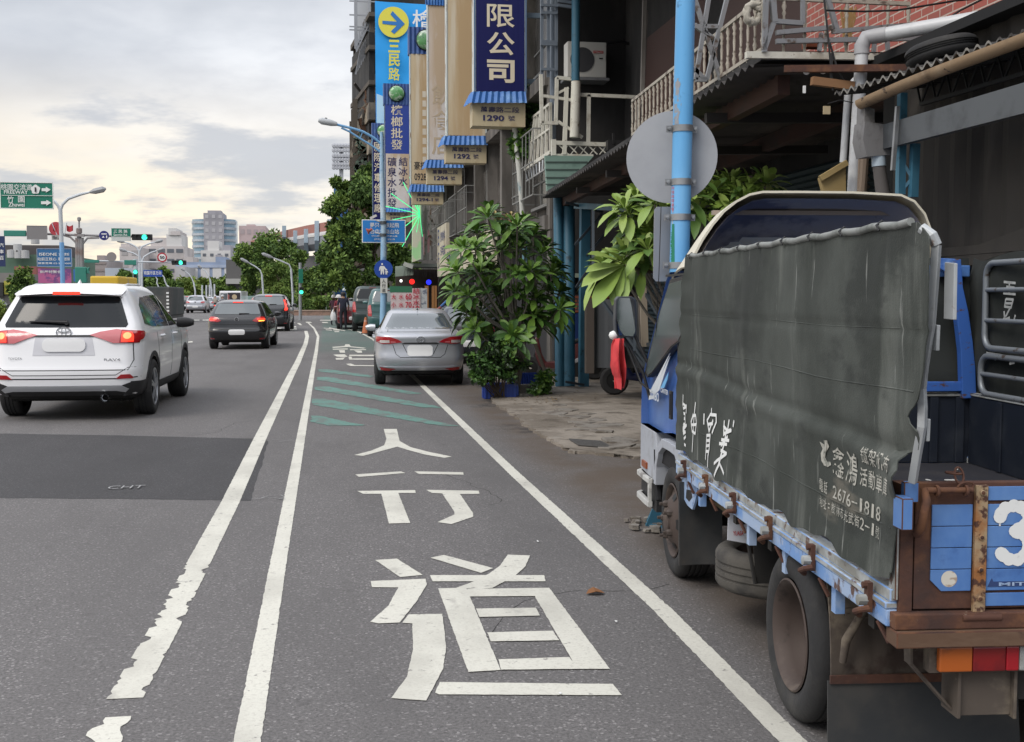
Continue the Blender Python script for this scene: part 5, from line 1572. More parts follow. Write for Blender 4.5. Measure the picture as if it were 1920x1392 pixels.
# ---- hatchback, and taller cars from the same pattern
def build_hatch(name, label, paint, W=.89, L=4.2, Hh=1.48, lit=None, glass=GLASS_L, style='hatch', wiper=True, emb='ring', plate=PLATE, cat='car'):
 t = thing(name, label, cat)
 k = Hh / 1.48; w = W / .89
 van = style == 'van'
 b0 = 1 if not van else .55
 keys = [(.22, .35, L - .3, .72, .10, .2, .05, .1), (.28, .12, L - .1, .82, .16, .3, .07, .15), (.40, .03, L - .03, .865, .2, .35, .08, .2), (.56, .0, L, .885, .22, .4, .08, .2), (.62, .03, L, .885, .22, .42, .08, .2), (.78, .05, L - .06, .89, .22, .42, .09, .2),
   (.90, .07, L - .3, .88, .22, .40, .09, .2), (.97, .11 * b0, L - .95, .865, .22, .36, .09, .16), (1.03, .16 * b0, L - 1.15, .84, .2, .3, .09, .14), (1.18, .29 * b0, L - 1.42, .775, .2, .3, .08, .12), (1.33, .42 * b0, L - 1.72, .70, .2, .3, .08, .10),
   (1.40, .50 * b0, L - 1.9, .655, .2, .3, .08, .08), (1.45, .64 * b0 + .05, L - 2.1, .56, .2, .3, .07, .08), (1.48, .95, L - 2.4, .4, .2, .3, .05, .05)]
 if van: keys = [(a, b, max(c, L - .9) if a > .95 else c, ww + (.05 if a > 1.1 else 0), cr, cf, br, bf) for a, b, c, ww, cr, cf, br, bf in keys]
 keys = [(a * k, b, c, ww * w, cr, cf, br, bf) for a, b, c, ww, cr, cf, br, bf in keys]
 mb = shell(smooth_slices(keys, 2)); bvh = bvh_of(mb)
 r = .32 * max(1, k * .97)
 wh = [(x, y) for x in (-1, 1) for y in (.80, L - .85)]
 body = arch_cut(mb, wh, r, W)
 body.build('body', [paint, UNDER], t, local=True, smooth=38)
 for x, y in wh: car_wheel(t, x * (W - .02), y, r, .20, -1 if x > 0 else 1)
 q = lambda p: [(x * w, z * k) for x, z in p]
 patches('rear_window', bvh, t, [('r', q([(-.65, 1.055), (.65, 1.055), (.67, 1.09), (.575, 1.34), (.55, 1.365), (-.55, 1.365), (-.575, 1.34), (-.67, 1.09)]))], [glass], lift=.008)
 h = lambda x, z: bvh.ray_cast(V((x, -5, z)), V((0, 1, 0)))[0].y
 if wiper:
  mb = MB(); mb.tube([(.06 * w, h(0, 1.07 * k) - .02, 1.07 * k), (.36 * w, h(.3, 1.08 * k) - .02, 1.075 * k)], [.02, .010], 6)
  mb.build('wiper', BLACK, t, local=True)
 for s in (1, -1):
  P = (lambda p: q(p)) if s == 1 else (lambda p: mirror_poly(q(p)))
  if style == 'tall': sh = [(.70, .80), (.82, .80), (.865, .96), (.80, 1.16), (.72, 1.36), (.64, 1.36), (.70, 1.16), (.73, .98)]
  elif van: sh = [(.70, .62), (.85, .62), (.86, .96), (.74, .96)]
  else: sh = [(.46, .855), (.56, .955), (.66, .985), (.80, .985), (.85, .94), (.85, .875), (.78, .83), (.56, .82)]
  lp = patches('tail_lamp', bvh, t, [('r', P(sh), 0)], [TLRED], lift=.016)
  inner = [(.60, .88), (.60, .93), (.80, .94), (.82, .90), (.80, .87)] if style == 'hatch' else [(x * .97 + .02, lerp(z, .95, .25)) for x, z in sh]
  patches('lit_lamp', bvh, lp, [('r', P(inner), 0)] + ([('r', P([(.64, .84), (.64, .868), (.80, .872), (.80, .85)]), 1)] if style == 'hatch' else []), [TLLIT if lit else TLPINK, TLAMB if lit == 'turn' and s == 1 else TLPINK], lift=.022)
  if not van: patches('rear_reflector', bvh, t, [('r', P([(.66, .30), (.80, .31), (.80, .345), (.66, .335)]))], [TLRED], lift=.012)
 patches('bumper_line', bvh, t, [('r', q(line_poly([(-.82, .76), (-.55, .745), (.55, .745), (.82, .76)], .012))), ('r', q(line_poly([(-.80, .62), (-.5, .60), (.5, .60), (.80, .62)], .012))), ('r', q(line_poly([(-.87, .27), (.87, .27)], .03)))], [GAP], lift=.004, depth=.004)
 patches('number_plate', bvh, t, [('r', [(x * 1, z * k) for x, z in rrect2(-.24, .24, .44, .60, .06)])], [plate], lift=.014)
 sg = []
 for s in (1, -1):
  sg.append(('s', [(y, z * k) for y, z in [(.62 * b0 + .02, 1.08), (L * .26, 1.04), (L * .47, 1.03), (L * .47, 1.37), (.80, 1.36)]], 0, s))
  sg.append(('s', [(y, z * k) for y, z in [(L * .49, 1.03), (L - 1.28, 1.03), (L - 1.55, 1.22), (L - 1.80, 1.34), (L * .49, 1.37)]], 0, s))
 patches('side_window', bvh, t, sg, [GLASS_D], lift=.005, each=1)
 for s in (1, -1): mirror_part(t, s, s * (W - .05), L - 1.35, 1.02 * k, paint, .95)
 mb = MB(); mb.box((-.66, .40, .20), (.66, L - .5, .28)); mb.build('underside', UNDER, t, local=True)
 mb = MB(); mb.cbox((0, h(0, 1.40 * k) - .012, 1.405 * k), (.30, .02, .018)); mb.build('brake_light', TLLIT if lit else TLRED, t, local=True)
 if emb == 'ring': emblem_ring(bvh, t, 0, .90 * k, 1.2)
 return t
golf = build_hatch('hatchback', 'black hatchback braking in the left lane with its right indicator lit', CARK, lit='turn')
put_car(golf, (444, 656), 2.6, 1.0)
crv = build_hatch('tall_car', 'dark tall estate car braking ahead of the black hatchback', CARD, W=.91, L=4.5, Hh=1.68, lit='brake', style='tall')
put_car(crv, (503, 622), 2.0, 1.0)
far1 = build_hatch('estate_car', 'silver grey estate car far ahead in the middle of the road', CARS, W=.86, L=4.4, Hh=1.58, lit=None)
put_car(far1, (366, 587.5), 1.0, 1.05)
# parked along the right beyond the saloon
mar = build_hatch('parked_car', 'maroon hatchback parked behind the pedestrians', CARR, W=.85, L=4.0, Hh=1.50, plate=PLATE, emb=None)
put_car(mar, (664, 618), 2.0, 1.0)
van1 = build_hatch('parked_van', 'dark green van parked beside the orange traffic cone', CARG, W=.88, L=4.4, Hh=1.95, style='van', glass=GLASS_D, emb=None, cat='van')
put_car(van1, (699, 622), 2.0, 1.06)
van2 = build_hatch('parked_van', 'teal van with a pale pillar parked behind the lamp post', CART, W=.88, L=4.4, Hh=1.92, style='van', glass=GLASS_L, emb=None, cat='van')
put_car(van2, (731, 632), 2.0, 1.0)
car_b = build_hatch('parked_car', 'dark car half hidden between the silver saloon and the shrub', CARB, W=.86, L=4.2, Hh=1.55, emb=None)
put_car(car_b, (884, 684), 2.0, .90)
# distant traffic: small copies
for (px, py, src, s, lab) in ((388, 583.5, far1, .95, 'small silver car far down the road behind the silver grey estate car'), (402, 582, golf, 1.0, 'dark distant car among the far traffic beside the motorcycles'), (350, 583, crv, .95, 'dark distant car left of the silver grey estate car'),
                           (412, 579, far1, 1.0, 'pale distant car near the white bus'), (12, 588, crv, 1.0, 'dark car by the hedge at the left edge of the street'), (-30, 600, golf, 1.0, 'dark car half out of the frame beyond the white SUV'), (424, 583, mar, 1.0, 'reddish distant car just left of the black hatchback')):
 c = copy_tree(src); c.name = 'distant_car'
 put_car(c, (px, py), 1.0, s, lab)
 c['group'] = 'distant traffic'
# ------------------------------------------------------------------ right side: houses, decks, awnings
def brickmat(name, c1, c2, mortar, w, h, axes='YZ', rough=0.8, ms=0.012, extra=None):
 m = bpy.data.materials.new(name); m.use_nodes = True; MATS[name] = m
 nt = m.node_tree; N, L = nt.nodes, nt.links; b = N['Principled BSDF']; b.inputs['Roughness'].default_value = rough
 gp = N.new('ShaderNodeNewGeometry'); sp = N.new('ShaderNodeSeparateXYZ'); L.new(gp.outputs['Position'], sp.inputs[0])
 cb = N.new('ShaderNodeCombineXYZ'); L.new(sp.outputs['XYZ'.index(axes[0])], cb.inputs[0]); L.new(sp.outputs['XYZ'.index(axes[1])], cb.inputs[1])
 bt = N.new('ShaderNodeTexBrick'); L.new(cb.outputs[0], bt.inputs['Vector'])
 bt.inputs['Color1'].default_value = (*c1, 1); bt.inputs['Color2'].default_value = (*c2, 1); bt.inputs['Mortar'].default_value = (*mortar, 1)
 bt.inputs['Scale'].default_value = 1; bt.inputs['Brick Width'].default_value = w; bt.inputs['Row Height'].default_value = h; bt.inputs['Mortar Size'].default_value = ms; bt.inputs['Bias'].default_value = -.2
 L.new(bt.outputs['Color'], b.inputs['Base Color'])
 bp = N.new('ShaderNodeBump'); bp.inputs['Distance'].default_value = .01; bp.invert = True; L.new(bt.outputs['Fac'], bp.inputs['Height']); L.new(bp.outputs[0], b.inputs['Normal'])
 return m
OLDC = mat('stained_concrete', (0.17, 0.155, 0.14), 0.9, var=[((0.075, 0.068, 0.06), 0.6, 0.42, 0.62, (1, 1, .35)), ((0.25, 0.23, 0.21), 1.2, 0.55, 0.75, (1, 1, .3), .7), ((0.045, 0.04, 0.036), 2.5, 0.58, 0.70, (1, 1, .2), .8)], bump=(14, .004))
DARKC = mat('shaded_concrete', (0.040, 0.038, 0.037), 0.95, var=[((0.018, 0.017, 0.017), 0.7, 0.4, 0.6, (1, 1, .4)), ((0.075, 0.07, 0.065), 1.5, 0.58, 0.75, (1, 1, .3), .7)])  # shade of the roofed recess and dark openings is put into this colour
BLUEP = mat('blue_pipe_paint', (0.035, 0.125, 0.19), 0.5, var=[((0.06, 0.19, 0.27), 3, 0.45, 0.7, (1, 1, .3)), ((0.02, 0.05, 0.07), 6, 0.6, 0.72)])
CREAMP = mat('cream_frame_paint', (0.62, 0.60, 0.52), 0.6, var=[((0.40, 0.36, 0.29), 4, 0.5, 0.7), ((0.16, 0.10, 0.06), 9, 0.62, 0.70)])
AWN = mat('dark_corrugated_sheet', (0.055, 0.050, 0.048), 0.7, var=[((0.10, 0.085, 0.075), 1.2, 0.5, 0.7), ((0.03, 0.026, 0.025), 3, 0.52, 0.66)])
SHEDB = mat('shed_brown_sheet', (0.045, 0.040, 0.035), 0.8, var=[((0.024, 0.021, 0.019), 1.5, 0.45, 0.62, (1, 1, .25)), ((0.075, 0.067, 0.06), 4, 0.6, 0.72, (1, 1, .2), .7)])
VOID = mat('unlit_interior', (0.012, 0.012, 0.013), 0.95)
def corr(mb, p0, p1, q0, q1, n, amp, m=0, up=V((0, 0, 1)), sub=4):
 """corrugated sheet: waves counted from edge p to edge q, running p0->p1 / q0->q1"""
 p0, p1, q0, q1 = V(p0), V(p1), V(q0), V(q1)
 k = n * sub
 i0 = len(mb.v)
 for i in range(k + 1):
  t = i / k; w = up * (amp * math.sin(2 * math.pi * i / sub)) if sub > 2 else up * (amp * (1 if i % 2 else -1))
  mb.v += [p0.lerp(q0, t) + w, p1.lerp(q1, t) + w]
 for i in range(k):
  a = i0 + 2 * i; mb.f.append((a, a + 1, a + 3, a + 2)); mb.m.append(m)
# ---- the tiled house with its deck over the pavement
A_ = V((3.85, 20.2, 3.43)); B_ = V((3.25, 8.5, 3.43))
house = thing('house', 'dark house with red tiled upper wall and a corrugated deck over the pavement', 'house', (6, 14, 0))
mb = MB()
mb.box((5.55, 5.2, 3.5), (5.75, 12.9, 8.0), 0)
mb.build('tiled_wall', [brickmat('red_tile', (0.42, 0.085, 0.055), (0.30, 0.075, 0.055), (0.55, 0.45, 0.38), .22, .078, 'YZ', .5, .007)], house)
mb = MB()
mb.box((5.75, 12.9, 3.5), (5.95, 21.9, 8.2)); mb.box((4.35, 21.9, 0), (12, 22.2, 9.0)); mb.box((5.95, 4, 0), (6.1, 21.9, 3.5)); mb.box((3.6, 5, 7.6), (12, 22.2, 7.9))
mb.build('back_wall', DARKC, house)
mb = MB()
mb.box((5.70, 13.2, 3.9), (5.74, 16.2, 6.2)); mb.box((5.70, 17, 3.9), (5.74, 20.5, 6.2))
mb.build('doorway', mat('dark_red_door', (0.05, 0.018, 0.012), 0.6), house)
mb = MB()
corr(mb, A_ + V((0, 0, -.06)), A_ + V((2.4, 0, .02)), B_ + V((0, 0, -.06)), B_ + V((2.4, 0, .02)), 64, .022)
corr(mb, A_ + V((-.06, 0, -.09)), A_ + V((.5, 0, -.055)), B_ + V((-.06, 0, -.09)), B_ + V((.5, 0, -.055)), 64, .024)
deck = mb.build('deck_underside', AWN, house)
mb = MB()
mb.prism([A_ + V((.05, 0, -.03)), B_ + V((.05, 0, -.03)), B_ + V((2.5, 0, .03)), A_ + V((2.5, 0, .03))], (0, 0, .07))
mb.bar(B_ + V((-.08, -.02, .0)), B_ + V((2.6, -.02, .05)), .05, .05, 1)
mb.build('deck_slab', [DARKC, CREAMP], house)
for off, z in ((0.36, 3.28), (1.5, 3.32)):
 mb = MB()
 mb.bar(A_ + V((off, 0, z - 3.43)), B_ + V((off, .3, z - 3.43)), .10, .16)
 mb.build('deck_beam', mat('rust_red_beam', (0.07, 0.032, 0.024), .8, var=[((0.045, 0.03, 0.026), 2, .45, .65)]), house)
for y in (10.2, 12.6, 15, 17.4):
 mb = MB(); x = lerp(B_.x, A_.x, (y - 8.5) / 11.7)
 mb.bar((x + .1, y, 3.22), (5.7, y, 3.28), .07, .09)
 mb.build('cross_beam', mat('cross_beam_grey', (0.045, 0.04, 0.038), .8), house)
# balusters and rail
BAL = mat('baluster_cream', (0.38, 0.345, 0.285), .6, var=[((0.12, 0.09, 0.07), 7, .5, .64, (1, 1, 2))])
mb = MB()
def rail_pt(t): return V((lerp(B_.x, A_.x, t) + .06, lerp(8.5, 20.2, t), 3.45))
C_ = rail_pt(0.40)
mb.bar(rail_pt(0) + V((0, 0, .42)), C_ + V((0, 0, .42)), .03, .03); mb.bar(rail_pt(0) + V((0, 0, .03)), C_ + V((0, 0, .03)), .03, .03)
mb.bar(rail_pt(0) + V((0, 0, .42)), rail_pt(0) + V((1.2, 0, .42)), .03, .03)
rl = mb.build('balcony_rail', BAL, house)
bprof = [(.012, 0), (.012, .06), (.02, .10), (.010, .13), (.016, .15), (.010, .17), (.014, .25), (.010, .29), (.017, .31), (.010, .33), (.02, .36), (.012, .40), (.012, .42)]
mb = MB(); mb.lathe(bprof, None, 8)
b0 = mb.build('baluster', BAL, house, local=True, smooth=50)
spots = [rail_pt(0.40 * k / 26) for k in range(27)] + [rail_pt(0) + V((.17 * k, 0, 0)) for k in range(1, 8)]
for i, p in enumerate(spots):
 o = b0 if i == 0 else b0.copy()
 if i: COL.objects.link(o); o.parent = house
 o.location = p - V((6, 14, 0))
# green corner fascia
mb = MB()
gx = [(1022, 292), (1113, 293), (1100, 308), (1088, 318), (1074, 330), (1058, 338), (1046, 348), (1026, 358)]
mb.prism([AY(x, y, 20.25) for x, y in gx], (0, .10, 0), 0)
for y, x1 in ((304, 1102), (318, 1086), (333, 1066), (346, 1046)): mb.bar(AY(1023, y, 20.24), AY(x1, y, 20.24), .012, .02, 1)
mb.build('corner_fascia', [mat('sea_green_board', (0.20, 0.31, 0.26), .6, var=[((0.13, 0.21, 0.18), 4, .5, .7)]), mat('board_joint', (0.07, 0.10, 0.09), .8)], house)
# cream steel balcony frame over the corner
mb = MB()
def pb(x0, y0, x1, y1, w=.06, Y=20.4, Y2=None): mb.bar(AY(x0, y0, Y), AY(x1, y1, Y2 or Y), w, w, 0, (0, 1, 0))
pb(1088, 178, 1202, 183); pb(1104, 178, 1103, 270); pb(1199, 183, 1192, 244); pb(1038, 268, 1152, 272, .07); pb(1044, 146, 1084, 150); pb(1044, 146, 1042, 232); pb(1014, 140, 1016, 232); pb(1016, 231, 1046, 231); pb(1018, 180, 1084, 190, .05); pb(1046, 228, 1092, 258, .05)
pb(1062, 165, 1058, 290, .07); pb(1046, 175, 1066, 165, .04); pb(1038, 262, 1038, 292, .08); pb(1040, 291, 1112, 292, .04)
for k in range(5): pb(1048 + 18 * k, 272, 1066 + 18 * k, 290, .02); pb(1066 + 18 * k, 272, 1052 + 18 * k, 290, .015)
fr = mb.build('balcony_frame', CREAMP, house)
mb = MB()
p0, p1 = AY(985, 318, 24.5), AY(1033, 286, 20.6); t0, t1 = AY(998, 222, 24.5), AY(1032, 195, 20.6)
mb.bar(p0, p1, .07); mb.bar(t0, t1, .05); mb.bar(p0.lerp(t0, .5), p1.lerp(t1, .5), .04)
for k in range(7): mb.bar(p0.lerp(p1, k / 6), t0.lerp(t1, k / 6), .05)
mb.build('side_rail', CREAMP, house)
mb = MB()
p0, p1 = AY(986, 322, 24.5), AY(1024, 296, 20.6); t0, t1 = AY(988, 340, 24.5), AY(1022, 318, 20.6)
for k in range(8): mb.tube([p0.lerp(p1, k / 7), t0.lerp(t1, (k + .5) / 7.5)], .018, 5)
mb.bar(t0, t1, .03)
mb.build('floor_truss', STEEL, house)
# pillars
for nm, xs, r, m in (('round_pillar', [(1046, 350), (1050, 726)], .085, BLUEP), ('round_pillar', [(1066, 362), (1066, 726)], .115, BLUEP), ('upper_pillar', [(1080, -30), (1079, 152)], .075, BLUEP), ('upper_pillar', [(1080, 153), (1077, 258)], .085, CREAMP)):
 mb = MB(); mb.tube([AY(xs[0][0], xs[0][1], 20.3), AY(xs[1][0], xs[1][1], 19.5 if nm == 'round_pillar' else 20.3)], r, 18)
 mb.build(nm, m, house, smooth=50)
mb = MB(); p = AY(1097, 385, 19.4); q = G(1094, 728); mb.bar(p, q, .16, .16); mb.bar(AY(1080, 386, 19.4), AY(1200, 392, 17), .08, .1)
mb.build('square_post', BLUEP, house)
mb = MB()
for (x0, y0, x1, y1) in ((1078, 460, 1130, 400), (1100, 480, 1150, 420), (1080, 540, 1120, 480), (1060, 380, 1130, 398), (1112, 395, 1112, 520), (1130, 565, 1225, 700), (1180, 500, 1240, 600), (1150, 620, 1250, 730), (1190, 560, 1190, 660), (1185, 640, 1240, 650), (1060, 716, 1095, 722)):
 mb.bar(AY(x0, y0, 19.2 if x0 < 1110 else 16), AY(x1, y1, 19.2 if x0 < 1110 else 15), .04)
build_each(mb, 'brace', mat('dark_bracing', (0.03, 0.04, 0.05), .6), house)
# lattice ladder on the pillar
mb = MB()
for x in (1016, 1028, 1043): mb.bar(AY(x, -20, 20.5), AY(x, 145, 20.5), .05)
for y in (10, 24, 78, 83, 130): mb.bar(AY(1014, y, 20.45), AY(1045, y + 1, 20.45), .045)
mb.bar(AY(1046, 2, 20.4), AY(1078, 6, 20.4), .05); mb.bar(AY(1046, 10, 20.4), AY(1076, 14, 20.4), .05); mb.tube([AY(1037, -20, 20.7), AY(1037, 262, 20.7)], .06, 8)
tag(mb.build('steel_ladder', mat('blue_grey_steel', (0.17, 0.20, 0.24), .5, .3)), 'blue grey steel ladder frame fixed upright beside the air conditioner', 'ladder')
# air conditioner
ac = thing('air_conditioner', 'white air conditioner unit hung on the dark wall behind the blue pillar', 'air conditioner', AY(1100, 146, 21.5))
p0, p1 = AY(1064, 144, 21.4), AY(1137, 80, 21.4)
mb = MB(); mb.box((p0.x, 21.4, p0.z), (p1.x, 21.75, p1.z))
mb.build('casing', mat('casing_white', (0.56, 0.55, 0.51), .5), ac, bevel=.015)
mb = MB(); c = AY(1092, 112, 21.39); mb.disc(c, (0, -1, 0), .23, 28, 0, .01); mb.build('fan_grille', mat('fan_dark', (0.05, 0.05, 0.055), .6), ac)
mb = MB(); c = AY(1122, 98, 21.39); mb.cbox(c, (.19, .012, .045), 0); write(mb, 'Hitachi', c + V((0, -.008, 0)), (1, 0, 0), (0, 0, 1), .15, .03, 1); mb.cbox(AY(1127, 110, 21.39), (.07, .01, .02), 2)
mb.build('badge', [mat('badge_red', (0.45, 0.06, 0.05), .5), WHITE, BLACK], ac)
mb = MB(); mb.box((p0.x - .05, 21.35, p0.z - .06), (p1.x + .05, 21.8, p0.z - .01)); mb.build('bracket', STEEL, ac)
mb = MB(); mb.tube([AY(1137, 82, 21.5), AY(1165, 78, 21.6), AY(1200, 88, 21.7), AY(1240, 80, 21.6), AY(1262, 55, 21.5)], .03, 6); mb.build('hose', BLACK, ac)
mb = MB(); mb.bar(AY(1209, -10, 18), AY(1204, 185, 18), .06); mb.bar(AY(1214, 20, 18), AY(1207, 180, 18), .02)
tag(mb.build('conduit', OLDC), 'thin pale conduit standing upright between air conditioner and blue lamp pole', 'pipe')
mb = MB(); mb.box((AY(1134, 0, 20.5).x, 20.2, AY(0, 262, 20.5).z), (AY(1192, 0, 20.5).x, 20.6, AY(0, 242, 20.5).z)); mb.bar(AY(1150, 250, 20.2), AY(1150, 270, 20.2), .04)
tag(mb.build('wash_trough', mat('black_trough', (0.015, 0.015, 0.016), .5)), 'black wash trough standing on the balcony inside the cream frame', 'trough')
# ground floor behind the pillars: roller shutters, brick panel
mb = MB()
corr(mb, (5.93, 8.6, .05), (5.93, 21, .05), (5.93, 8.6, 3.2), (5.93, 21, 3.2), 40, .02, 0, V((-1, 0, 0)), 2)
for y in (9.5, 12, 15.2, 18.4): mb.box((5.80, y, 0), (5.96, y + .22, 3.3), 1)
mb.build('roller_shutter', [mat('dark_teal_shutter', (0.030, 0.050, 0.058), .6), mat('shutter_post', (0.15, 0.13, 0.11), .8)], house)
mb = MB(); mb.box((4.36, 21.80, 1.28), (5.9, 21.88, 1.62), 0); mb.box((4.36, 21.7, .75), (5.9, 21.88, 1.26), 1); mb.box((4.36, 21.6, 1.95), (5.9, 21.88, 2.03), 2); mb.box((4.36, 21.7, 0), (5.9, 21.86, .74), 3)
mb.build('shop_counter', [brickmat('orange_brick', (0.26, 0.07, 0.035), (0.18, 0.05, 0.03), (0.06, 0.04, 0.035), .2, .07, 'XZ'), mat('blue_tarpaulin', (0.01, 0.03, 0.12), .5), mat('pale_shelf', (0.25, 0.30, 0.24), .6), VOID], house)
mb = MB()
corr(mb, AY(1112, 560, 17), AY(1112, 690, 17), AY(1170, 566, 16.4), AY(1170, 690, 16.4), 4, .01, 0, V((0, -1, 0)), 2)
mb.face([AY(1112, 560, 17.1), AY(1112, 690, 17.1), AY(1205, 690, 16.5), AY(1205, 566, 16.5)])
mb.bar(AY(1105, 560, 16.9), AY(1105, 700, 16.9), .12, .12, 1); mb.bar(AY(1204, 540, 15.5), AY(1208, 650, 15.5), .10, .10, 2); mb.bar(AY(1199, 560, 15.5), AY(1203, 650, 15.5), .03, .03, 1)
build_each(mb, 'shutter_door', [mat('grey_shutter', (0.045, 0.048, 0.052), .6), mat('brown_jamb', (0.07, 0.055, 0.045), .8), mat('pale_jamb', (0.32, 0.27, 0.21), .8)], house)
# ---- near shed: corrugated eave, gutter, downpipes
shed = thing('shed', 'dark roadside shed with corrugated eave and sagging tan gutter behind the truck', 'shed', (5, 5, 0))
E0, E1 = AY(1566, 178, 7.9), AY(1960, 36, 5.75)
E1.z = E0.z
mb = MB()
corr(mb, E0, E0 + V((2.6, .3, .32)), E1, E1 + V((2.6, .3, .32)), 22, .018, 0, V((0, 0, 1)), 6)
E2 = E1 + (E1 - E0).normalized() * 3
corr(mb, E1, E1 + V((2.6, .3, .32)), E2, E2 + V((2.6, .3, .32)), 28, .018, 0, V((0, 0, 1)), 6)
EE = MB()
for i in range(50 * 6):
 pa, pb2 = E0.lerp(E1, i / 132), E0.lerp(E1, (i + 1) / 132)
 w0_, w1_ = (V((0, 0, .018 * math.sin(2 * math.pi * k / 6))) for k in (i, i + 1))
 EE.face([pa + w0_ + V((-.004, 0, -.006)), pb2 + w1_ + V((-.004, 0, -.006)), pb2 + w1_ + V((-.004, 0, .010)), pa + w0_ + V((-.004, 0, .010))])
EE.build('eave_edge', mat('pale_sheet_edge', (0.22, 0.21, 0.19), .8, var=[((0.04, 0.036, 0.034), 9, .46, .58)]), shed)
mb.build('eave_sheet', mat('mossy_sheet', (0.05, 0.048, 0.045), .8, var=[((0.30, 0.29, 0.26), 18, .58, .66), ((0.02, 0.02, 0.02), 3, .5, .6)]), shed)
mb = MB()
g0, g1 = AY(1615, 200, 7.55), AY(1960, 62, 5.7)
gd = (g1 - g0).normalized(); side = gd.cross(V((0, 0, 1))).normalized()
def gut(i, j):
 p = g0.lerp(g1 + gd * 2, i); a = math.pi * (j * 1.1 - .05)
 return p + side * (.05 * math.cos(a)) + V((0, 0, -.05 * math.sin(a) + .03 + .01 * math.sin(i * 9)))
mb.grid(gut, 24, 10)
mb.build('gutter', mat('tan_gutter', (0.30, 0.205, 0.12), .65, var=[((0.15, 0.095, 0.055), 3, .48, .64), ((0.42, 0.31, 0.20), 2, .55, .7), ((0.06, 0.04, 0.03), 10, .63, .7)]), shed, smooth=60, solid=.006)
mb = MB()
b0, b1 = AY(1644, 262, 7.6), AY(1960, 175, 5.6)
mb.bar(b0, b1 + (b1 - b0), .05, .165)
mb.build('shed_beam', mat('grey_blue_beam', (0.085, 0.093, 0.10), .6, var=[((0.05, 0.055, 0.06), 3, .45, .65)]), shed)
mb = MB()
mb.bar(AY(1640, 150, 7.8) + V((.25, .2, 0)), AY(1960, 60, 5.8) + V((.25, .2, 0)), .03);
u0, u1 = AY(1690, 190, 7.5) + V((.2, .1, 0)), AY(1960, 105, 5.8) + V((.2, .1, 0))
mb.bar(u0, u1, .025)
for k in range(9):
 a = u0.lerp(u1, k / 8); mb.bar(a, a + V((.02, -.12, .20)), .012); mb.bar(a, a + V((.02, .12, .20)), .012)
mb.build('eave_truss', mat('truss_dark', (0.02, 0.022, 0.024), .7), shed)
mb = MB()
corr(mb, (4.35, 8.4, 1.9), (4.35, 8.4, 3.4), (4.35, 2.0, 1.9), (4.35, 2.0, 3.4), 30, .014, 0, V((-1, 0, 0)), 4)
mb.build('wall_sheet', SHEDB, shed)
mb = MB()
mb.box((4.36, 8.42, 0), (9, 8.6, 3.5)); mb.box((8.5, 0, 0), (8.7, 8.4, 3.5)); mb.box((4.2, 0, 3.38), (9, 8.6, 3.45))
mb.bar((4.33, 7.9, 1.75), (4.33, 6.4, 2.0), .05, .12, 1); mb.bar((4.33, 6.3, 1.55), (4.33, 5.0, 1.95), .05, .10, 1); mb.bar((4.33, 2, 1.95), (4.33, 8.4, 1.90), .06, .06, 1)
mb.bar((4.3, 5.62, 0), (4.3, 5.62, 1.95), .03, .03, 2)
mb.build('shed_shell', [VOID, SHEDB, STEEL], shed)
mb = MB()
pA = AY(1692, 175, 7.3); pB = AY(1688, 365, 7.3)
mb.bar(pA, pB, .05, .05, 0); pC, pD = AY(1716, 270, 7.25), AY(1712, 370, 7.25); mb.bar(pC, pD, .05, .05, 0)
mb.bar(AY(1690, 300, 7.3), AY(1714, 340, 7.25), .02, .02, 0); mb.bar(AY(1690, 360, 7.3), AY(1714, 330, 7.25), .02, .02, 0); mb.bar(AY(1683, 200, 7.2), AY(1674, 320, 7.2), .025, .025, 1)
mb.build('truss_post', [BLUEP, STEEL], shed)
# rainwater hopper and downpipe
mb = MB()
mb.prism([AY(x, y, 7.45) for x, y in ((1622, 228), (1678, 236), (1676, 290), (1625, 294), (1618, 262))], (0, .16, 0), 0)
mb.prism([AY(x, y, 7.5) for x, y in ((1622, 198), (1640, 205), (1640, 240), (1620, 245))], (0, .12, 0), 0)
mb.tube([AY(1647, 292, 7.5), AY(1648, 312, 7.5)], .048, 12, 1); mb.tube([AY(1648, 312, 7.5), AY(1658, 380, 7.5), AY(1662, 460, 7.5)], [.043, .05, .05], 12, 2)
mb.build('rain_hopper', [mat('grey_hopper', (0.18, 0.175, 0.175), .7, var=[((0.09, 0.085, 0.08), 5, .5, .66)]), mat('pale_blue_band', (0.42, 0.50, 0.56), .6), mat('mud_pipe', (0.10, 0.09, 0.085), .8)], shed, smooth=40)
PVC = mat('grey_white_pvc', (0.55, 0.56, 0.57), .4, var=[((0.36, 0.36, 0.37), 2.5, .5, .7)])
mb = MB()
P1, P2, P3, P4 = AY(1600, 365, 8.2), AY(1616, 92, 8.2), AY(1642, 68, 8.15), AY(1960, 12, 7.4)
mb.tube([G(1590, 800) * 0 + P1 + V((-.02, 0, -1.2)), P1, P2 + V((0, 0, -.03))], .048, 16, 0)
mb.tube([P3, P4], .052, 16, 0)
mb.tube([P2 + V((0, 0, -.04)), P2 + V((0, 0, .02)), P2.lerp(P3, .5) + V((-.02, 0, .035)), P3 + V((.0, 0, 0)), P3 + (P4 - P3).normalized() * .08], .057, 16, 1)
tag(mb.build('drain_pipe', [PVC, mat('pvc_elbow', (0.36, 0.36, 0.37), .5)], smooth=50), 'thick white drainpipe with grey elbow rising beside the shed gutter', 'pipe')
mb = MB(); mb.tube([AY(1590, 175, 8.4), AY(1581, 305, 8.4)], .028, 10); mb.tube([AY(1592, 165, 8.4), AY(1604, 150, 8.4)], .028, 10)
tag(mb.build('vent_pipe', PVC, smooth=50), 'thin pale pipe just left of the thick white drainpipe', 'pipe')
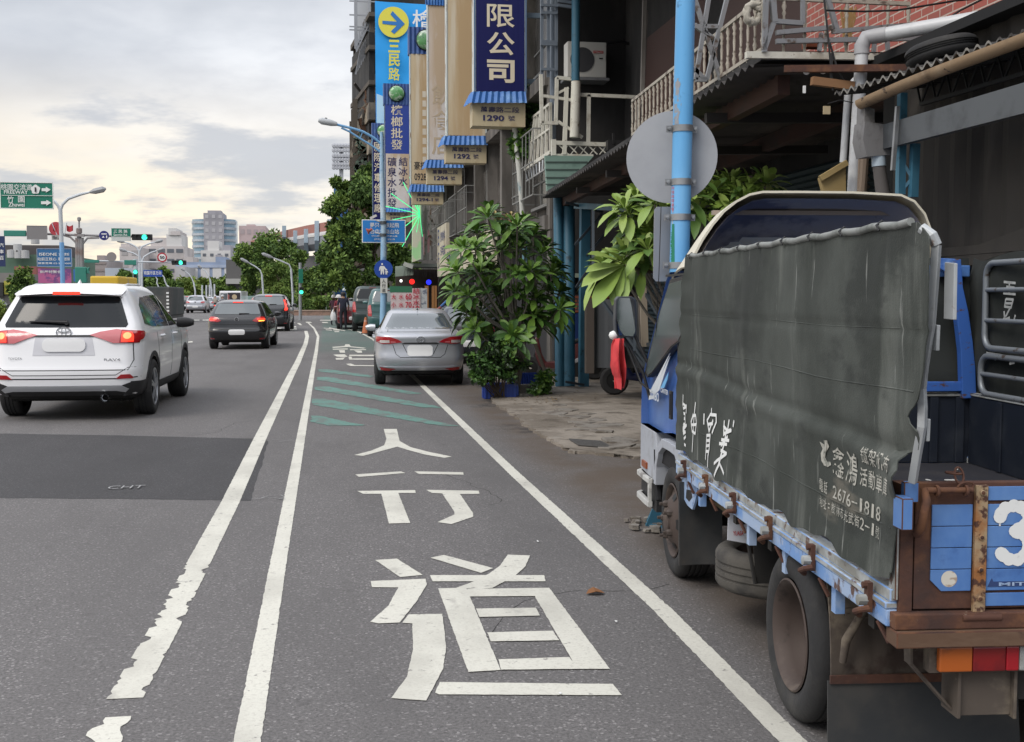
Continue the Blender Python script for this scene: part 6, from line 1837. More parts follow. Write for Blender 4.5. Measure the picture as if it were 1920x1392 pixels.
mb = MB(); mb.tube([AY(1622, 290, 7.9), AY(1616, 370, 7.9)], .03, 8); mb.tube([AY(1613, 290, 7.95), AY(1610, 370, 7.95)], .014, 8)
tag(mb.build('timber_pole', mat('old_timber', (0.20, 0.15, 0.11), .8)), 'old brown wooden pole standing right of the white drainpipe', 'pole')
mb = MB(); mb.prism([AY(x, y, 8.1) for x, y in ((1538, 334), (1586, 305), (1586, 360), (1545, 360))], (0, .05, 0)); mb.bar(AY(1538, 335, 8.08), AY(1588, 305, 8.08), .03, .04)
tag(mb.build('tan_board', mat('tan_board_paint', (0.36, 0.26, 0.11), .7)), 'tan board with sloping top left of the white drainpipe', 'board')
# things on the roofs
mb = MB()
M = Matrix.Translation(AY(1768, 112, 7.2)) @ Matrix.Rotation(R(-9), 4, 'Y') @ Matrix.Rotation(R(-6), 4, 'X')
mb.lathe(tyre_prof(.235, .10, .15), M, 40)
tag(mb.build('old_tyre', RUBBER, smooth=35), 'old black tyre lying on the corrugated eave roof', 'tyre')
mb = MB()
for i in range(20):
 a = 2 * math.pi * i / 20
p0 = AY(1412, 25, 8.55)
ring = [p0 + V((.055 * math.cos(t) * (1 + jit(.1)), jit(.01), .068 * math.sin(t) * (1 + jit(.1)))) for t in [2 * math.pi * k / 22 for k in range(23)]]
ring[-1] = ring[0]
for k in range(3): mb.tube([p + V((jit(.008), .02 * (k - 1), jit(.008))) for p in ring], [.024 + jit(.005) for _ in ring], 7)
tag(mb.build('rope_coil', mat('old_rope', (0.42, 0.39, 0.33), .95, bump=(40, .01)), smooth=60), 'coil of pale rope hung on the balcony corner post', 'rope')
mb = MB()
for (x0, y0, x1, y1, w) in ((1436, 0, 1433, 98, .05), (1448, -10, 1452, 42, .06), (1448, 40, 1505, 44, .05), (1505, -10, 1505, 45, .04), (1450, 44, 1432, 95, .05), (1455, 62, 1560, 52, .05), (1455, 78, 1730, 72, .05), (1560, 60, 1760, 42, .045), (1540, 62, 1536, 96, .04), (1640, 74, 1638, 98, .04), (1662, 52, 1665, 100, .04), (1550, -10, 1570, 60, .05)):
 a, b = AY(x0, y0, 8.45), AY(x1, y1, 8.45); mb.bar(a, b, w * .7, w * .7, 0, (0, 1, 0))
for (x0, y0, x1, y1) in ((1303, 0, 1352, 150), (1330, -10, 1304, 150), (1365, -10, 1325, 150), (1300, 50, 1345, 50), (1304, 150, 1325, 150), (1302, 47, 1336, 72), (1300, 128, 1322, 150)):
 mb.bar(AY(x0, y0, 9.6), AY(x1, y1, 9.6), .035, .035, 0, (0, 1, 0))
tag(mb.build('deck_scaffold', mat('weathered_frame', (0.26, 0.27, 0.28), .5, .4, var=[((0.10, 0.07, 0.05), 8, .55, .68)])), 'weathered steel frame standing on the deck in front of the red tiled wall', 'frame')
mb = MB(); mb.cbox(AY(1523, 84, 8.6), (.13, .10, .055)); tag(mb.build('loose_brick', mat('clay_brick', (0.33, 0.10, 0.05), .9)), 'red clay brick lying on the deck edge behind the balusters', 'brick')
mb = MB()
for k in range(60):
 a = AY(1588 + jit(8), 72 + jit(3), 8.9); mb.tube([a, AY(1590 + jit(16), 22 + jit(10), 8.9)], .004, 4)
tag(mb.build('broom', mat('straw', (0.36, 0.22, 0.09), .9)), 'straw broom leaning bristles up against the red tiled wall', 'broom')
mb = MB()
mb.bar(AY(1470, 130, 8.3), AY(1700, 128, 8.0), .05, .05, 0); mb.bar(AY(1522, 152, 8.2), AY(1600, 162, 8.2), .05, .06, 1)
for (x, y) in ((1512, 133), (1543, 132)): mb.disc(AY(x, y, 8.25), (0, -1, 0), .03, 12, 2)
mb.cbox(AY(1550, 207, 8.2), (.055, .01, .06), 3); mb.cbox(AY(1508, 168, 8.2), (.02, .01, .055), 2)
mb.tube([AY(1552, 195, 8.2), AY(1575, 188, 8.2), AY(1600, 193, 8.2)], .004, 5, 4); mb.tube([AY(1560, 100, 8.3), AY(1558, 165, 8.3)], .012, 5, 4)
tag(mb.build('lamp_bracket', [T_RUST, mat('rust_bar', (0.25, 0.13, 0.06), .8), WHITE, mat('tan_tag', (0.45, 0.36, 0.22), .7), BLACK]), 'rusty bracket with two round white plates and loose wires under the deck', 'bracket')
mb = MB()
for pts in ([(1545, -5), (1552, 60), (1562, 170)], [(1548, 20), (1620, 22), (1680, 20), (1790, 2), (1930, -12)], [(1556, 80), (1570, 130), (1590, 165)], [(1690, 110), (1740, 60), (1800, 20), (1850, -5)], [(1840, 70), (1860, 40), (1900, 0)]):
 mb.tube([AY(x, y, 8.2) for x, y in pts], .008, 5)
tag(mb.build('loose_cable', BLACK), 'black cables strung loosely across the front of the red tiled wall', 'cable')
# ---- blue lamp pole in the near right with the sign backs
POLE = mat('sky_blue_pole', (0.11, 0.36, 0.66), .42, var=[((0.17, 0.43, 0.72), 2, .45, .7, (1, 1, .3)), ((0.26, 0.27, 0.29), 5, .66, .72, (1, 1, .5), .8), ((0.07, 0.22, 0.42), 9, .62, .72)])
base = G(1262, 985)
pole = thing('lamp_pole', 'sky blue lamp pole with peeling paint carrying two grey sign backs', 'pole', base)
top = AY(1287 + 19.7, -900, base.y)
PP = lambda y: AY(1287 - (y + 60) * (13.0 / 555), y, base.y)
mb = MB(); mb.tube([base, PP(494), PP(200), top], [.0675, .0675, .0675, .055], 24)
mb.build('shaft', POLE, pole, smooth=50)
mb = MB()
pc = mat('bare_patch', (0.27, 0.28, 0.30), .7, var=[((0.11, 0.36, 0.66), 9, .5, .58)])
for (y0, y1, a0, a1) in ((160, 235, 195, 235), (205, 232, 185, 200), (150, 165, 205, 225)):
 def ptc(i, j):
  c = PP(lerp(y0, y1, j)); a = R(lerp(a0, a1, i) + 8 * math.sin(j * 9 + i * 3))
  return c + V((.0685 * math.cos(a), .0685 * math.sin(a), 0))
 mb.grid(ptc, 6, 8)
mb.build('peeled_patch', pc, pole)
mb = MB()
mb.disc(base + V((0, 0, .02)), (0, 0, 1), .20, 4, 0, .02)
for k in range(4):
 a = R(45 + 90 * k + 20); d = V((math.cos(a), math.sin(a), 0)); n_ = V((-d.y, d.x, 0)) * .008
 mb.prism([base + d * .06 + V((0, 0, .02)) - n_, base + d * .19 + V((0, 0, .02)) - n_, base + d * .06 + V((0, 0, .30)) - n_], n_ * 2)
q = base + V((-.20, -.02, 0)); mb.prism([q + V((0, 0, .012)), q + V((.16, 0, .012)), q + V((.16, 0, .42))], (0, .012, 0))
mb.build('base_plate', BLUEP, pole)
for y in (242, 342, 408, 498):
 c = PP(y); mb = MB()
 mb.lathe([(.069, -.022), (.074, -.022), (.074, .022), (.069, .022)], Matrix.Translation(c), 24)
 for s in (-1, 1):
  mb.cbox(c + V((s * .088, .02, 0)), (.04, .02, .044))
  mb.lathe([(0, -.014), (.013, -.012), (.013, .012), (0, .014)], Matrix.Translation(c + V((s * .092, .005, 0))) @ Matrix.Rotation(R(90), 4, 'X'), 6)
 mb.build('clamp', STEEL, pole, smooth=40)
c0 = PP(295); nrm = V((-.44, -.90, 0)); mb = MB()
cd = AY(1259, 295, base.y + .13)
mb.disc(cd, nrm, .318, 48, 0, .008)
mb.cbox(cd + V((.05, -.03, .19)), (.10, .03, .03)); mb.cbox(cd + V((.05, -.03, -.19)), (.10, .03, .03))
mb.cbox(AY(1306, 350, base.y + .10), (.065, .004, .05), 1)
mb.build('round_sign_back', [mat('sign_back_grey', (0.33, 0.34, 0.36), .5, .3, var=[((0.27, 0.28, 0.30), 1.5, .4, .7)]), mat('sign_label', (0.42, 0.42, 0.44), .6)], pole, smooth=40)
mb = MB()
pl = [AY(x, y, base.y + .10) for x, y in ((1232, 388), (1262, 388), (1262, 528), (1230, 528), (1225, 522), (1227, 394))]
mb.prism(pl, (0, .008, 0)); mb.build('plate_back', mat('plate_back_grey', (0.29, 0.30, 0.32), .5, .3), pole)
mb = MB()
yy = base.y - .070
def onpole(x, y, r=.069):
 c = PP(y); p = AY(x, y, base.y - .05); dx = max(-.066, min(.066, p.x - c.x)); return V((c.x + dx, base.y - math.sqrt(max(0, r * r - dx * dx)), p.z))
def pst(x0, x1, y0, y1, m, r=.0692):
 i0 = len(mb.v); mb.grid(lambda i, j: onpole(lerp(x0, x1, i), lerp(y0, y1, j), r), 4, 6, m)
pst(1253, 1264, 347, 398, 0); pst(1252, 1265, 420, 494, 2); pst(1252.5, 1259, 434, 488, 1, .0697); pst(1253, 1263, 412, 420, 1)
for k, ch in enumerate('DB11242'):
 write(mb, ch, onpole(1255.8, 438 + 7.6 * k, .071), (0.85, -.5, 0), (0, 0, 1), .016, .022, 2, .01, .001)
for k in range(6): write(mb, '電'if k % 2 else '高', onpole(1259, 352 + 8 * k, .0715), (0.85, -.5, 0), (0, 0, 1), .022, .020, 3, 0, .001)
mb.build('pole_sticker', [mat('sticker_pink', (0.55, 0.30, 0.32), .6), mat('sticker_white', (0.62, 0.64, 0.63), .6), mat('sticker_green', (0.015, 0.20, 0.11), .6), mat('sticker_red', (0.45, 0.06, 0.07), .6)], pole)
# rubble round the base
for k in range(14):
 a = k * .9; mb = MB(); s = random.uniform(.02, .05)
 c = base + V((-.22 + jit(.12), -.05 + jit(.2), .01)); ps = [c + V((s * math.cos(t) * random.uniform(.6, 1.2), s * math.sin(t) * random.uniform(.6, 1.2), 0)) for t in (0, 1.2, 2.5, 3.8, 5)]
 mb.prism(ps, (jit(.01), jit(.01), s * .7))
 tag(mb.build('rubble_lump', SLAB), 'grey concrete lump broken away round the foot of the blue lamp pole', 'rubble', 'rubble at the pole foot')
# ------------------------------------------------------------------ shop houses beyond, their hanging signs
def shop_house(y0, y1, x0, top, label, seed):
 rs_ = random.Random(seed)
 t = thing('shop_house', label, 'building', (x0 + 4, (y0 + y1) / 2, 0))
 mb = MB()
 mb.box((x0 + .25, y0, 0), (x0 + 9, y1, top))
 n = max(2, int((y1 - y0) / 2.6))
 for k in range(n + 1):
  y = lerp(y0, y1, k / n)
  w = .32 if k in (0, n) else .18
  mb.box((x0 - .05, y - w / 2 + .004 * k, 2.9), (x0 + .246, y + w / 2 + .004 * k, top - .1))
 mb.box((x0 - .04, y0 - .17, 0), (x0 + .24, y0 + .17, 2.89)); mb.box((x0 - .04, y1 - .17, 0), (x0 + .24, y1 + .17, 2.89))
 for z in (2.9, 5.7, 8.5, 11.3):
  if z < top: mb.box((x0 - .12, y0, z), (x0 + .244, y1, z + .28))
 mb.build('wall', OLDC, t)
 for z in (3.5, 6.3, 9.1, 11.9):
  if z + 1.6 > top: continue
  for k in range(n):
   a, b = lerp(y0, y1, k / n) + .28, lerp(y0, y1, (k + 1) / n) - .28
   mb = MB(); mb.box((x0 + .19, a, z), (x0 + .247, b, z + 1.7), 0)
   for q in range(1, 3): mb.bar((x0 + .18, lerp(a, b, q / 3), z), (x0 + .18, lerp(a, b, q / 3), z + 1.7), .04, .04, 1)
   mb.bar((x0 + .18, a, z + .5), (x0 + .18, b, z + .5), .03, .03, 1); mb.bar((x0 + .17, a - .04, z - .03), (x0 + .17, b + .04, z - .03), .12, .06, 1)
   if rs_.random() < .55:
    for q in range(7): mb.bar((x0 - .30, lerp(a, b, q / 6), z + .1), (x0 - .30, lerp(a, b, q / 6), z + 1.4), .018, .018, 1)
    for zz in (z + .1, z + .75, z + 1.4): mb.bar((x0 - .30, a, zz), (x0 - .30, b, zz), .025, .025, 1)
    for yy in (a, b):
     for zz in (z + .1, z + 1.4): mb.bar((x0 - .30, yy, zz), (x0 + .2, yy, zz), .025, .025, 1)
   mb.build('window', [mat('grimy_glass', (0.045, 0.042, 0.038), .25, var=[((0.12, 0.11, 0.10), .8, .5, .62)]), mat('old_window_frame', (0.22, 0.22, 0.21), .6)], t)
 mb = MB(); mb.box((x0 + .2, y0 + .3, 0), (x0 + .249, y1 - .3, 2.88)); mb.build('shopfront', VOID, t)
 return t
H1 = shop_house(22.25, 28.4, 4.35, 14, 'stained concrete shop house with barred windows behind the topmost 1290 sign', 1)
H2 = shop_house(28.5, 34.0, 4.40, 14, 'stained concrete shop house with barred windows behind the 1292 sign', 2)
H3 = shop_house(34.1, 39.8, 4.45, 15, 'stained concrete shop house behind the 1294 sign', 3)
H4 = shop_house(39.9, 46.5, 4.50, 15, 'soot stained shop house standing next to the starburst sign', 4)
# fascia boards over the shops
def fascia(x, y0, y1, z0, z1, label, txt=None, rows=()):
 t = thing('shop_fascia', label, 'sign', (x, (y0 + y1) / 2, z0))
 mb = MB(); mb.box((x, y0, z0), (x + .12, y1, z1)); mb.build('board', mat('fascia_cream', (0.52, 0.47, 0.36), .7, var=[((0.36, 0.30, 0.20), 1.5, .5, .68, (1, 1, .4))]), t)
 mb = MB()
 for s, yc, zc, w, h in rows: write(mb, s, (x - .004, yc, zc), (0, -1, 0), (0, 0, 1), w, h, 0, .02)
 if rows: mb.build('lettering', mat('navy_lettering', (0.03, 0.04, 0.16), .6), t)
 return t
fascia(4.02, 28.0, 39.0, 2.35, 3.25, 'long cream fascia board over the shop fronts behind the leafy shrub', rows=[('日用五金行', 37.4, 2.85, 2.6, .5)])
fascia(4.05, 39.3, 42.5, 2.3, 4.1, 'cream fascia board with blue lettering beside the scaffold', rows=[('日', 42.0, 3.7, .5, .6), ('行', 42.0, 2.9, .5, .6), ('機車材料', 40.5, 3.7, 1.6, .35), ('五金百貨', 40.5, 3.2, 1.6, .35)])
mb = MB(); p0, p1 = AY(972, 215, 24), AY(988, 470, 24)
mb.tube([AY(962, 210, 24.2), AY(974, 330, 24.0), AY(983, 440, 24), AY(985, 520, 24)], .055, 10)
tag(mb.build('rain_pipe', mat('cream_pipe', (0.50, 0.50, 0.46), .5, var=[((0.10, 0.22, 0.26), 1.2, .55, .6, (1, 1, .5))]), smooth=50), 'cream rain pipe on the corner of the house under the 1290 sign', 'pipe')
SIGN_BEIGE = mat('faded_sign_beige', (0.58, 0.47, 0.31), .6, var=[((0.47, 0.33, 0.18), .9, .46, .66, (1, 1, .12)), ((0.64, 0.56, 0.43), 1.2, .5, .7, (2, 1, .15)), ((0.26, 0.13, 0.06), 3, .66, .76, (1, 1, .25), .6)])
SIGN_PALE = mat('faded_sign_pale', (0.60, 0.51, 0.43), .6, var=[((0.50, 0.38, 0.26), .8, .46, .62, (1, 1, .12)), ((0.64, 0.60, 0.58), .7, .5, .6, (1, 1, .3))])
SIGN_NAVY = mat('sign_navy', (0.010, 0.012, 0.085), .6, spec=.2, var=[((0.018, 0.022, 0.12), .8, .45, .7, (3, 1, .1))])
SIGN_BLUE = mat('sign_blue', (0.022, 0.055, 0.30), .45)
SIGN_EDGE = mat('sign_edge', (0.58, 0.62, 0.60), .6, var=[((0.25, 0.15, 0.08), 5, .56, .66, (1, 1, .4)), ((0.10, 0.07, 0.05), 9, .64, .72)])
SKIRT = mat('blue_corrugated', (0.040, 0.150, 0.42), .5, var=[((0.16, 0.32, 0.56), 2, .5, .7)])
LET_CREAM = mat('lettering_cream', (0.68, 0.60, 0.45), .6)
LET_NAVY = mat('lettering_navy', (0.022, 0.022, 0.10), .6)
LET_DARK = mat('lettering_black', (0.016, 0.016, 0.022), .6)
def plate_text(mb, no, xl, xr, yt, yb, Y):
 X = lambda x: AY(x, 0, Y).x
 hgt = yb - yt
 c = lambda x, y: AY(x, y, Y - .006)
 w = X(xr) - X(xl)
 px = xr - xl; pm = AY(0, yt, Y).z - AY(0, yb, Y).z
 write(mb, '萬壽路二段', c(xl + px * .52, yt + hgt * .29), (1, 0, 0), (0, 0, 1), w * .74, pm * .27, 0, .018)
 write(mb, no, c(xl + px * .40, yt + hgt * .66), (1, 0, 0), (0, 0, 1), w * (.40 if len(no) < 5 else .52), pm * .28, 0, .03)
 write(mb, '號', c(xl + px * (.74 if len(no) < 5 else .80), yt + hgt * .67), (1, 0, 0), (0, 0, 1), w * .13, pm * .25, 0, .02)
def skirt(mb, xl, xr, yt, yb, Y, depth, m=0):
 a, b = AY(xl, yt, Y), AY(xr, yt, Y); c, d = AY(xl, yb, Y - .14), AY(xr, yb, Y - .14)
 n = 9
 a, b, c, d = a + V((.05, -.01, 0)), b + V((-.03, -.01, 0)), c, d
 corr(mb, a, c, b, d, n, .025, m, V((0, -1, 0)))
 a2, c2 = a + V((0, depth, 0)), c + V((-.06, depth + .1, 0))
 corr(mb, a2, c2, a, c, 3, .02, m, V((-1, 0, 0)))
def hang_sign(label, Y, face, plate, no, face_mat, depth=.45, sk=None, cap=None, extra=None, group='hanging shop signs along the row'):
 xl, xr, yt, yb = face
 p, q = AY(xl, yb, Y), AY(xr, yt, Y)
 t = thing('hanging_sign', label, 'sign', (q.x, Y, 0), group=group)
 mb = MB()
 mb.box((p.x, Y, p.z), (q.x, Y + depth, q.z), 0)
 mb.build('cabinet', SIGN_EDGE, t)
 mb = MB(); mb.box((p.x + .03, Y - .012, p.z + .03), (q.x - .03, Y - .001, q.z - .03)); fc = mb.build('face', face_mat, t)
 mb = MB()
 for a, b in (((p.x, p.z), (p.x, q.z)), ((q.x, p.z), (q.x, q.z))): mb.bar((a[0], Y - .012, a[1]), (b[0], Y - .012, b[1]), .03, .03)
 mb.build('face_frame', mat('sign_frame_blue', (0.10, 0.16, 0.26), .6) if face_mat in (SIGN_NAVY, SIGN_BLUE) else SIGN_EDGE, t)
 if sk:
  mb = MB(); skirt(mb, *sk, Y - .02, depth); mb.build('skirt', SKIRT, t)
 if plate:
  a, b = AY(plate[0], plate[3], Y), AY(plate[1], plate[2], Y)
  mb = MB(); mb.box((a.x, Y, a.z), (b.x, Y + depth, b.z)); pl_ = mb.build('address_plate', mat('plate_tan', (0.50, 0.42, 0.27), .65, var=[((0.36, 0.25, 0.13), 1.6, .5, .68, (1, 1, .4))]), t)
  mb = MB(); plate_text(mb, no, *plate, Y); mb.build('lettering', LET_NAVY, pl_)
 if cap:
  a, b = AY(cap[0], cap[3], Y), AY(cap[1], cap[2], Y)
  mb = MB()
  corr(mb, (a.x, Y - .03, a.z), (a.x, Y - .03, b.z), (b.x, Y - .03, a.z), (b.x, Y - .03, b.z), 8, .02, 0, V((0, -1, 0)))
  mb.box((a.x, Y - .006, a.z), (b.x, Y + depth, b.z), 0)
  cp = mb.build('cap', mat('cap_blue', (0.035, 0.085, 0.26), .5, var=[((0.07, 0.15, 0.36), 2, .5, .7)]), t)
  r = min(b.x - a.x, b.z - a.z) * .37
  mb = MB(); mb.lathe([(r * math.sin(R(k)), r * .45 * math.cos(R(k))) for k in range(90, -1, -10)], Matrix.Translation(((a.x + b.x) / 2, Y - .06, (a.z + b.z) / 2 + .02)) @ Matrix.Rotation(R(90), 4, 'X'), 28)
  mb.lathe([(r * 1.04, -.02), (r * 1.10, .0), (r * 1.04, .03)], Matrix.Translation(((a.x + b.x) / 2, Y - .06, (a.z + b.z) / 2 + .02)) @ Matrix.Rotation(R(90), 4, 'X'), 28, 1)
  mb.build('globe', [mat('green_globe', (0.10, 0.30, 0.10), .25, coat=.5, var=[((0.48, 0.56, 0.46), 1.6, .46, .56, (1, 1, 1.6)), ((0.05, 0.17, 0.07), 3, .5, .62)], coord='Object'), BLACK], cp, smooth=60)
 mb = MB()
 for z in (p.z + .3, lerp(p.z, q.z, .5), q.z - .3): mb.bar((q.x, Y + depth / 2, z), (4.8, Y + depth / 2, z), .07, .10)
 mb.build('bracket', mat('bracket_blue', (0.15, 0.20, 0.25), .6), t)
 if extra: extra(t, fc, Y)
 return t
def exA(t, fc, Y):
 mb = MB()
 for ch, yc in (('有', -22), ('限', 30), ('公', 82), ('司', 134)): write(mb, ch, AY(939, yc, Y - .014), (1, 0, 0), (0, 0, 1), AY(965, 0, Y).x - AY(913, 0, Y).x, (AY(0, 0, Y).z - AY(0, 46, Y).z), 0, .028)
 mb.build('lettering', LET_CREAM, fc)
hang_sign('tall navy sign with cream characters over the tan 1290 address plate', 23.9, (890, 986, -130, 174), (886, 985, 194, 236), '1290', SIGN_NAVY, sk=(881, 988, 172, 193), extra=exA)
hang_sign('tall blank beige sign streaked with rust over the 1292 address plate', 31.1, (838, 911, -140, 256), (836, 912, 271, 305), '1292', SIGN_BEIGE, sk=(829, 915, 255, 272))
def exC(t, fc, Y):
 mb = MB()
 for ch, yc in (('飲', 178), ('食', 226), ('店', 272)): write(mb, ch, AY(828, yc, Y - .014), (1, 0, 0), (0, 0, 1), .62, .62, 0, .02)
 mb.build('ghost_lettering', mat('ghost_letters', (0.50, 0.40, 0.28), .7), fc)
 mb = MB(); a, b = AY(797, 10, Y), AY(835, -16, Y); corr(mb, (a.x, Y - .05, a.z), (a.x, Y - .03, b.z), (b.x, Y - .05, a.z), (b.x, Y - .03, b.z), 7, .02, 0, V((0, -1, 0))); mb.build('cap', SKIRT, t)
hang_sign('tall pale sign with faded ghost characters over the 1294 address plate', 36.4, (803, 864, -10, 301), (801, 866, 314, 345), '1294', SIGN_PALE, sk=(797, 869, 300, 315), extra=exC)
def exD(t, fc, Y):
 mb = MB()
 write(mb, '豪捷', AY(788, 311, Y - .014), (1, 0, 0), (0, 0, 1), .44, .30, 0, .02); write(mb, '0928-6', AY(793, 332, Y - .014), (1, 0, 0), (0, 0, 1), .62, .26, 0, .012)
 mb.build('lettering', LET_DARK, fc)
 mb = MB()
 for k in range(8): z = lerp(155, 285, k / 7); mb.box((AY(791, 0, Y).x, Y - .016, AY(0, z + 6, Y).z), (AY(798, 0, Y).x, Y - .0125, AY(0, z - 6, Y).z))
 mb.build('ghost_lettering', mat('ghost_letters_pale', (0.64, 0.58, 0.48), .7), fc)
hang_sign('beige sign with green globe cap over the 1294-1 address plate', 42.2, (770, 828, 101, 346), (773, 831, 359, 383), '1294-1', SIGN_BEIGE, sk=(769, 833, 346, 360), cap=(766, 832, 53, 101), extra=exD)
def exE(t, fc, Y):
 mb = MB(); column(mb, '檳榔批發', AY(744, 196, Y - .016), AY(744, 282, Y - .016), (1, 0, 0), .52, .88, 0, .03)
 mb.build('lettering', LET_CREAM, fc)
 mb = MB(); a, b = AY(724, 391, Y), AY(767, 289, Y); mb.box((a.x, Y - .0145, a.z), (b.x, Y - .0125, b.z)); lo = mb.build('lower_face', SIGN_PALE, t)
 mb = MB(); column(mb, '礦泉水批發', AY(735, 294, Y - .018), AY(735, 390, Y - .018), (1, 0, 0), .40, .88, 0, .02); column(mb, '結冰水', AY(756, 294, Y - .018), AY(756, 350, Y - .018), (1, 0, 0), .40, .88, 0, .02)
 mb.build('lettering', LET_NAVY, lo)
hang_sign('two tone blue and cream sign with green globe cap left of the 1294-1 sign', 52.0, (722, 768, 195, 391), (723, 770, 397, 416), '1298', SIGN_BLUE, sk=(721, 770, 390, 398), cap=(719, 768, 158, 196), extra=exE)
def exF(t, fc, Y):
 mb = MB(); column(mb, '國際汽車修理廠', AY(709, 266, Y - .016), AY(709, 400, Y - .016), (1, 0, 0), .40, .86, 0, .02); column(mb, '國際汽車修理廠', AY(729, 266, Y - .016), AY(729, 400, Y - .016), (1, 0, 0), .40, .86, 0, .02)
 mb.build('lettering', LET_CREAM, fc)
hang_sign('dark blue sign with white characters behind the tall lamp post', 58.0, (699, 740, 260, 413), None, '', SIGN_NAVY, cap=(697, 740, 232, 262), extra=exF)
# ---- ruined tower block and its banner
ruin = thing('ruined_building', 'derelict terrace building with broken balconies behind the bright blue banner', 'building', (4, 70, 0))
mb = MB()
mb.box((2.75, 68.2, 0), (12, 84, 14.5), 0); mb.box((2.8, 70, 14.5), (12, 84, 22), 1)
for k, z in enumerate((4.2, 7.3, 10.4)):
 mb.box((1.55 + .1 * k, 69.0, z), (2.745, 83, z + .35), 2)
 mb.box((1.45 + .1 * k, 69.0, z + .35), (1.6 + .1 * k, 83, z + 1.1 - .2 * k), 2)
for i, (ya, yb, yc, yd, mi) in enumerate(((192, 250, 224, 270, 2), (262, 297, 288, 316, 2), (84, 128, 92, 136, 3), (150, 196, 158, 204, 3), (22, 86, 30, 96, 3))):
 a, b, c, d = AY(692, ya, 67 + .02 * i), AY(657, yb, 79), AY(657, yd, 79), AY(692, yc, 67 + .02 * i)
 mb.prism([a, b, c, d], (.5, .1, 0), mi)
for i, (x, y0, y1) in enumerate(((658, 95, 330), (664, 110, 340), (671, 60, 330), (680, 60, 330), (688, 30, 330))):
 Yq = lerp(79, 67.2, (x - 657) / 35); mb.bar(AY(x, y0, Yq) + V((.3, 0, 0)), AY(x, y1, Yq) + V((.3, 0, 0)), .3, .3, 3)
for i, (y0, y1) in enumerate(((100, 190), (225, 262), (290, 345))):
 mb.prism([AY(692, y0 - 40, 67.8), AY(660, y0 + 8, 79.5), AY(660, y1 + 40, 79.5), AY(692, y1, 67.8)], (.3, .1, 0), 1)
for y in (69.2, 73, 78): mb.box((1.6, y, 0), (1.9, y + .3, 13.2), 3)
mb.build('wall', [OLDC, DARKC, mat('terrace_cream', (0.32, 0.27, 0.20), .85, var=[((0.10, 0.085, 0.07), .5, .45, .6), ((0.05, 0.045, 0.04), 1.5, .55, .68)]), mat('rotten_post', (0.09, 0.075, 0.06), .9)], ruin)
rs2 = random.Random(5)
mb = MB()
for k in range(60):
 p = V((rs2.uniform(2.0, 2.7), rs2.uniform(68.6, 72), rs2.uniform(3.5, 14))); q = p + V((rs2.uniform(-.5, .5), rs2.uniform(-.4, .4), rs2.uniform(-1.0, .4)))
 mb.bar(p, q, rs2.uniform(.04, .14), rs2.uniform(.05, .3), rs2.randrange(3))
mb.build('debris', [mat('debris_dark', (0.07, 0.062, 0.055), .9), mat('debris_rust', (0.12, 0.065, 0.04), .9), mat('debris_pale', (0.25, 0.21, 0.16), .9)], ruin)['kind'] = 'stuff'
mb = MB()
for k in range(16):
 y0 = 262 + rs2.random() * 70
 c = AY(662 + rs2.random() * 30, y0, 68.5); s = rs2.uniform(.25, .6)
 mb.prism([c + V((s * rs2.uniform(-1, 1), 0, s * rs2.uniform(-1, 1))) for _ in range(5)], (0, .05, 0))
mb.build('torn_netting', mat('green_netting', (0.11, 0.16, 0.12), .95, var=[((0.05, 0.065, 0.052), 2, .45, .6)]), ruin)
mb = MB(); mb.prism([AY(x, y, 68.0) for x, y in ((693, 150), (704, 150), (706, 236), (696, 236))], (0, .2, 0)); mb.build('rusty_flashing', T_STRAP, ruin)
mb = MB()
for x in (665, 668, 692): mb.bar(AY(x, -40, 70), AY(x + 1, 92, 70), .10)
for y in (2, 28, 50, 56): mb.bar(AY(655, y, 70), AY(705, y + 2, 70), .07)
mb.bar(AY(668, 88, 69), AY(694, 25, 69), .08); mb.bar(AY(668, 98, 69), AY(694, 40, 69), .08)
for k in range(9): a = AY(668 + 3 * k, 96 - 7 * k, 69); mb.bar(a, a + V((0, 0, .75)), .05)
for k in range(6): a = AY(676 + 3.2 * k, 92 - 6 * k, 69.5); mb.bar(a, a + V((-.3, 0, -1.5)), .09)
mb.build('roof_scaffold', mat('grey_scaffold', (0.30, 0.31, 0.33), .6, .3), ruin)
mb = MB(); mb.prism([AY(x, y, 71) for x, y in ((668, -40), (697, -40), (697, 40), (669, 86))], (0, .3, 0)); mb.build('cladding_sheet', mat('pale_sheet', (0.50, 0.52, 0.55), .6), ruin)
ban = thing('banner', 'bright blue banner with yellow circle and arrow hung on the ruined building', 'banner', AY(750, 262, 64))
mb = MB()
q4 = [AY(703, 2, 64), AY(812, 10, 64), AY(812, 262, 64), AY(705, 262, 64)]
def bn(i, j):
 p = q4[3].lerp(q4[2], i).lerp(q4[0].lerp(q4[1], i), j); return p + V((0, .10 * noise.noise(V((i * 3, j * 5, 0))), 0))
mb.grid(bn, 20, 40)
BLU = mat('banner_blue', (0.015, 0.33, 0.80), .6)
mb.build('cloth', BLU, ban, smooth=60)
mb = MB(); mb.disc(AY(738, 42, 63.85), (0, -1, 0), .83, 36, 0); mb.build('circle', mat('banner_yellow', (0.68, 0.62, 0.07), .6), ban)
mb = MB()
for s in ([(717, 38), (717, 45), (747, 45), (756, 46), (741, 61), (735, 57), (748, 43), (748, 40)],):
 pass
ar = [(717, 39), (744, 41), (732, 27), (736, 21), (759, 45), (739, 64), (733, 59), (744, 48), (717, 45)]
mb.face([AY(x, y, 63.83) for x, y in ar]); mb.build('arrow', mat('arrow_blue', (0.02, 0.16, 0.46), .6), ban)
mb = MB(); column(mb, '三民路', AY(739, 74, 63.8), AY(739, 152, 63.8), (1, 0, 0), .62, .92, 0, .035); mb.build('lettering', MATS['banner_yellow'], ban)
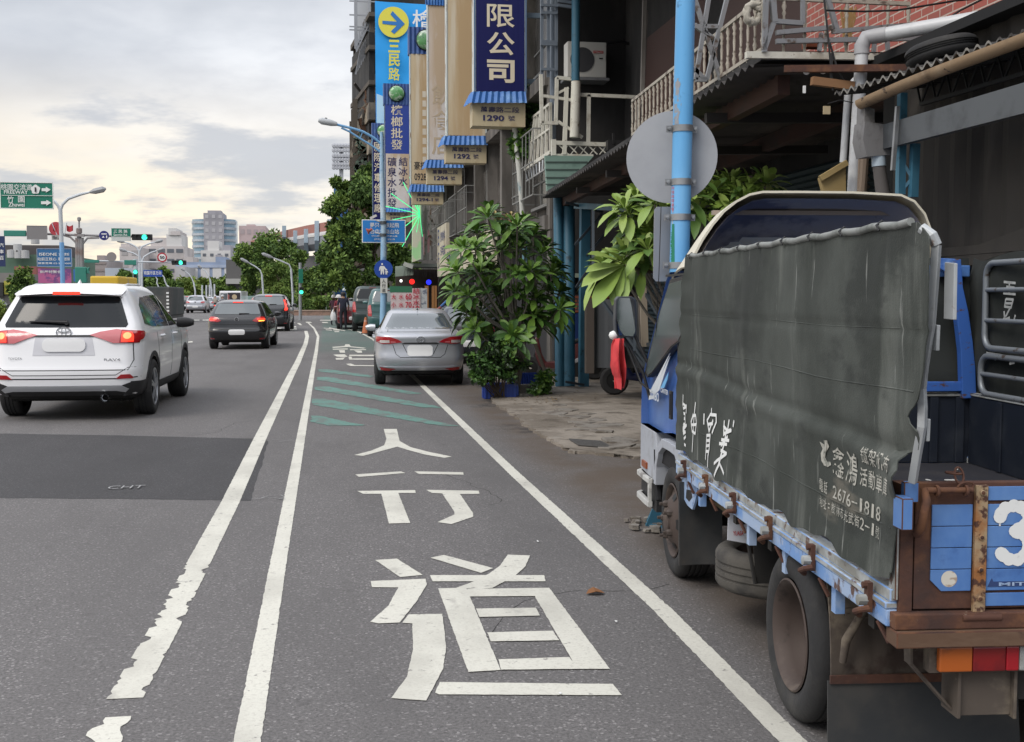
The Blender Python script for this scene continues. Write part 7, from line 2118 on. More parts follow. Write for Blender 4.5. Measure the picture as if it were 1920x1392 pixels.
mb = MB(); write(mb, '檜', AY(793, 36, 63.8), (1, 0, 0), (0, 0, 1), 1.15, 1.0, 0, .03); mb.build('white_lettering', WHITE, ban)
mb = MB()
mb.face([AY(x, y, 63.84) for x, y in ((706, 262), (706, 176), (722, 182), (740, 190), (770, 196), (811, 205), (811, 262))]); mb.build('pale_print', mat('banner_pale', (0.40, 0.62, 0.80), .6, var=[((0.22, 0.48, 0.75), .5, .45, .6)]), ban)
# ---- street lamp with signs and camera
LB = AY(717, 640, 40.75); LB.z = 0
lamp = thing('street_lamp', 'pale blue street lamp with curved arm carrying round walkway sign and blue board', 'street lamp', LB)
LP_ = lambda x, y, d=0: AY(x, y, 40.75 + d)
PB = mat('pale_blue_pole', (0.24, 0.42, 0.60), .45, var=[((0.45, 0.55, 0.62), 1.2, .5, .65, (1, 1, .3)), ((0.15, 0.28, 0.45), 3, .55, .7)])
mb = MB(); mb.tube([LB, LP_(719, 560), LP_(719, 420), LP_(716, 330), LP_(715.5, 248)], [.12, .11, .10, .085, .06], 14); mb.lathe([(.2, 0), (.2, .05), (.13, .06)], Matrix.Translation(LB), 14)
mb.build('shaft', PB, lamp, smooth=50)
mb = MB()
arm1 = [LP_(715, 271), LP_(700, 258), LP_(680, 247), LP_(660, 241), LP_(640, 236), LP_(624, 232)]
arm2 = [LP_(715, 287), LP_(695, 272), LP_(675, 260), LP_(655, 247), LP_(640, 240)]
mb.tube(arm1, .045, 8); mb.tube(arm2, .035, 8)
for a, b in ((arm1[2], arm2[2]), (arm1[1], arm2[1]), (arm1[3], arm2[3])): mb.bar(a, b, .03)
mb.build('arm', mat('arm_blue_paint', (0.16, 0.36, 0.60), .5), lamp, smooth=50)
mb = MB(); h0, h1 = LP_(632, 233), LP_(597, 226)
mb.tube([h0, h0.lerp(h1, .3), h0.lerp(h1, .8), h1], [.07, .11, .12, .06], 10); mb.lathe([(0, .08), (.05, .06), (.05, -.05)], Matrix.Translation(LP_(611, 225)), 8, 1)
mb.build('lamp_head', [mat('lamp_grey', (0.42, 0.44, 0.46), .5), BLACK], lamp, smooth=50)
mb = MB(); c = LP_(719, 505, -.14); mb.disc(c, (0, -1, 0), .325, 36, 0, .02); rs_ = mb.build('round_sign', mat('sign_blue_round', (0.012, 0.065, 0.36), .45), lamp)
mb = MB()
def mark(poly, dy=-.166): mb.face([LP_(x, y, dy) for x, y in poly])
mb.disc(LP_(716.5, 495.5, -.166), (0, -1, 0), .035, 14)
mark([(713, 499), (720, 499), (723, 503), (725, 508), (723.5, 508.5), (720.5, 504), (720, 515), (718.3, 515), (717, 508), (715.8, 515), (713.8, 515), (713.4, 504), (712.2, 508), (710.6, 507.5), (711.4, 502)])
mb.disc(LP_(724.6, 505.8, -.166), (0, -1, 0), .025, 12); mark([(723, 508), (726.4, 508), (728, 511), (727, 511.6), (726, 510.5), (726, 515.5), (725, 515.5), (724.6, 512), (724, 515.5), (723, 515.5), (723, 510.5), (722, 511.6), (721.4, 511)])
mb.build('figures', WHITE, rs_)
mb = MB(); a, b = LP_(713, 550), LP_(726, 522); mb.box((a.x, 40.6, a.z), (b.x, 40.63, b.z)); pl_ = mb.build('name_plate', mat('name_plate_grey', (0.60, 0.60, 0.56), .6), lamp, bevel=.006)
mb = MB(); column(mb, '人行道', LP_(719.5, 523, -.16), LP_(719.5, 549, -.16), (1, 0, 0), .13, .8, 0, .02); mb.build('lettering', LET_DARK, pl_)
mb = MB(); a, b = LP_(679, 455), LP_(761, 412); mb.box((a.x, 40.9, a.z), (b.x, 40.96, b.z), 0); mb.box((a.x + .03, 40.894, a.z + .03), (b.x - .03, 40.899, b.z - .03), 1)
bd = mb.build('blue_board', [WHITE, mat('board_blue', (0.018, 0.20, 0.56), .5)], lamp)
mb = MB()
for s, x, y, w, h in (('夢只有想起飛', 721, 422.5, 1.02, .17), ('合作地龜山站', 721, 434.5, 1.02, .17), ('中心地址桃園市龜山區', 721, 443, .9, .07), ('(03)319-5519', 721, 449.5, .72, .075)): write(mb, s, LP_(x, y, .14), (1, 0, 0), (0, 0, 1), w, h, 0, .015)
mb.build('lettering', WHITE, bd)
mb = MB(); mb.tube([LP_(716, 417), LP_(704, 413)], .03, 6); mb.bar(LP_(694, 410, -.2), LP_(706, 404, -.2), .09, .08); mb.tube([LP_(717, 440), LP_(702, 436)], .025, 6)
mb.build('camera', mat('cctv_white', (0.62, 0.60, 0.58), .5), lamp)
mb = MB(); mb.lathe([(.04, 0), (.05, .1), (.12, .2)], Matrix.Translation(LP_(698, 430, -.1)) @ Matrix.Rotation(R(-115), 4, 'Y'), 12); mb.build('horn', mat('horn_red', (0.40, 0.10, 0.07), .5), lamp, smooth=50)
for y in (418, 441):
 mb = MB(); mb.lathe([(.10, -.05), (.125, -.05), (.125, .05), (.10, .05)], Matrix.Translation(LP_(718, y)), 12); mb.build('clamp', mat('clamp_dark', (0.08, 0.09, 0.10), .6), lamp)
# ---- betel stall: light box, starburst, scaffold, canopy, price board
NEON = mat('green_neon', (0.05, 0.5, 0.2), .4, emit=((0.06, 0.95, 0.34), .9))
star = thing('starburst_light', 'green starburst of glowing tubes beside the tall light box', 'neon sign', AY(787, 402, 44))
for (x, y) in ((756, 342), (768, 332), (733, 363), (723, 387), (724, 415), (738, 442), (754, 463)):
 mb = MB(); mb.tube([AY(787, 402 + (y - 402) * .02, 44), AY(x, y, 43.9)], .015, 6); mb.build('light_tube', NEON, star)
for (x, y) in ((786, 366), (792, 444), (780, 372), (781, 436)):
 mb = MB(); mb.tube([AY(787, 402, 44), AY(x, y, 43.95)], .010, 6); mb.build('light_tube', NEON, star)
box_ = thing('light_box', 'tall light box printed in pale green and pink beside the scaffold', 'sign', AY(782, 490, 44.2))
mb = MB(); mb.prism([AY(x, y, 44.2) for x, y in ((774, 384), (790, 382), (790, 486), (773, 492))], (0, .3, 0), 0)
mb.build('panel', mat('green_print', (0.30, 0.52, 0.26), .5, emit=((0.35, 0.62, 0.30), .22), var=[((0.58, 0.40, 0.42), .9, .48, .56, (1, 1, .8)), ((0.42, 0.58, 0.24), 1.5, .55, .62)]), box_)
mb = MB(); mb.bar(AY(791, 376, 44.2), AY(791, 488, 44.2), .06, .1); mb.build('frame', STEEL, box_)
scf = thing('scaffold', 'rusty grey steel scaffold frame carrying the light box over the stall', 'scaffold', AY(820, 492, 44.5))
mb = MB()
for x in (800, 807, 797): mb.bar(AY(x, 382, 44.4), AY(x, 488, 44.4), .06)
for (x0, y0, x1, y1) in ((790, 420, 835, 422), (790, 487, 852, 488), (803, 405, 834, 448), (806, 440, 836, 488), (834, 380, 834, 490), (792, 440, 834, 380), (805, 432, 834, 446), (790, 400, 830, 385), (795, 460, 806, 440), (810, 452, 810, 488)): mb.bar(AY(x0, y0, 44.45), AY(x1, y1, 44.45), .045)
mb.build('tube_frame', mat('scaffold_steel', (0.34, 0.33, 0.31), .6, .2, var=[((0.16, 0.09, 0.06), 3, .52, .64)]), scf)
mb = MB(); mb.prism([AY(x, y, 45.0) for x, y in ((793, 436), (807, 430), (810, 470), (795, 478))], (0, .1, 0)); mb.build('pink_sheet', mat('pink_sheet', (0.50, 0.26, 0.30), .7), scf)
st = thing('betel_stall', 'small roadside stall with grey canopy and orange door behind the silver saloon', 'stall', AY(800, 600, 46))
S = lambda x, y, d=0: AY(x, y, 44.5 + d)
mb = MB(); mb.prism([S(757, 494), S(773, 500), S(852, 502), S(852, 496), S(775, 494)], (0, 2, 0)); mb.bar(S(757, 495), S(774, 501), .10, .16, 1); mb.build('canopy', [mat('canopy_grey', (0.20, 0.22, 0.20), .7), mat('canopy_pale', (0.46, 0.47, 0.44), .7)], st)
mb = MB(); mb.grid(lambda i, j: S(lerp(741, 775, i), lerp(516, 497, math.sin(j * 1.57)) + (1 - i) * 3, .4 * j), 4, 6); mb.build('awning', mat('awning_green_grey', (0.14, 0.17, 0.14), .8), st, solid=.02)
mb = MB(); mb.box((S(745, 0).x, 46.6, 0), (S(880, 0).x, 46.8, S(0, 500).z)); mb.build('back', mat('stall_dark', (0.045, 0.032, 0.025), .9), st)
mb = MB()
for x, w in ((812, .10), (817, .08), (800, .14)): mb.bar(S(x, 536), S(x, 612), w, .08)
mb.build('door_frame', mat('orange_wood', (0.36, 0.17, 0.06), .6), st)
mb = MB()
for k in range(26): x = 760 + 3.4 * k; mb.bar(S(x, 503), S(x + jit(4), 516 + jit(6)), .012)
mb.build('fringe', BLACK, st)
for nm, x, y, m in (('red_lamp', 772.5, 528.5, mat('red_lamp', (0.8, 0.02, 0.02), .4, emit=((1, 0.015, 0.01), 1.3))), ('blue_lamp', 804, 529.5, mat('blue_lamp', (0.02, 0.03, 0.8), .4, emit=((0.02, 0.03, 1.0), 1.0)))):
 mb = MB(); mb.disc(S(x, y, -.1), (0, -1, 0), .10, 20, 0, .05); mb.build(nm, m, st)
mb = MB(); mb.lathe([(0, .06), (.05, .03), (.05, -.03), (0, -.06)], Matrix.Translation(S(752, 527, -.1)), 10); mb.build('white_bulb', mat('bulb_lit', (.8, .8, .8), .4, emit=((1, 1, .95), 1.5)), st)
pb_ = thing('price_board', 'white price board with red characters standing behind the silver saloon', 'sign', AY(766, 600, 38))
Pq = lambda x, y, d=0: AY(x, y, 38 + d)
mb = MB(); a, b = Pq(733, 612), Pq(789, 548); mb.box((a.x, 38, a.z), (b.x, 38.06, b.z), 0); a2, b2 = Pq(731, 548.5), Pq(773, 537); mb.box((a2.x, 37.99, a2.z), (b2.x, 38.05, b2.z), 1)
a3, b3 = Pq(773, 600), Pq(787, 541); mb.box((a3.x, 37.98, a3.z), (b3.x, 37.997, b3.z), 2); a4, b4 = Pq(788, 600), Pq(801, 541); mb.box((a4.x, 38.02, a4.z), (b4.x, 38.08, b4.z), 3)
mb.build('panel', [mat('board_pink_white', (0.60, 0.50, 0.50), .6), mat('board_green', (0.03, 0.15, 0.08), .6), mat('strip_pink', (0.60, 0.44, 0.44), .6), mat('notice_grey', (0.45, 0.47, 0.48), .6, var=[((0.15, 0.17, 0.22), 6, .52, .58)])], pb_)
mb = MB()
for s, x, y, w, h in (('大', 738, 557, .15, .17), ('水', 752, 557, .15, .17), ('60', 766, 556.5, .20, .20), ('小', 738, 572, .15, .17), ('水', 752, 572, .15, .17), ('70', 766, 572, .20, .20), ('結', 780.5, 546, .22, .18), ('冰', 780.5, 557, .22, .17), ('水', 780.5, 568, .22, .17), ('10', 780, 578, .22, .15)): write(mb, s, Pq(x, y, -.03), (1, 0, 0), (0, 0, 1), w, h, 0, .02)
mb.build('lettering', mat('price_red', (0.48, 0.03, 0.06), .6), pb_)
mb = MB()
for x in (735, 790): mb.bar(Pq(x, 540, .09), V((Pq(x, 540).x, 38.09, 0)), .06, .05)
mb.build('leg', STEEL, pb_)
# leaning blue plank, traffic cone, far stall boards
mb = MB(); mb.bar(AY(826, 575, 30), AY(846, 556, 30), .20, .03, 0); mb.bar(AY(820, 580, 30), AY(828, 574, 30), .12, .03, 1)
tag(mb.build('parasol', [mat('parasol_blue', (0.04, 0.13, 0.36), .6), mat('parasol_red', (0.4, 0.12, 0.1), .6)]), 'folded blue and red parasol leaning behind the silver saloon', 'parasol')
cn = thing('traffic_cone', 'worn orange traffic cone standing beside the dark green van', 'traffic cone', G(686, 626))
mb = MB(); c = G(686, 626); mb.lathe([(.17, .03), (.165, .05), (.05, .66), (.03, .70), (0, .70)], Matrix.Translation(c), 16, [0, 0, 0, 0]); mb.build('body', mat('cone_orange', (0.42, 0.13, 0.05), .7), cn, smooth=50)
mb = MB(); mb.cbox(c + V((0, 0, .015)), (.40, .40, .03)); mb.build('foot', mat('cone_black', (0.05, 0.03, 0.025), .8), cn)
mb = MB(); mb.lathe([(.088, .42), (.066, .56)], Matrix.Translation(c) @ Matrix.Scale(1.03, 4), 16); mb.build('band', mat('cone_band', (0.55, 0.30, 0.22), .6), cn)
for x0, x1, y0, y1, m, lab, tx_ in ((661, 674, 544, 584, (0.24, 0.09, 0.02), 'small orange board with dark characters under the trees', '洗車場'), (676, 690, 546, 570, (0.22, 0.20, 0.05), 'small yellow board under the trees beside the orange board', None)):
 t = thing('small_board', lab, 'sign', AY(x0, y1, 72)); mb = MB(); a, b = AY(x0, y1, 72), AY(x1, y0, 72); mb.box((a.x, 72, a.z), (b.x, 72.06, b.z)); mb.build('panel', mat('board_' + lab[6:12].strip(), m, .7), t)
 mb = MB(); mb.bar((a.x + .1, 72.1, a.z), (a.x + .1, 72.1, 0), .06); mb.bar((b.x - .1, 72.1, a.z), (b.x - .1, 72.1, 0), .06); mb.build('leg', STEEL, t)
 if tx_:
  mb = MB(); column(mb, tx_, AY((x0 + x1) / 2, y0 + 3, 71.97), AY((x0 + x1) / 2, y1 - 3, 71.97), (1, 0, 0), .28, .8, 0, .02); mb.build('lettering', LET_DARK, t)
kp = thing('blue_post', 'blue post with small white cap beside the pedestrians under the trees', 'post', G(657, 606))
mb = MB(); b = G(657, 606); mb.bar(b, AY(655, 545, b.y), .16, .16); mb.build('shaft', PB, kp)
mb = MB(); mb.lathe([(.26, 0), (.24, .08), (.12, .2), (0, .22)], Matrix.Translation(AY(650, 545, b.y)), 12); mb.bar(AY(651, 545, b.y), AY(651, 562, b.y), .1); mb.build('cap', mat('cap_pale', (0.45, 0.50, 0.50), .6), kp)
# ------------------------------------------------------------------ plants and trees
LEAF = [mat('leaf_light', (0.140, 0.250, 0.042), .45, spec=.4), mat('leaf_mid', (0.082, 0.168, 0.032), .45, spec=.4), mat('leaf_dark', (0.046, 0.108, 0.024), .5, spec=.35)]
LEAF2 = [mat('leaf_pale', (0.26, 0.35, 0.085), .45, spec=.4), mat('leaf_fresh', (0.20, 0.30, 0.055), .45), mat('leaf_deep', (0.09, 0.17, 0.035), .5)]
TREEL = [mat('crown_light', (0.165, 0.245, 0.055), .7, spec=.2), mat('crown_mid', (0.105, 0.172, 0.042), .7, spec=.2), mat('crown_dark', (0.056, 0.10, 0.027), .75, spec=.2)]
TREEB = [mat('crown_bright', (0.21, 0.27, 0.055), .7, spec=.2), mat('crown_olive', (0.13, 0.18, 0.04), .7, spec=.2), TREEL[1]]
BARK = mat('bark_brown', (0.10, 0.075, 0.055), .9, var=[((0.055, 0.042, 0.032), 5, .45, .65, (1, 1, .3))])
BARKG = mat('bark_grey', (0.20, 0.18, 0.155), .9, var=[((0.11, 0.10, 0.085), 6, .45, .65)])
def rand_dir(r):
 while True:
  v = V((r.uniform(-1, 1), r.uniform(-1, 1), r.uniform(-1, 1)))
  if .05 < v.length < 1: return v.normalized()
def leaf_quad(mb, c, d, n, L, W, m):
 s = d.cross(n).normalized()
 mb.mesh([c, c + d * L * .5 + s * W / 2 + n * W * .12, c + d * L, c + d * L * .5 - s * W / 2 + n * W * .12], [(0, 1, 2, 3)], m)
def crown(mb, blobs, n, size, r, hollow=.55):
 vol = [b[1] * b[2] * b[3] for b in blobs]; tot = sum(vol)
 for b, v in zip(blobs, vol):
  c0 = V(b[0])
  clumps = []
  for _ in range(max(6, int(26 * v / tot * len(blobs) ** .5))):
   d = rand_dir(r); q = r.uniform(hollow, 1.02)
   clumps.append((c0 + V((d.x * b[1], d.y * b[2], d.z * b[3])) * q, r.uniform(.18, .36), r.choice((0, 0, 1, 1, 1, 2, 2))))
  for _ in range(int(n * v / tot)):
   cc, cr, cm = r.choice(clumps)
   d = rand_dir(r); k = cr * (b[1] + b[2] + b[3]) / 3 * r.random() ** .45
   p = cc + d * k
   if noise.noise(p * (2.2 / (b[1] + .3)) + V((b[0][0], 3, 1))) < -.32: continue
   m = cm if r.random() < .6 else r.randrange(3)
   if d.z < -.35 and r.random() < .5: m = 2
   dd = (d * .6 + rand_dir(r) + V((0, 0, -.35))).normalized()
   L = size * r.uniform(.6, 1.3)
   leaf_quad(mb, p, dd, rand_dir(r), L, L * .55, m)
def tree(name, label, base, blobs, n, size, mats, seed, trunk_r=.2, group=None, cat='tree', bark=BARK):
 r = random.Random(seed); base = V(base)
 t = thing(name, label, cat, base, group=group)
 mb = MB()
 top = max(blobs, key=lambda b: b[0][2])
 tc = V(top[0]); mid = base.lerp(V((tc.x, tc.y, base.z + (tc.z - base.z) * .55)), 1) + V((r.uniform(-.2, .2), 0, 0))
 mb.tube([base, base.lerp(mid, .5) + V((r.uniform(-.15, .15), 0, 0)), mid, tc], [trunk_r, trunk_r * .8, trunk_r * .6, trunk_r * .2], 9)
 for b in blobs:
  c = V(b[0]); s = base.lerp(mid, r.uniform(.7, 1))
  mb.tube([s, s.lerp(c, .5) + V((r.uniform(-.3, .3) * b[1] * .5, 0, .1 * b[3])), c], [trunk_r * .45, trunk_r * .28, trunk_r * .1], 6)
  for _ in range(3):
   d = rand_dir(r); e = c + V((d.x * b[1], d.y * b[2], d.z * b[3])) * .8
   mb.tube([c.lerp(s, .3), e], [trunk_r * .16, trunk_r * .05], 5)
 mb.build('trunk', bark, t, smooth=60)
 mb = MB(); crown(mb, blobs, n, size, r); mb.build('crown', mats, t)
 return t
def BL(px, py, Y, rx, rz, ry=None):
 """a crown blob given by its centre and half sizes in photo pixels at distance Y"""
 c = AY(px, py, Y); k = Y / F_PX
 return (tuple(c), rx * k, (ry or rx) * k, rz * k)
def GB(px, Y): p = AY(px, 555, Y); return V((p.x, Y, 0))
tree('big_tree', 'big dense dark green tree beside the ruined building with low hanging limbs', GB(672, 65), [BL(680, 400, 65, 62, 62), BL(640, 420, 63, 42, 48), BL(700, 360, 67, 40, 42), BL(655, 470, 63, 55, 45), BL(705, 470, 63, 52, 50), BL(640, 520, 62, 50, 40), BL(690, 530, 62, 50, 30), BL(612, 385, 65, 14, 16), BL(740, 500, 63, 36, 40), BL(655, 360, 66, 36, 40)], 46000, .26, TREEL, 3, .35)
tree('leafy_tree', 'dark broad tree standing behind the grey street lamps at the bend', GB(505, 135), [BL(500, 490, 135, 58, 44), BL(465, 500, 133, 30, 36), BL(545, 480, 135, 30, 34), BL(510, 455, 136, 36, 16), BL(480, 540, 134, 40, 22)], 22000, .38, TREEL, 5, .3)
tree('leafy_tree', 'pale green bushy tree in front of the dark broad tree at the bend', GB(520, 112), [BL(525, 520, 112, 36, 34), BL(512, 550, 111, 34, 28), BL(545, 545, 112, 22, 32)], 15000, .28, [TREEB[1], TREEL[0], TREEL[1]], 6, .2)
tree('leafy_tree', 'green tree above the brick planter wall left of the pedestrians', GB(592, 100), [BL(590, 545, 100, 32, 40), BL(615, 520, 98, 26, 40), BL(600, 570, 97, 36, 18), BL(570, 572, 99, 18, 14)], 17000, .28, TREEL, 8, .25)
for i, (px, py, rx, rz, Y, kind, lab) in enumerate(((370, 535, 26, 20, 230, 1, 'bright olive tree below the blue and white low building'), (345, 545, 22, 18, 220, 1, 'bright olive tree left of the low building over the distant cars'), (420, 540, 22, 18, 240, 0, 'dark green tree right of the far lamp posts'), (398, 545, 18, 22, 250, 0, 'dark green tree in the middle of the far roadside row'),
             (305, 525, 12, 18, 210, 0, 'dark small tree beside the blue direction board'), (322, 550, 20, 20, 200, 0, 'dark green tree behind the dark lorry'), (275, 530, 16, 14, 230, 0, 'dull green tree behind the far signal mast'), (235, 525, 14, 14, 240, 0, 'dull green tree right of the yellow lorry roof'), (435, 555, 12, 14, 200, 0, 'dark low tree left of the white concrete stair'))):
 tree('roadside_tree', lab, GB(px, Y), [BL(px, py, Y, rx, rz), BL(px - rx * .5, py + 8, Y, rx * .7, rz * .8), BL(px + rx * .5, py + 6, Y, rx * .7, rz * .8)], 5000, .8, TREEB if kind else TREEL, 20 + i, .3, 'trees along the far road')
tree('small_tree', 'dark round tree in front of the billboards on the left', GB(45, 90), [BL(45, 540, 90, 22, 32), BL(30, 550, 90, 16, 24), BL(60, 552, 90, 14, 22)], 6000, .28, TREEL, 31, .15)
mb = MB(); r = random.Random(4)
crown(mb, [BL(2, 585, 60, 18, 14, 40), BL(-30, 585, 60, 26, 14, 60)], 5000, .16, r)
tag(mb.build('median_hedge', [TREEB[0], TREEB[1], TREEB[1]]), 'bright clipped hedge of the median at the left edge', 'hedge')
# ---- large-leaved shrubs
def big_leaf(mb, base, d, up, L, W, droop, m, r):
 s = d.cross(up).normalized()
 if s.length < .1: s = V((1, 0, 0))
 n = s.cross(d).normalized()
 prof = ((0, .06), (.2, .34), (.45, .80), (.68, 1.0), (.86, .72), (1.0, .04))
 rows = []
 for t, w in prof:
  c = base + d * (L * t) - V((0, 0, 1)) * (droop * L * t * t) + n * (0.03 * L * math.sin(t * 3))
  ww = W * w / 2
  rows.append((c + s * ww + n * ww * .35, c, c - s * ww + n * ww * .35))
 i0 = len(mb.v)
 for q in rows: mb.v += list(q)
 for i in range(len(rows) - 1):
  for k in (0, 1):
   a = i0 + i * 3 + k
   mb.f.append((a, a + 1, a + 4, a + 3)); mb.m.append(m)
def rosette(mb, c, axis, L, n, r, mset=(0, 1, 1, 2), droop=.25):
 axis = axis.normalized()
 a = axis.cross(V((0, 0, 1)))
 if a.length < .1: a = V((1, 0, 0))
 a.normalize(); b = axis.cross(a)
 for k in range(n):
  t = k / n; ang = k * 2.4 + r.uniform(-.2, .2)
  el = lerp(1.15, -.25, t) + r.uniform(-.15, .15)
  d = (a * math.cos(ang) + b * math.sin(ang)) * math.cos(el) + axis * math.sin(el)
  LL = L * lerp(.62, 1.05, min(1, t * 1.6)) * r.uniform(.85, 1.12)
  big_leaf(mb, c + d * .02, d.normalized(), axis, LL, LL * r.uniform(.30, .38), droop * r.uniform(.3, 1.4) * (.4 + t), r.choice(mset) if t > .25 else 0, r)
def frangipani(name, label, base, cents, Y, L, mats, seed, bark, dy=.7, n=15, droop=.25, mset=(0, 1, 1, 2)):
 r = random.Random(seed)
 t = thing(name, label, 'shrub', base)
 B = V(base); tr = MB(); cr = MB()
 hub = B + V((0, 0, .55))
 forks = [B + V((r.uniform(-.25, .25), r.uniform(-.2, .2), r.uniform(.6, 1.1))) for _ in range(5)]
 for f in forks: tr.tube([B + V((r.uniform(-.08, .08), r.uniform(-.08, .08), 0)), B.lerp(f, .5) + V((r.uniform(-.05, .05), 0, 0)), f], [.045, .04, .035], 7)
 rr_ = random.Random(seed + 1)
 n_own = len(cents)
 cents = cents + [(x + rr_.uniform(-14, 14), y + rr_.uniform(-12, 14)) for x, y in cents]
 for ic, (px, py) in enumerate(cents):
  c = AY(px + (10 if Y > 15 else 0), py, Y + r.uniform(-dy, dy))
  f = min(forks, key=lambda q: (q - c).length)
  m1 = f.lerp(c, .5) + V((r.uniform(-.08, .08), r.uniform(-.08, .08), -.05))
  if ic < n_own: tr.tube([f, m1, c], [.024, .016, .012], 6)
  else: tr.tube([c + V((0, 0, -.16)), c], [.010, .012], 5)
  ax = (c - (B + V((0, 0, .9)))); ax.normalize(); ax = (ax + V((0, -.25, .55))).normalized()
  rosette(cr, c, ax, L * r.uniform(.85, 1.12), n, r, mset, droop)
 tr.build('stem', bark, t, smooth=60); cr.build('foliage', mats, t, smooth=60)
 return t
P1 = GB(962, 17.9)
frangipani('broad_leaved_shrub', 'broad leaved green shrub growing over the blue crates beside the silver saloon', P1,
           [(905, 410), (885, 440), (925, 432), (960, 425), (990, 445), (862, 468), (895, 474), (932, 470), (968, 468), (1005, 478), (1025, 500), (848, 512), (878, 516), (912, 508), (948, 512), (985, 510), (1014, 535), (1040, 548), (842, 546), (868, 556), (900, 548), (935, 552), (970, 556), (1004, 566), (1036, 582), (868, 590), (892, 588), (925, 592), (958, 596), (992, 592), (880, 618), (915, 628), (950, 628), (1000, 610), (1028, 520), (975, 440), (945, 445), (890, 500), (1020, 600)],
           17.9, .30, LEAF, 41, BARKG, .8, 17)
mb = MB(); r = random.Random(9)
for k in range(7):
 c = AY(930 + 5 * k + r.uniform(-6, 6), 415 - abs(k - 3) * 3, 17.5); rosette(mb, c, V((0, -.2, 1)), .13, 8, r)
o = mb.build('flower_head', [mat('flower_buff', (0.38, 0.30, 0.12), .6), mat('flower_tan', (0.30, 0.19, 0.09), .6), mat('flower_green', (0.16, 0.18, 0.06), .6)], bpy.data.objects['broad_leaved_shrub'])
P2 = V((3.55, 10.9, 0))
frangipani('broad_leaved_shrub', 'paler broad leaved shrub growing behind the blue lamp pole and the truck cab', P2,
           [(1195, 375), (1218, 392), (1180, 405), (1205, 425), (1228, 440), (1190, 452), (1215, 470), (1175, 480), (1150, 492), (1205, 505), (1312, 345), (1340, 362), (1370, 345), (1325, 385), (1405, 352), (1300, 380), (1435, 350), (1352, 395), (1310, 410), (1232, 370), (1245, 410), (1385, 372)],
           10.9, .29, LEAF2, 43, BARKG, .45, 15, .4, (0, 1, 1, 2))
mb = MB(); r = random.Random(12); c = AY(1172, 498, 10.4)
for (x, y, dz) in ((1098, 530, .05), (1105, 505, .06), (1108, 475, .05), (1118, 560, .1), (1135, 470, .04), (1150, 558, .1), (1165, 562, .1), (1130, 480, .05)):
 e = AY(x, y, 10.2 + r.uniform(-.1, .1)); d = e - c; big_leaf(mb, c, d.normalized(), V((0, -.5, 1)), d.length * 1.1, d.length * .33, dz, 0 if y < 540 else 1, r)
mb.tube([AY(1240, 512, 10.9), AY(1200, 506, 10.6), c], [.02, .016, .012], 6, 2)
mb.build('pale_leaves', LEAF2[:2] + [BARK], bpy.data.objects['broad_leaved_shrub.001'], smooth=60)
# small leaved bush in the crates
def bush(name, label, base, blobs, n, size, mats, seed):
 r = random.Random(seed); t = thing(name, label, 'plant', base)
 mb = MB(); crown(mb, blobs, n, size, r, .35); mb.build('foliage', mats, t)
 mb = MB(); B = V(base)
 for b in blobs:
  for _ in range(4): mb.tube([B + V((r.uniform(-.1, .1), 0, 0)), V(b[0]) + V((r.uniform(-.5, .5) * b[1], 0, r.uniform(0, .6) * b[3]))], [.012, .005], 5)
 mb.build('stem', BARK, t); return t
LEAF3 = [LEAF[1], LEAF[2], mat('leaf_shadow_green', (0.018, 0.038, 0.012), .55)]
bush('potted_bush', 'small leaved dark bush growing out of the front blue crate', GB(935, 17.5), [BL(925, 675, 17.4, 42, 34), BL(900, 690, 17.3, 28, 26), BL(960, 690, 17.4, 26, 28), BL(895, 712, 17.2, 18, 14), BL(940, 650, 17.6, 30, 18)], 3800, .085, LEAF3, 51)
bush('potted_bush', 'ragged green weed growing at the foot of the blue pillars', GB(1018, 18.2), [BL(1018, 718, 18.0, 18, 26), BL(1008, 735, 17.8, 16, 14), BL(1026, 700, 18.1, 10, 16)], 700, .10, LEAF, 52)
bush('hanging_plant', 'drooping green plant hanging at the house corner below the 1290 sign', AY(976, 300, 24.3), [BL(976, 268, 24.2, 14, 22), BL(966, 275, 24.2, 9, 18), BL(986, 262, 24.2, 9, 18)], 500, .20, LEAF, 53)
bush('hanging_plant', 'leafy creeper on the dark wall beside the cream balcony rail', AY(990, 240, 24.6), [BL(992, 195, 24.6, 14, 40), BL(1005, 225, 24.6, 14, 30), BL(985, 235, 24.5, 8, 26)], 900, .20, LEAF3, 54)
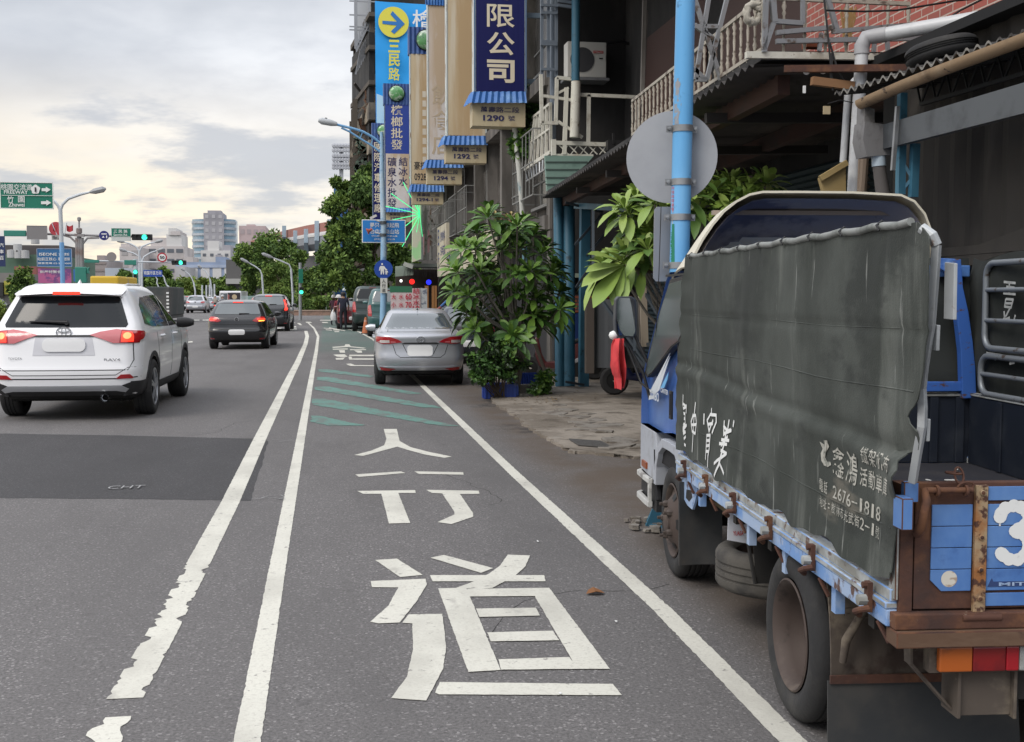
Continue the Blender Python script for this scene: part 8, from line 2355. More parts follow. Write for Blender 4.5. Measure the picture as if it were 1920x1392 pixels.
# blue crates
CRATE = mat('blue_crate_plastic', (0.02, 0.055, 0.30), .45, var=[((0.035, 0.085, 0.36), 3, .5, .7), ((0.06, 0.07, 0.14), 8, .62, .7)])
SOIL = mat('dark_soil', (0.035, 0.025, 0.018), .95)
def crate(label, c, w, d, h, rz, tilt=0.0):
 t = thing('plastic_crate', label, 'crate', c, rz, 'blue crates under the shrubs')
 mb = MB()
 for s in (-1, 1):
  mb.box((-w / 2, s * d / 2 - .012, 0), (w / 2, s * d / 2 + .012, h)); mb.box((s * w / 2 - .012, -d / 2 + .012, 0), (s * w / 2 + .012, d / 2 - .012, h))
  mb.box((-w / 2 - .02, s * d / 2 + s * .002 - .024, h - .03), (w / 2 + .02, s * d / 2 + s * .002 + .024, h + .004))
  for k in range(9): x = lerp(-w / 2 + .02, w / 2 - .02, k / 8); mb.box((x - .012, s * (d / 2 + .021) - .01, .01), (x + .012, s * (d / 2 + .021) + .01, h - .03))
  for k in range(6): y = lerp(-d / 2 + .03, d / 2 - .03, k / 5); mb.box((s * (w / 2 + .021) - .01, y - .01, .01), (s * (w / 2 + .021) + .01, y + .01, h - .03))
 mb.v = [Matrix.Rotation(tilt, 3, 'X') @ p for p in mb.v]
 mb.build('body', CRATE, t, local=True, bevel=.003)
 mb = MB(); mb.box((-w / 2 + .02, -d / 2 + .02, .02), (w / 2 - .02, d / 2 - .02, h - .05)); mb.build('soil', SOIL, t, local=True)
c = G(942, 749); crate('front blue plastic crate on the asphalt edge holding a bush', (c.x, c.y + .25, 0.0), .50, .36, .225, R(-6))
c = G(985, 732); crate('tilted blue plastic crate behind the front crate under the shrub', (c.x, c.y + .3, 0.03), .42, .32, .23, R(14), R(-8))
mb = MB(); mb.bar(AY(999, 632, 18.0), G(1034, 732), .05, .03)
tag(mb.build('stick', mat('pale_stick', (0.36, 0.33, 0.28), .8)), 'pale stick leaning against the broad leaved shrub by the pillars', 'stick')
mb = MB(); mb.box((G(972, 742).x, G(972, 742).y, .02), (G(1010, 742).x, G(972, 742).y + .2, .17)); tag(mb.build('stone_block', OLDC, bevel=.01), 'stained stone block between the blue crate and the pillars', 'block')
mb = MB(); r = random.Random(2)
for k in range(70):
 c = G(1020 + r.gauss(0, 40), 745 + r.gauss(0, 9), .035); a = r.uniform(0, 6.28); d = V((math.cos(a), math.sin(a), r.uniform(0, .3))).normalized()
 leaf_quad(mb, c, d, V((0, 0, 1)), .07 * r.uniform(.5, 1.2), .035, r.randrange(2))
tag(mb.build('fallen_leaves', [mat('litter_brown', (0.11, 0.065, 0.03), .9), mat('litter_tan', (0.20, 0.14, 0.07), .9)]), kind='stuff')
# ---- scooters parked under the deck
def scooter(label, px, py, Y, rz, col, seat=BLACK):
 b = AY(px, py, Y); t = thing('scooter', label, 'scooter', (b.x, b.y, .03), rz, 'scooters parked under the deck')
 for y in (-.60, .60):
  mb = MB(); mb.lathe([(.13, -.04), (.20, -.045), (.23, -.02), (.23, .02), (.20, .045), (.13, .04)], Matrix.Translation((0, y, .23)) @ Matrix.Rotation(R(90), 4, 'Y'), 22); w = mb.build('wheel', RUBBER, t, local=True, smooth=40)
  mb = MB(); mb.lathe([(.13, -.03), (.03, -.04), (.03, .04), (.13, .03)], Matrix.Translation((0, y, .23)) @ Matrix.Rotation(R(90), 4, 'Y'), 14); mb.build('rim', UNDER, w, local=True)
 mb = MB(); mb.prism([(-.13, y, z) for y, z in ((-.80, .62), (-.75, .70), (-.30, .70), (-.05, .60), (.05, .36), (.32, .34), (.40, .50), (.46, .80), (.52, .80), (.52, .45), (.44, .25), (.10, .20), (-.15, .26), (-.40, .42))], (.26, 0, 0)); mb.build('body', col, t, local=True, bevel=.035, smooth=50)
 mb = MB(); mb.prism([(-.11, y, z) for y, z in ((-.78, .71), (-.72, .80), (-.40, .80), (-.15, .74), (-.05, .66), (-.28, .705))], (.22, 0, 0)); mb.build('seat', seat, t, local=True, bevel=.03, smooth=50)
 mb = MB(); mb.tube([(0, .60, .23), (0, .50, .60), (0, .44, .92)], .03, 8); mb.tube([(-.32, .36, .98), (-.1, .44, .95), (.1, .44, .95), (.32, .36, .98)], .018, 8); mb.build('handlebar', BLACK, t, local=True)
 mb = MB(); mb.prism([(-.145, y, z) for y, z in ((-.55, .45), (-.10, .27), (.10, .22), (.14, .26), (-.12, .34), (-.5, .54))], (.29, 0, 0)); mb.build('side_trim', mat('scooter_grey', (0.30, 0.30, 0.31), .4), t, local=True, bevel=.01)
 for s in (-1, 1):
  mb = MB(); mb.tube([(s * .25, .40, .97), (s * .28, .44, 1.10)], .008, 5); mb.cbox((s * .29, .44, 1.14), (.12, .02, .08)); mb.build('mirror', BLACK, t, local=True, bevel=.006)
 mb = MB(); mb.cbox((0, -.82, .62), (.16, .03, .06)); mb.build('tail_lamp', TLRED, t, local=True)
scooter('dark blue scooter with grey trim parked between the blue pillars and the red cloth', 1222, 712, 17.6, R(84), mat('scooter_navy', (0.012, 0.018, 0.07), .3, coat=.5))
scooter('black scooter parked behind the red cloth by the truck door mirror', 1300, 712, 17.8, R(80), mat('scooter_black', (0.014, 0.014, 0.016), .3, coat=.5))
scooter('dark scooter with red and white front half hidden behind the round blue pillars', 1055, 712, 21.0, R(84), mat('scooter_red', (0.08, 0.02, 0.02), .35, coat=.5))
# ------------------------------------------------------------------ the junction and the town beyond
WPOLE = mat('white_pole', (0.50, 0.53, 0.56), .5)
SIGG = mat('signal_green', (0.03, 0.20, 0.15), .5)
GSIGN = mat('road_sign_green', (0.005, 0.165, 0.105), .5)
GLIT = mat('green_signal_lit', (0.1, .9, .6), .4, emit=((0.05, 1.0, 0.55), 1.6))
def P(x, y, Y): return AY(x, y, Y)
def signal(label, x0, x1, y0, y1, Y, lit=None, body=BLACK, vertical=False, n=4):
 t = thing('traffic_light', label, 'traffic light', P((x0 + x1) / 2, (y0 + y1) / 2, Y)); a, b = P(x0, y1, Y), P(x1, y0, Y)
 mb = MB(); mb.box((a.x, Y, a.z), (b.x, Y + .25, b.z)); mb.build('housing', body, t, bevel=.03)
 if lit is not None:
  r = (b.z - a.z) * .40 if not vertical else (b.x - a.x) * .4
  for k in range(n):
   f = (k + .5) / n; c = V((lerp(a.x, b.x, f), Y - .01, (a.z + b.z) / 2)) if not vertical else V(((a.x + b.x) / 2, Y - .01, lerp(b.z, a.z, f)))
   mb = MB(); mb.disc(c, (0, -1, 0), r * (1.15 if k == lit else 1), 16, 0, .02); mb.build('lens', GLIT if k == lit else mat('lens_off', (0.03, 0.03, 0.03), .3), t)
   mb = MB(); mb.grid(lambda i, j: c + V((r * 1.1 * math.cos(math.pi * i), -.22 * j, r * 1.1 * math.sin(math.pi * i))), 8, 1); mb.build('visor', body, t)
 return t
def board(name, label, x0, x1, y0, y1, Y, m, cat='sign', rows=(), tm=WHITE, rim=None, post=None):
 t = thing(name, label, cat, P((x0 + x1) / 2, y1, Y)); a, b = P(x0, y1, Y), P(x1, y0, Y)
 mb = MB(); mb.box((a.x, Y, a.z), (b.x, Y + .08, b.z)); pn = mb.build('panel', m, t)
 if rim:
  mb = MB(); w = .035 * (b.z - a.z)
  for p, q in (((a.x, a.z), (b.x, a.z)), ((b.x, a.z), (b.x, b.z)), ((b.x, b.z), (a.x, b.z)), ((a.x, b.z), (a.x, a.z))): mb.bar((p[0], Y, p[1]), (q[0], Y, q[1]), w, w)
  mb.build('rim', rim, t)
 if rows:
  mb = MB()
  for r_ in rows:
   s, x, y, w, h = r_[:5]; write(mb, s, P(x, y, Y - .03), (1, 0, 0), (0, 0, 1), w * Y / F_PX, h * Y / F_PX, 0, .012)
  mb.build('lettering', tm, pn)
 return t
def arrow(mb, x0, x1, y, h, Y):
 mb.face([P(a, b, Y) for a, b in ((x0, y - h * .3), (x1 - h, y - h * .3), (x1 - h, y - h * .6), (x1, y), (x1 - h, y + h * .6), (x1 - h, y + h * .3), (x0, y + h * .3))])
# overhead direction sign
fs = board('direction_sign', 'large green overhead direction sign with two white arrows at the left edge', 1, 99, 343, 391, 55, GSIGN, rows=(('桃園交流道', 31, 351, 52, 10.5), ('FREEWAY', 30, 360.5, 40, 6.5), ('竹', 19.5, 374, 11, 11), ('園', 40, 374, 11, 11), ('Zhuwei', 31, 384, 27, 7)), rim=WHITE)
mb = MB(); arrow(mb, 78, 95, 356, 9, 54.95); arrow(mb, 77, 96, 380.5, 9, 54.95); mb.bar(P(3, 366.5, 54.97), P(98, 367.5, 54.97), .02);
mb.face([P(66.5 + 8.4 * (1 + .08 * math.cos(5 * t)) * math.sin(t), 355.5 - 8.4 * (1 + .08 * math.cos(5 * t)) * math.cos(t), 54.95) for t in [2 * math.pi * k / 40 for k in range(40)]])
mb.build('arrow', WHITE, fs)
mb = MB(); write(mb, '1', P(66.5, 356, 54.92), (1, 0, 0), (0, 0, 1), .07, .21, 0, .03); mb.build('route_number', LET_DARK, fs)
mb = MB(); mb.tube([P(-260, 372, 55.2), P(0, 368, 55.2), P(60, 367, 55.2)], .09, 8); mb.bar(P(-258, 372, 55.2), V((P(-258, 372, 55.2).x, 55.2, 0)), .3); mb.build('mast_arm', WPOLE, fs)
def lamp_post(label, pts, Y, arms, r=.08, m=WPOLE, foot=None):
 t = thing('street_lamp', label, 'street lamp', V((P(*pts[0], Y).x, Y, 0)), group='far street lamps'); mb = MB()
 b = P(*pts[0], Y); mb.tube([V((b.x, Y, 0))] + [P(x, y, Y) for x, y in pts], r, 8); mb.build('shaft', m, t, smooth=50)
 for a in arms:
  mb = MB(); mb.tube([P(x, y, Y) for x, y in a], [r * .75] * (len(a) - 1) + [r * .5], 7); mb.build('arm', WPOLE, t, smooth=50)
  mb = MB(); e = V(P(*a[-1], Y)); d = (e - P(*a[-2], Y)).normalized(); mb.tube([e - d * .1, e + d * .15, e + d * .55, e + d * .7], [r * .6, r * 1.5, r * 1.6, r * .5], 7); mb.build('lamp_head', mat('far_lamp_head', (0.30, 0.31, 0.32), .5), t)
 return t
lp = lamp_post('tall twin armed lamp post with blue lower shaft left above the white SUV', [(117, 528), (115, 440), (113, 392)], 60, [[(113, 396), (117, 384), (128, 373), (150, 365), (172, 360)], [(113, 396), (109, 386), (102, 378), (97, 375)]], .10)
mb = MB(); mb.tube([P(118, 545, 60), P(115.6, 455, 60)], .115, 8); mb.build('painted_sleeve', mat('sleeve_blue', (0.16, 0.35, 0.62), .5), lp)
# near signal mast
ms = thing('signal_mast', 'grey signal mast with long cross arm behind the white SUV', 'mast', V((P(149, 530, 72).x, 72, 0)))
mb = MB()
for x in (145, 148.5, 153): mb.tube([V((P(x, 560, 72).x, 72, 0)), P(x, 430 if x == 148.5 else 446, 72)], .13, 8)
mb.tube([P(8, 437, 72), P(88, 439, 72), P(148, 441, 72), P(250, 444, 72)], .07, 8); mb.tube([P(146, 475, 72), P(142, 455, 72), P(132, 445, 72), P(118, 441, 72)], .06, 6); mb.tube([P(151, 475, 72), P(155, 458, 72), P(164, 447, 72), P(186, 446, 72)], .06, 6); mb.bar(P(140, 441, 71.9), P(158, 442, 71.9), .22, .16)
mb.tube([P(148.3, 432, 72), P(148.3, 408, 72)], .05, 6)
for y, r in ((433, .22), (411, .14)): mb.lathe([(0, r), (r * .8, r * .6), (r * .8, -r * .6), (0, -r)], Matrix.Translation(P(148.3, y, 72)), 10)
mb.build('frame', mat('mast_grey', (0.26, 0.25, 0.25), .6, var=[((0.20, 0.14, 0.12), 1, .5, .65)]), ms, smooth=50)
mb = MB(); a, b = P(142, 531, 71.7), P(163, 501, 71.7); mb.box((a.x, 71.5, a.z), (b.x, 71.9, b.z)); mb.prism([P(x, y, 71.5) for x, y in ((162, 503), (168, 501), (166, 508), (168, 514), (163, 513))], (0, .3, 0)); mb.build('control_box', SIGG, ms, bevel=.05)
signal('green cased signal seen from behind at the left end of the mast arm', 7, 48, 432.5, 443, 71.8, body=SIGG)
signal('wide black signal with its round green lamp lit on the mast arm', 247, 285, 439.5, 450.5, 71.6, 2)
board('sign_back', 'grey framed back of a road sign on the mast arm', 51, 88, 424, 449, 71.6, mat('sign_back_dull', (0.20, 0.19, 0.19), .6), rim=mat('back_frame', (0.30, 0.29, 0.29), .6))
board('road_name_sign', 'green and white road name sign hung beside the lit signal', 209, 245, 428.5, 444, 71.5, GSIGN, rows=(('三 民 路', 226, 434, 24, 6), ('Sanmin Rd.', 226, 440.5, 24, 4)), rim=WHITE)
board('lower_sign', 'white strip sign hung under the green road name sign', 209, 245, 445, 452, 71.5, mat('sign_white', (0.55, 0.57, 0.55), .6))
def roundsign(label, x, y, r, Y, m, ring=None, txt=None, tm=LET_DARK):
 t = thing('round_sign', label, 'sign', P(x, y, Y)); k = Y / F_PX; mb = MB(); mb.disc(P(x, y, Y), (0, -1, 0), r * k, 28, 0, .06); mb.build('panel', ring or m, t)
 if ring: mb = MB(); mb.disc(P(x, y, Y - .012), (0, -1, 0), r * k * .72, 28, 0, .01); mb.build('inner_disc', m, t)
 if txt: mb = MB(); write(mb, txt, P(x, y, Y - .04), (1, 0, 0), (0, 0, 1), r * k * .95, r * k * .62, 0, .03); mb.build('lettering', tm, t)
 return t
rb = roundsign('round dark blue sign on the right half of the mast arm', 195, 442, 8.5, 71.5, mat('mandatory_blue', (0.02, 0.025, 0.17), .5))
mb = MB(); Yb = 71.42
for s in ([(190, 440), (200, 440), (200, 438), (190, 438)], [(191, 446), (194, 442), (196, 446)], [(199, 447), (199, 442), (201, 442), (201, 447)]): mb.face([P(x, y, Yb) for x, y in s])
mb.build('figures', WHITE, rb)
roundsign('round red sign behind the lamp post left of the mast', 105, 429, 12, 71.7, mat('faded_red', (0.42, 0.045, 0.06), .6))
for x0, lab in ((124, 'small red flag flying right of the round red sign'), (99, 'red flag on a tilted stick across the round red sign')):
 t = thing('flag', lab, 'flag', P(x0, 440, 71)); mb = MB()
 mb.tube([P(x0 + (-3 if x0 > 110 else 8), 441, 71), P(x0 + (1 if x0 > 110 else -2), 418, 71)], .025, 5); mb.build('stick', WPOLE, t)
 mb = MB(); s = 1 if x0 > 110 else .5; mb.grid(lambda i, j: P(x0 + 1 + 12 * s * i, lerp(422, 433, j) + 2 * math.sin(i * 4) + i * 1.5, 71 + .1 * math.sin(i * 6)), 6, 3); mb.build('cloth', mat('flag_red', (0.40, 0.03, 0.04), .7), t)
board('small_plate', 'small white and black plate under the round red sign', 97, 110, 441, 450, 71.5, mat('plate_pale', (0.36, 0.35, 0.33), .6, var=[((0.10, 0.10, 0.10), 3, .5, .56)]))
# far signal mast
m2 = thing('signal_mast', 'thin pale far signal mast with cross arm beyond the yellow lorry', 'mast', V((P(252, 530, 110).x, 110, 0)))
mb = MB(); mb.tube([P(158, 489, 110), P(345, 493, 110)], .08, 6); mb.tube([V((P(252, 540, 110).x, 110, 0)), P(254, 486, 110)], .22, 8); mb.build('frame', WPOLE, m2, smooth=50)
signal('long green cased signal from behind on the far mast arm', 158, 185, 487.5, 493, 109.7, body=SIGG)
signal('pair of green cased signals from behind beside the far mast', 233, 255, 488, 497, 109.7, body=SIGG)
signal('small black signal with lit green lamp at the right end of the far mast arm', 322, 349, 488.5, 497, 109.6, 2)
signal('upright green cased signal on the far mast shaft', 250, 258, 506, 531, 109.6, 0, SIGG, True, 3)
roundsign('round speed limit sign reading 50 with red rim on the far mast arm', 304, 483, 8.6, 109.5, WHITE, mat('limit_red', (0.40, 0.02, 0.035), .5), '50')
roundsign('plain grey round sign back on the far mast arm', 209, 482, 8.5, 109.5, mat('round_back', (0.24, 0.22, 0.21), .6))
board('direction_board', 'blue direction board with white characters beyond the far mast', 269, 304, 507, 519, 140, mat('board_navy', (0.012, 0.06, 0.34), .5), rows=(('桃園市區方向', 286, 512, 30, 7),))
lamp_post('white twin armed lamp post rising behind the far signal mast', [(266, 540), (266, 490)], 125, [[(266, 492), (270, 482), (283, 474), (296, 470)], [(266, 492), (262, 482), (250, 475), (236, 471)]], .11)
lamp_post('taller white twin armed lamp post crossing the pale office building', [(262, 540), (261, 470)], 118, [[(261, 474), (266, 463), (280, 457), (292, 454)], [(261, 474), (256, 464), (244, 457), (232, 454)]], .11)
for i, (x, yb, yt, xe, Y, lab) in enumerate(((549, 602, 505, 510, 75, 'near grey lamp post at the bend bowing over the road'), (494, 597, 515, 466, 90, 'second grey lamp post at the bend behind the hatchback'), (366, 562, 530, 346, 190, 'far lamp post above the silver grey estate car'), (397, 565, 525, 378, 180, 'far lamp post right of the silver grey estate car'), (316, 540, 536, 302, 170, 'far white lamp post just above the dark lorry'), (301, 540, 540, 291, 185, 'small far white lamp post left of the dark lorry lamp'))):
 lamp_post(lab, [(x, yb), (x - .01, (yb + yt) / 2), (x - 3, yt)], Y, [[(x - 3, yt), (x - 7, yt - 9), (lerp(x, xe, .6), yt - 16), (xe, yt - 22)]], .07 if Y < 100 else .13)
for i, (x, y0, y1) in enumerate(((379, 535, 570), (387, 535, 570), (393, 534, 566), (402, 533, 566), (28, 508, 545), (43, 515, 545))):
 mb = MB(); mb.tube([V((P(x, y1, 170).x, 170, 0)), P(x, y0, 170)], .12, 6); tag(mb.build('pale_pole', WPOLE), 'thin pale pole in the far row beneath the trees' if i < 4 else 'thin pale flagless pole in front of the round tree on the left', 'pole', 'far thin poles')
t = thing('street_name_post', 'grey post with upright green name board at the bend', 'post', G(563, 601)); b = G(563, 601)
mb = MB(); mb.tube([b, P(563, 493, b.y)], .10, 8); mb.build('shaft', mat('post_grey', (0.30, 0.32, 0.33), .5), t)
mb = MB(); a, c = P(560, 531, b.y), P(568, 505, b.y); mb.box((a.x, b.y - .15, a.z), (c.x, b.y - .1, c.z)); mb.build('name_board', GSIGN, t);
signal('small pedestrian signal with green figure lit on the grey post', 561, 569, 539, 551, b.y - .5, 1, BLACK, True, 2)
# ---- vehicles of the far traffic
def boxv(name, label, x0, x1, y0, yg, body, cat, extra=None, depth=5, lower=BLACK):
 g = G((x0 + x1) / 2, yg); Y = g.y; a, b = P(x0, yg, Y), P(x1, y0, Y); t = thing(name, label, cat, g); h = b.z
 mb = MB(); mb.box((a.x, Y, h * .18), (b.x, Y + depth, h)); mb.build('body', body, t, bevel=.08)
 mb = MB(); mb.box((a.x + .05, Y + .1, h * .10), (b.x - .05, Y + depth - .1, h * .18 - .005)); mb.build('chassis', BLACK, t)
 w = b.x - a.x
 for sx in (a.x + w * .14, b.x - w * .14):
  for y in (Y + .8, Y + depth - 1): mb = MB(); mb.lathe([(0, -.13), (h * .13, -.13), (h * .13, .13), (0, .13)], Matrix.Translation((sx, y, h * .13)) @ Matrix.Rotation(R(90), 4, 'Y'), 16); mb.build('wheel', RUBBER, t)
 for sx in (a.x + w * .1, b.x - w * .1): mb = MB(); mb.cbox((sx, Y - .02, h * .25), (w * .09, .04, h * .07)); mb.build('tail_lamp', TLRED, t)
 if extra: extra(t, a, b, Y, h)
 return t
def busx(t, a, b, Y, h):
 mb = MB(); mb.box((a.x + (b.x - a.x) * .38, Y - .03, h * .58), (b.x - .08, Y - .004, h * .92)); mb.build('rear_advert', mat('advert_dark', (0.03, 0.025, 0.03), .5, var=[((0.38, 0.12, 0.10), .9, .55, .6)]), t)
 mb = MB(); mb.disc((lerp(a.x, b.x, .69), Y - .035, h * .74), (0, -1, 0), h * .11, 20); mb.build('advert_ring', mat('ring_gold', (0.5, 0.40, 0.25), .6), t)
 mb = MB(); mb.box((a.x + .08, Y - .02, h * .55), (a.x + (b.x - a.x) * .36, Y - .004, h * .9)); mb.build('window', GLASS_L, t)
boxv('bus', 'white bus with dark rear advert beyond the black hatchback', 412, 452, 546, 588, CARW, 'bus', busx, 9)
LOR = mat('lorry_dark_green', (0.045, 0.055, 0.055), .8, var=[((0.09, 0.085, 0.08), .5, .45, .65)])
def lorx(t, a, b, Y, h):
 mb = MB()
 for k in range(6): mb.box((b.x - .2, Y - .02, h * (.3 + .1 * k)), (b.x - .05, Y - .003, h * (.35 + .1 * k)))
 mb.build('reflective_strip', WHITE, t)
boxv('lorry', 'dark green covered lorry behind the front of the white SUV', 274, 318, 538, 605, LOR, 'lorry', lorx, 7)
boxv('lorry', 'lorry with bright yellow roof hidden behind the white SUV', 171, 222, 518, 625, mat('lorry_yellow', (0.62, 0.40, 0.03), .6, var=[((0.40, 0.30, 0.18), 1, .55, .7)]), 'lorry', None, 5)
mb = MB(); mb.prism([P(x, y, 51) for x, y in ((171, 530), (173, 519), (186, 517), (206, 517), (219, 519), (222, 530))], (0, 3, 0))
def rider(label, px, yg, col, rz=0.0, bike=CARD):
 g = G(px, yg); t = thing('motor_scooter', label, 'scooter', g, rz, 'motor scooters in the far traffic'); L_ = lambda **k: dict(local=True, **k)
 mb = MB(); mb.prism([(-.16, y, z) for y, z in ((-.8, .55), (-.6, .75), (-.1, .7), (.1, .35), (.5, .4), (.55, .9), (.65, .9), (.6, .3), (-.2, .25))], (.32, 0, 0)); mb.build('body', bike, t, local=True, bevel=.04)
 for y in (-.55, .6): mb = MB(); mb.lathe([(0, -.06), (.25, -.06), (.25, .06), (0, .06)], Matrix.Translation((0, y, .25)) @ Matrix.Rotation(R(90), 4, 'Y'), 14); mb.build('wheel', RUBBER, t, local=True)
 mb = MB(); mb.cbox((0, -.82, .6), (.2, .04, .08)); mb.build('tail_lamp', TLLIT, t, local=True)
 p = person('person', 'rider in a helmet on the motor scooter ' + label.split(' ', 1)[1], g, rz, dict(hip=(0, -.25, .82), sit=True), col, mat('rider_trousers', (0.03, 0.03, 0.04), .8), helmet=True)
 p['group'] = 'scooter riders in the far traffic'
# ---- people
def skin_obj(name, verts, edges, radii, m, parent, sub=1):
 me = bpy.data.meshes.new(name); me.from_pydata([tuple(v) for v in verts], edges, []); o = bpy.data.objects.new(name, me); COL.objects.link(o)
 md = o.modifiers.new('skin', 'SKIN'); md.use_smooth_shade = True
 for d, r_ in zip(me.skin_vertices[0].data, radii): d.radius = (r_, r_) if not isinstance(r_, tuple) else r_
 me.skin_vertices[0].data[0].use_root = True
 o.modifiers.new('sub', 'SUBSURF').levels = sub; o.modifiers['sub'].render_levels = sub
 dg = bpy.context.evaluated_depsgraph_get(); dg.update()
 m2 = bpy.data.meshes.new_from_object(o.evaluated_get(dg)); bpy.data.objects.remove(o)
 for k in (m if isinstance(m, list) else [m]): m2.materials.append(k)
 m2.polygons.foreach_set('use_smooth', [True] * len(m2.polygons))
 o = bpy.data.objects.new(name, m2); COL.objects.link(o); o.parent = parent
 return o
SKINM = mat('skin', (0.36, 0.21, 0.14), .6)
def person(name, label, loc, rz, pose, top, trousers, hat=None, helmet=False, h=1.66, hair=True, seed=0):
 t = thing(name, label, 'person', loc, rz); k = h / 1.66
 S_ = lambda *a: [V(p) * k for p in a]
 if pose.get('sit'):
  hip = V(pose['hip']); v = [hip, hip + V((0, .02, .22)), hip + V((0, .05, .45)), hip + V((0, .07, .56)), hip + V((0, .09, .68)), hip + V((0, .10, .78))]
  arms = [[V((s * .18, .06, .44)) + hip, V((s * .24, .22, .22)) + hip, V((s * .24, .50, .20)) + hip, V((s * .23, .58, .20)) + hip] for s in (-1, 1)]
  legs = [[V((s * .10, 0, 0)) + hip, V((s * .16, .42, -.05)) + hip, V((s * .15, .38, -.45)) + hip, V((s * .15, .50, -.50)) + hip] for s in (-1, 1)]
 else:
  st = pose.get('stride', .12); br = pose.get('arm', .0)
  v = S_((0, 0, .88), (0, -.01, 1.08), (0, 0, 1.30), (0, .0, 1.40), (0, .02, 1.50), (0, .02, 1.60))
  arms = [S_((s * .17, 0, 1.34), (s * .23, -.02 + br * (s > 0), 1.08), (s * .22, .12 + br * 1.5 * (s > 0), .88 + br * .5), (s * .21, .17 + br * 2 * (s > 0), .79 + br * .7)) for s in (-1, 1)]
  legs = [S_((s * .09, 0, .86), (s * .10, s * st * .5 + .03, .48), (s * .10, s * st - .02, .09), (s * .10, s * st + .12, .03)) for s in (-1, 1)]
 V_ = list(v); E_ = [(i, i + 1) for i in range(5)]; Rr = [(.16, .12), (.145, .11), (.17, .11), (.06, .06), (.085, .10), (.07, .085)]
 Rr = [(a * k, b * k) for a, b in Rr]
 for a in arms:
  i = len(V_); V_ += a; E_ += [(2, i), (i, i + 1), (i + 1, i + 2), (i + 2, i + 3)]; Rr += [(.06 * k,) * 2, (.046 * k,) * 2, (.034 * k,) * 2, (.03 * k,) * 2]
 for a in legs:
  i = len(V_); V_ += a; E_ += [(0, i), (i, i + 1), (i + 1, i + 2), (i + 2, i + 3)]; Rr += [(.095 * k,) * 2, (.068 * k,) * 2, (.045 * k,) * 2, (.04 * k,) * 2]
 o = skin_obj('body', V_, E_, Rr, [SKINM, top, trousers, mat('shoe_dark', (0.03, 0.03, 0.03), .7)], t)
 hz = v[0].z + (.02 if pose.get('sit') else .06) * k
 for p in o.data.polygons:
  c = p.center
  if c.z > v[3].z + .01: mi = 0
  elif abs(c.x) > .175 * k and c.z < arms[0][1].z - .02 * k and c.z > hz - .2 and c.y > -.5: mi = 0
  elif c.z > hz and not (pose.get('sit') and c.y > .2 + v[0].y and abs(c.x) < .2): mi = 1
  elif c.z < .08: mi = 3
  else: mi = 2
  p.material_index = mi
 hd = v[4] + V((0, .0, .03 * k))
 # face: nose and ears, eyes and mouth
 mb = MB(); fy = .105 * k
 mb.prism([hd + V((-.012, fy - .01, .01)), hd + V((.012, fy - .01, .01)), hd + V((0, fy + .02, -.02))], (0, 0, .03));
 for s in (-1, 1): mb.cbox(hd + V((s * .085 * k, 0, 0)), (.016, .04, .055))
 mb.build('face', SKINM, t, local=True)
 mb = MB()
 for s in (-1, 1): mb.cbox(hd + V((s * .03, fy - .008, .03)), (.022, .012, .009))
 mb.cbox(hd + V((0, fy - .01, -.045)), (.04, .012, .008)); mb.build('eyes_and_mouth', mat('feature_dark', (0.06, 0.025, 0.02), .6), t, local=True)
 mb = MB()
 if helmet or hat:
  mb.lathe([(.135 * k, -.01), (.14 * k, .04), (.12 * k, .10), (.07 * k, .145), (0, .155 * k)], Matrix.Translation(hd + V((0, 0, .02))), 18)
  if hat: mb.lathe([(.12 * k, .02), (.20 * k, .0), (.20 * k, .008), (.12 * k, .04)], Matrix.Translation(hd + V((0, .02, .02))), 18)
  else: mb.cbox(hd + V((0, .12 * k, .05)), (.16, .10, .012))
  mb.build('helmet' if helmet else 'hat', hat or mat('helmet_white', (0.5, 0.5, 0.5), .4), t, local=True, smooth=60)
 elif hair:
  mb.lathe([(.095 * k, -.06), (.105 * k, .02), (.10 * k, .07), (.07 * k, .115), (0, .13 * k)], Matrix.Translation(hd + V((0, -.018, 0))), 16); mb.build('hair', mat('hair_black', (0.012, 0.010, 0.010), .6), t, local=True, smooth=60)
 return t
NAVY = mat('navy_cloth', (0.016, 0.018, 0.034), .9); DRED = mat('dark_red_cloth', (0.17, 0.025, 0.035), .9); DARKT = mat('dark_trousers', (0.014, 0.015, 0.022), .9)
pk = dict(h=1.72)
person('person', 'person in dark navy clothes seen from behind, nearest of the walkers by the cone', G(644, 619), 0, dict(stride=.06), NAVY, DARKT, h=1.80)
person('person', 'person in red top and white hat walking in front of the person in navy', G(635.5, 615), R(15), dict(stride=.18), DRED, DARKT, hat=mat('hat_white', (0.55, 0.54, 0.52), .8), h=1.62)
person('person', 'person in pale cap and dark top, raising an arm, left of the walkers', G(626, 610), R(-20), dict(stride=.10, arm=.12), mat('plum_cloth', (0.055, 0.022, 0.035), .9), DARKT, helmet=True, h=1.62)
b = G(627, 611); mb = MB(); c = b + V((-.05, -.3, .62))
mb.lathe([(0, -.36), (.13, -.33), (.17, -.18), (.14, 0), (.07, .16), (.03, .26), (0, .28)], Matrix.Translation(c), 14); mb.v = [p + V((.03 * noise.noise(p * 6), .03 * noise.noise(p * 6 + V((5, 0, 0))), 0)) for p in mb.v]
mb.tube([c + V((-.02, 0, .25)), c + V((0, .02, .36)), c + V((.03, 0, .25))], .008, 5)
tag(mb.build('carrier_bag', mat('white_carrier_bag', (0.62, 0.62, 0.62), .5), smooth=60), 'full white carrier bag held by the walker in the red top', 'bag')
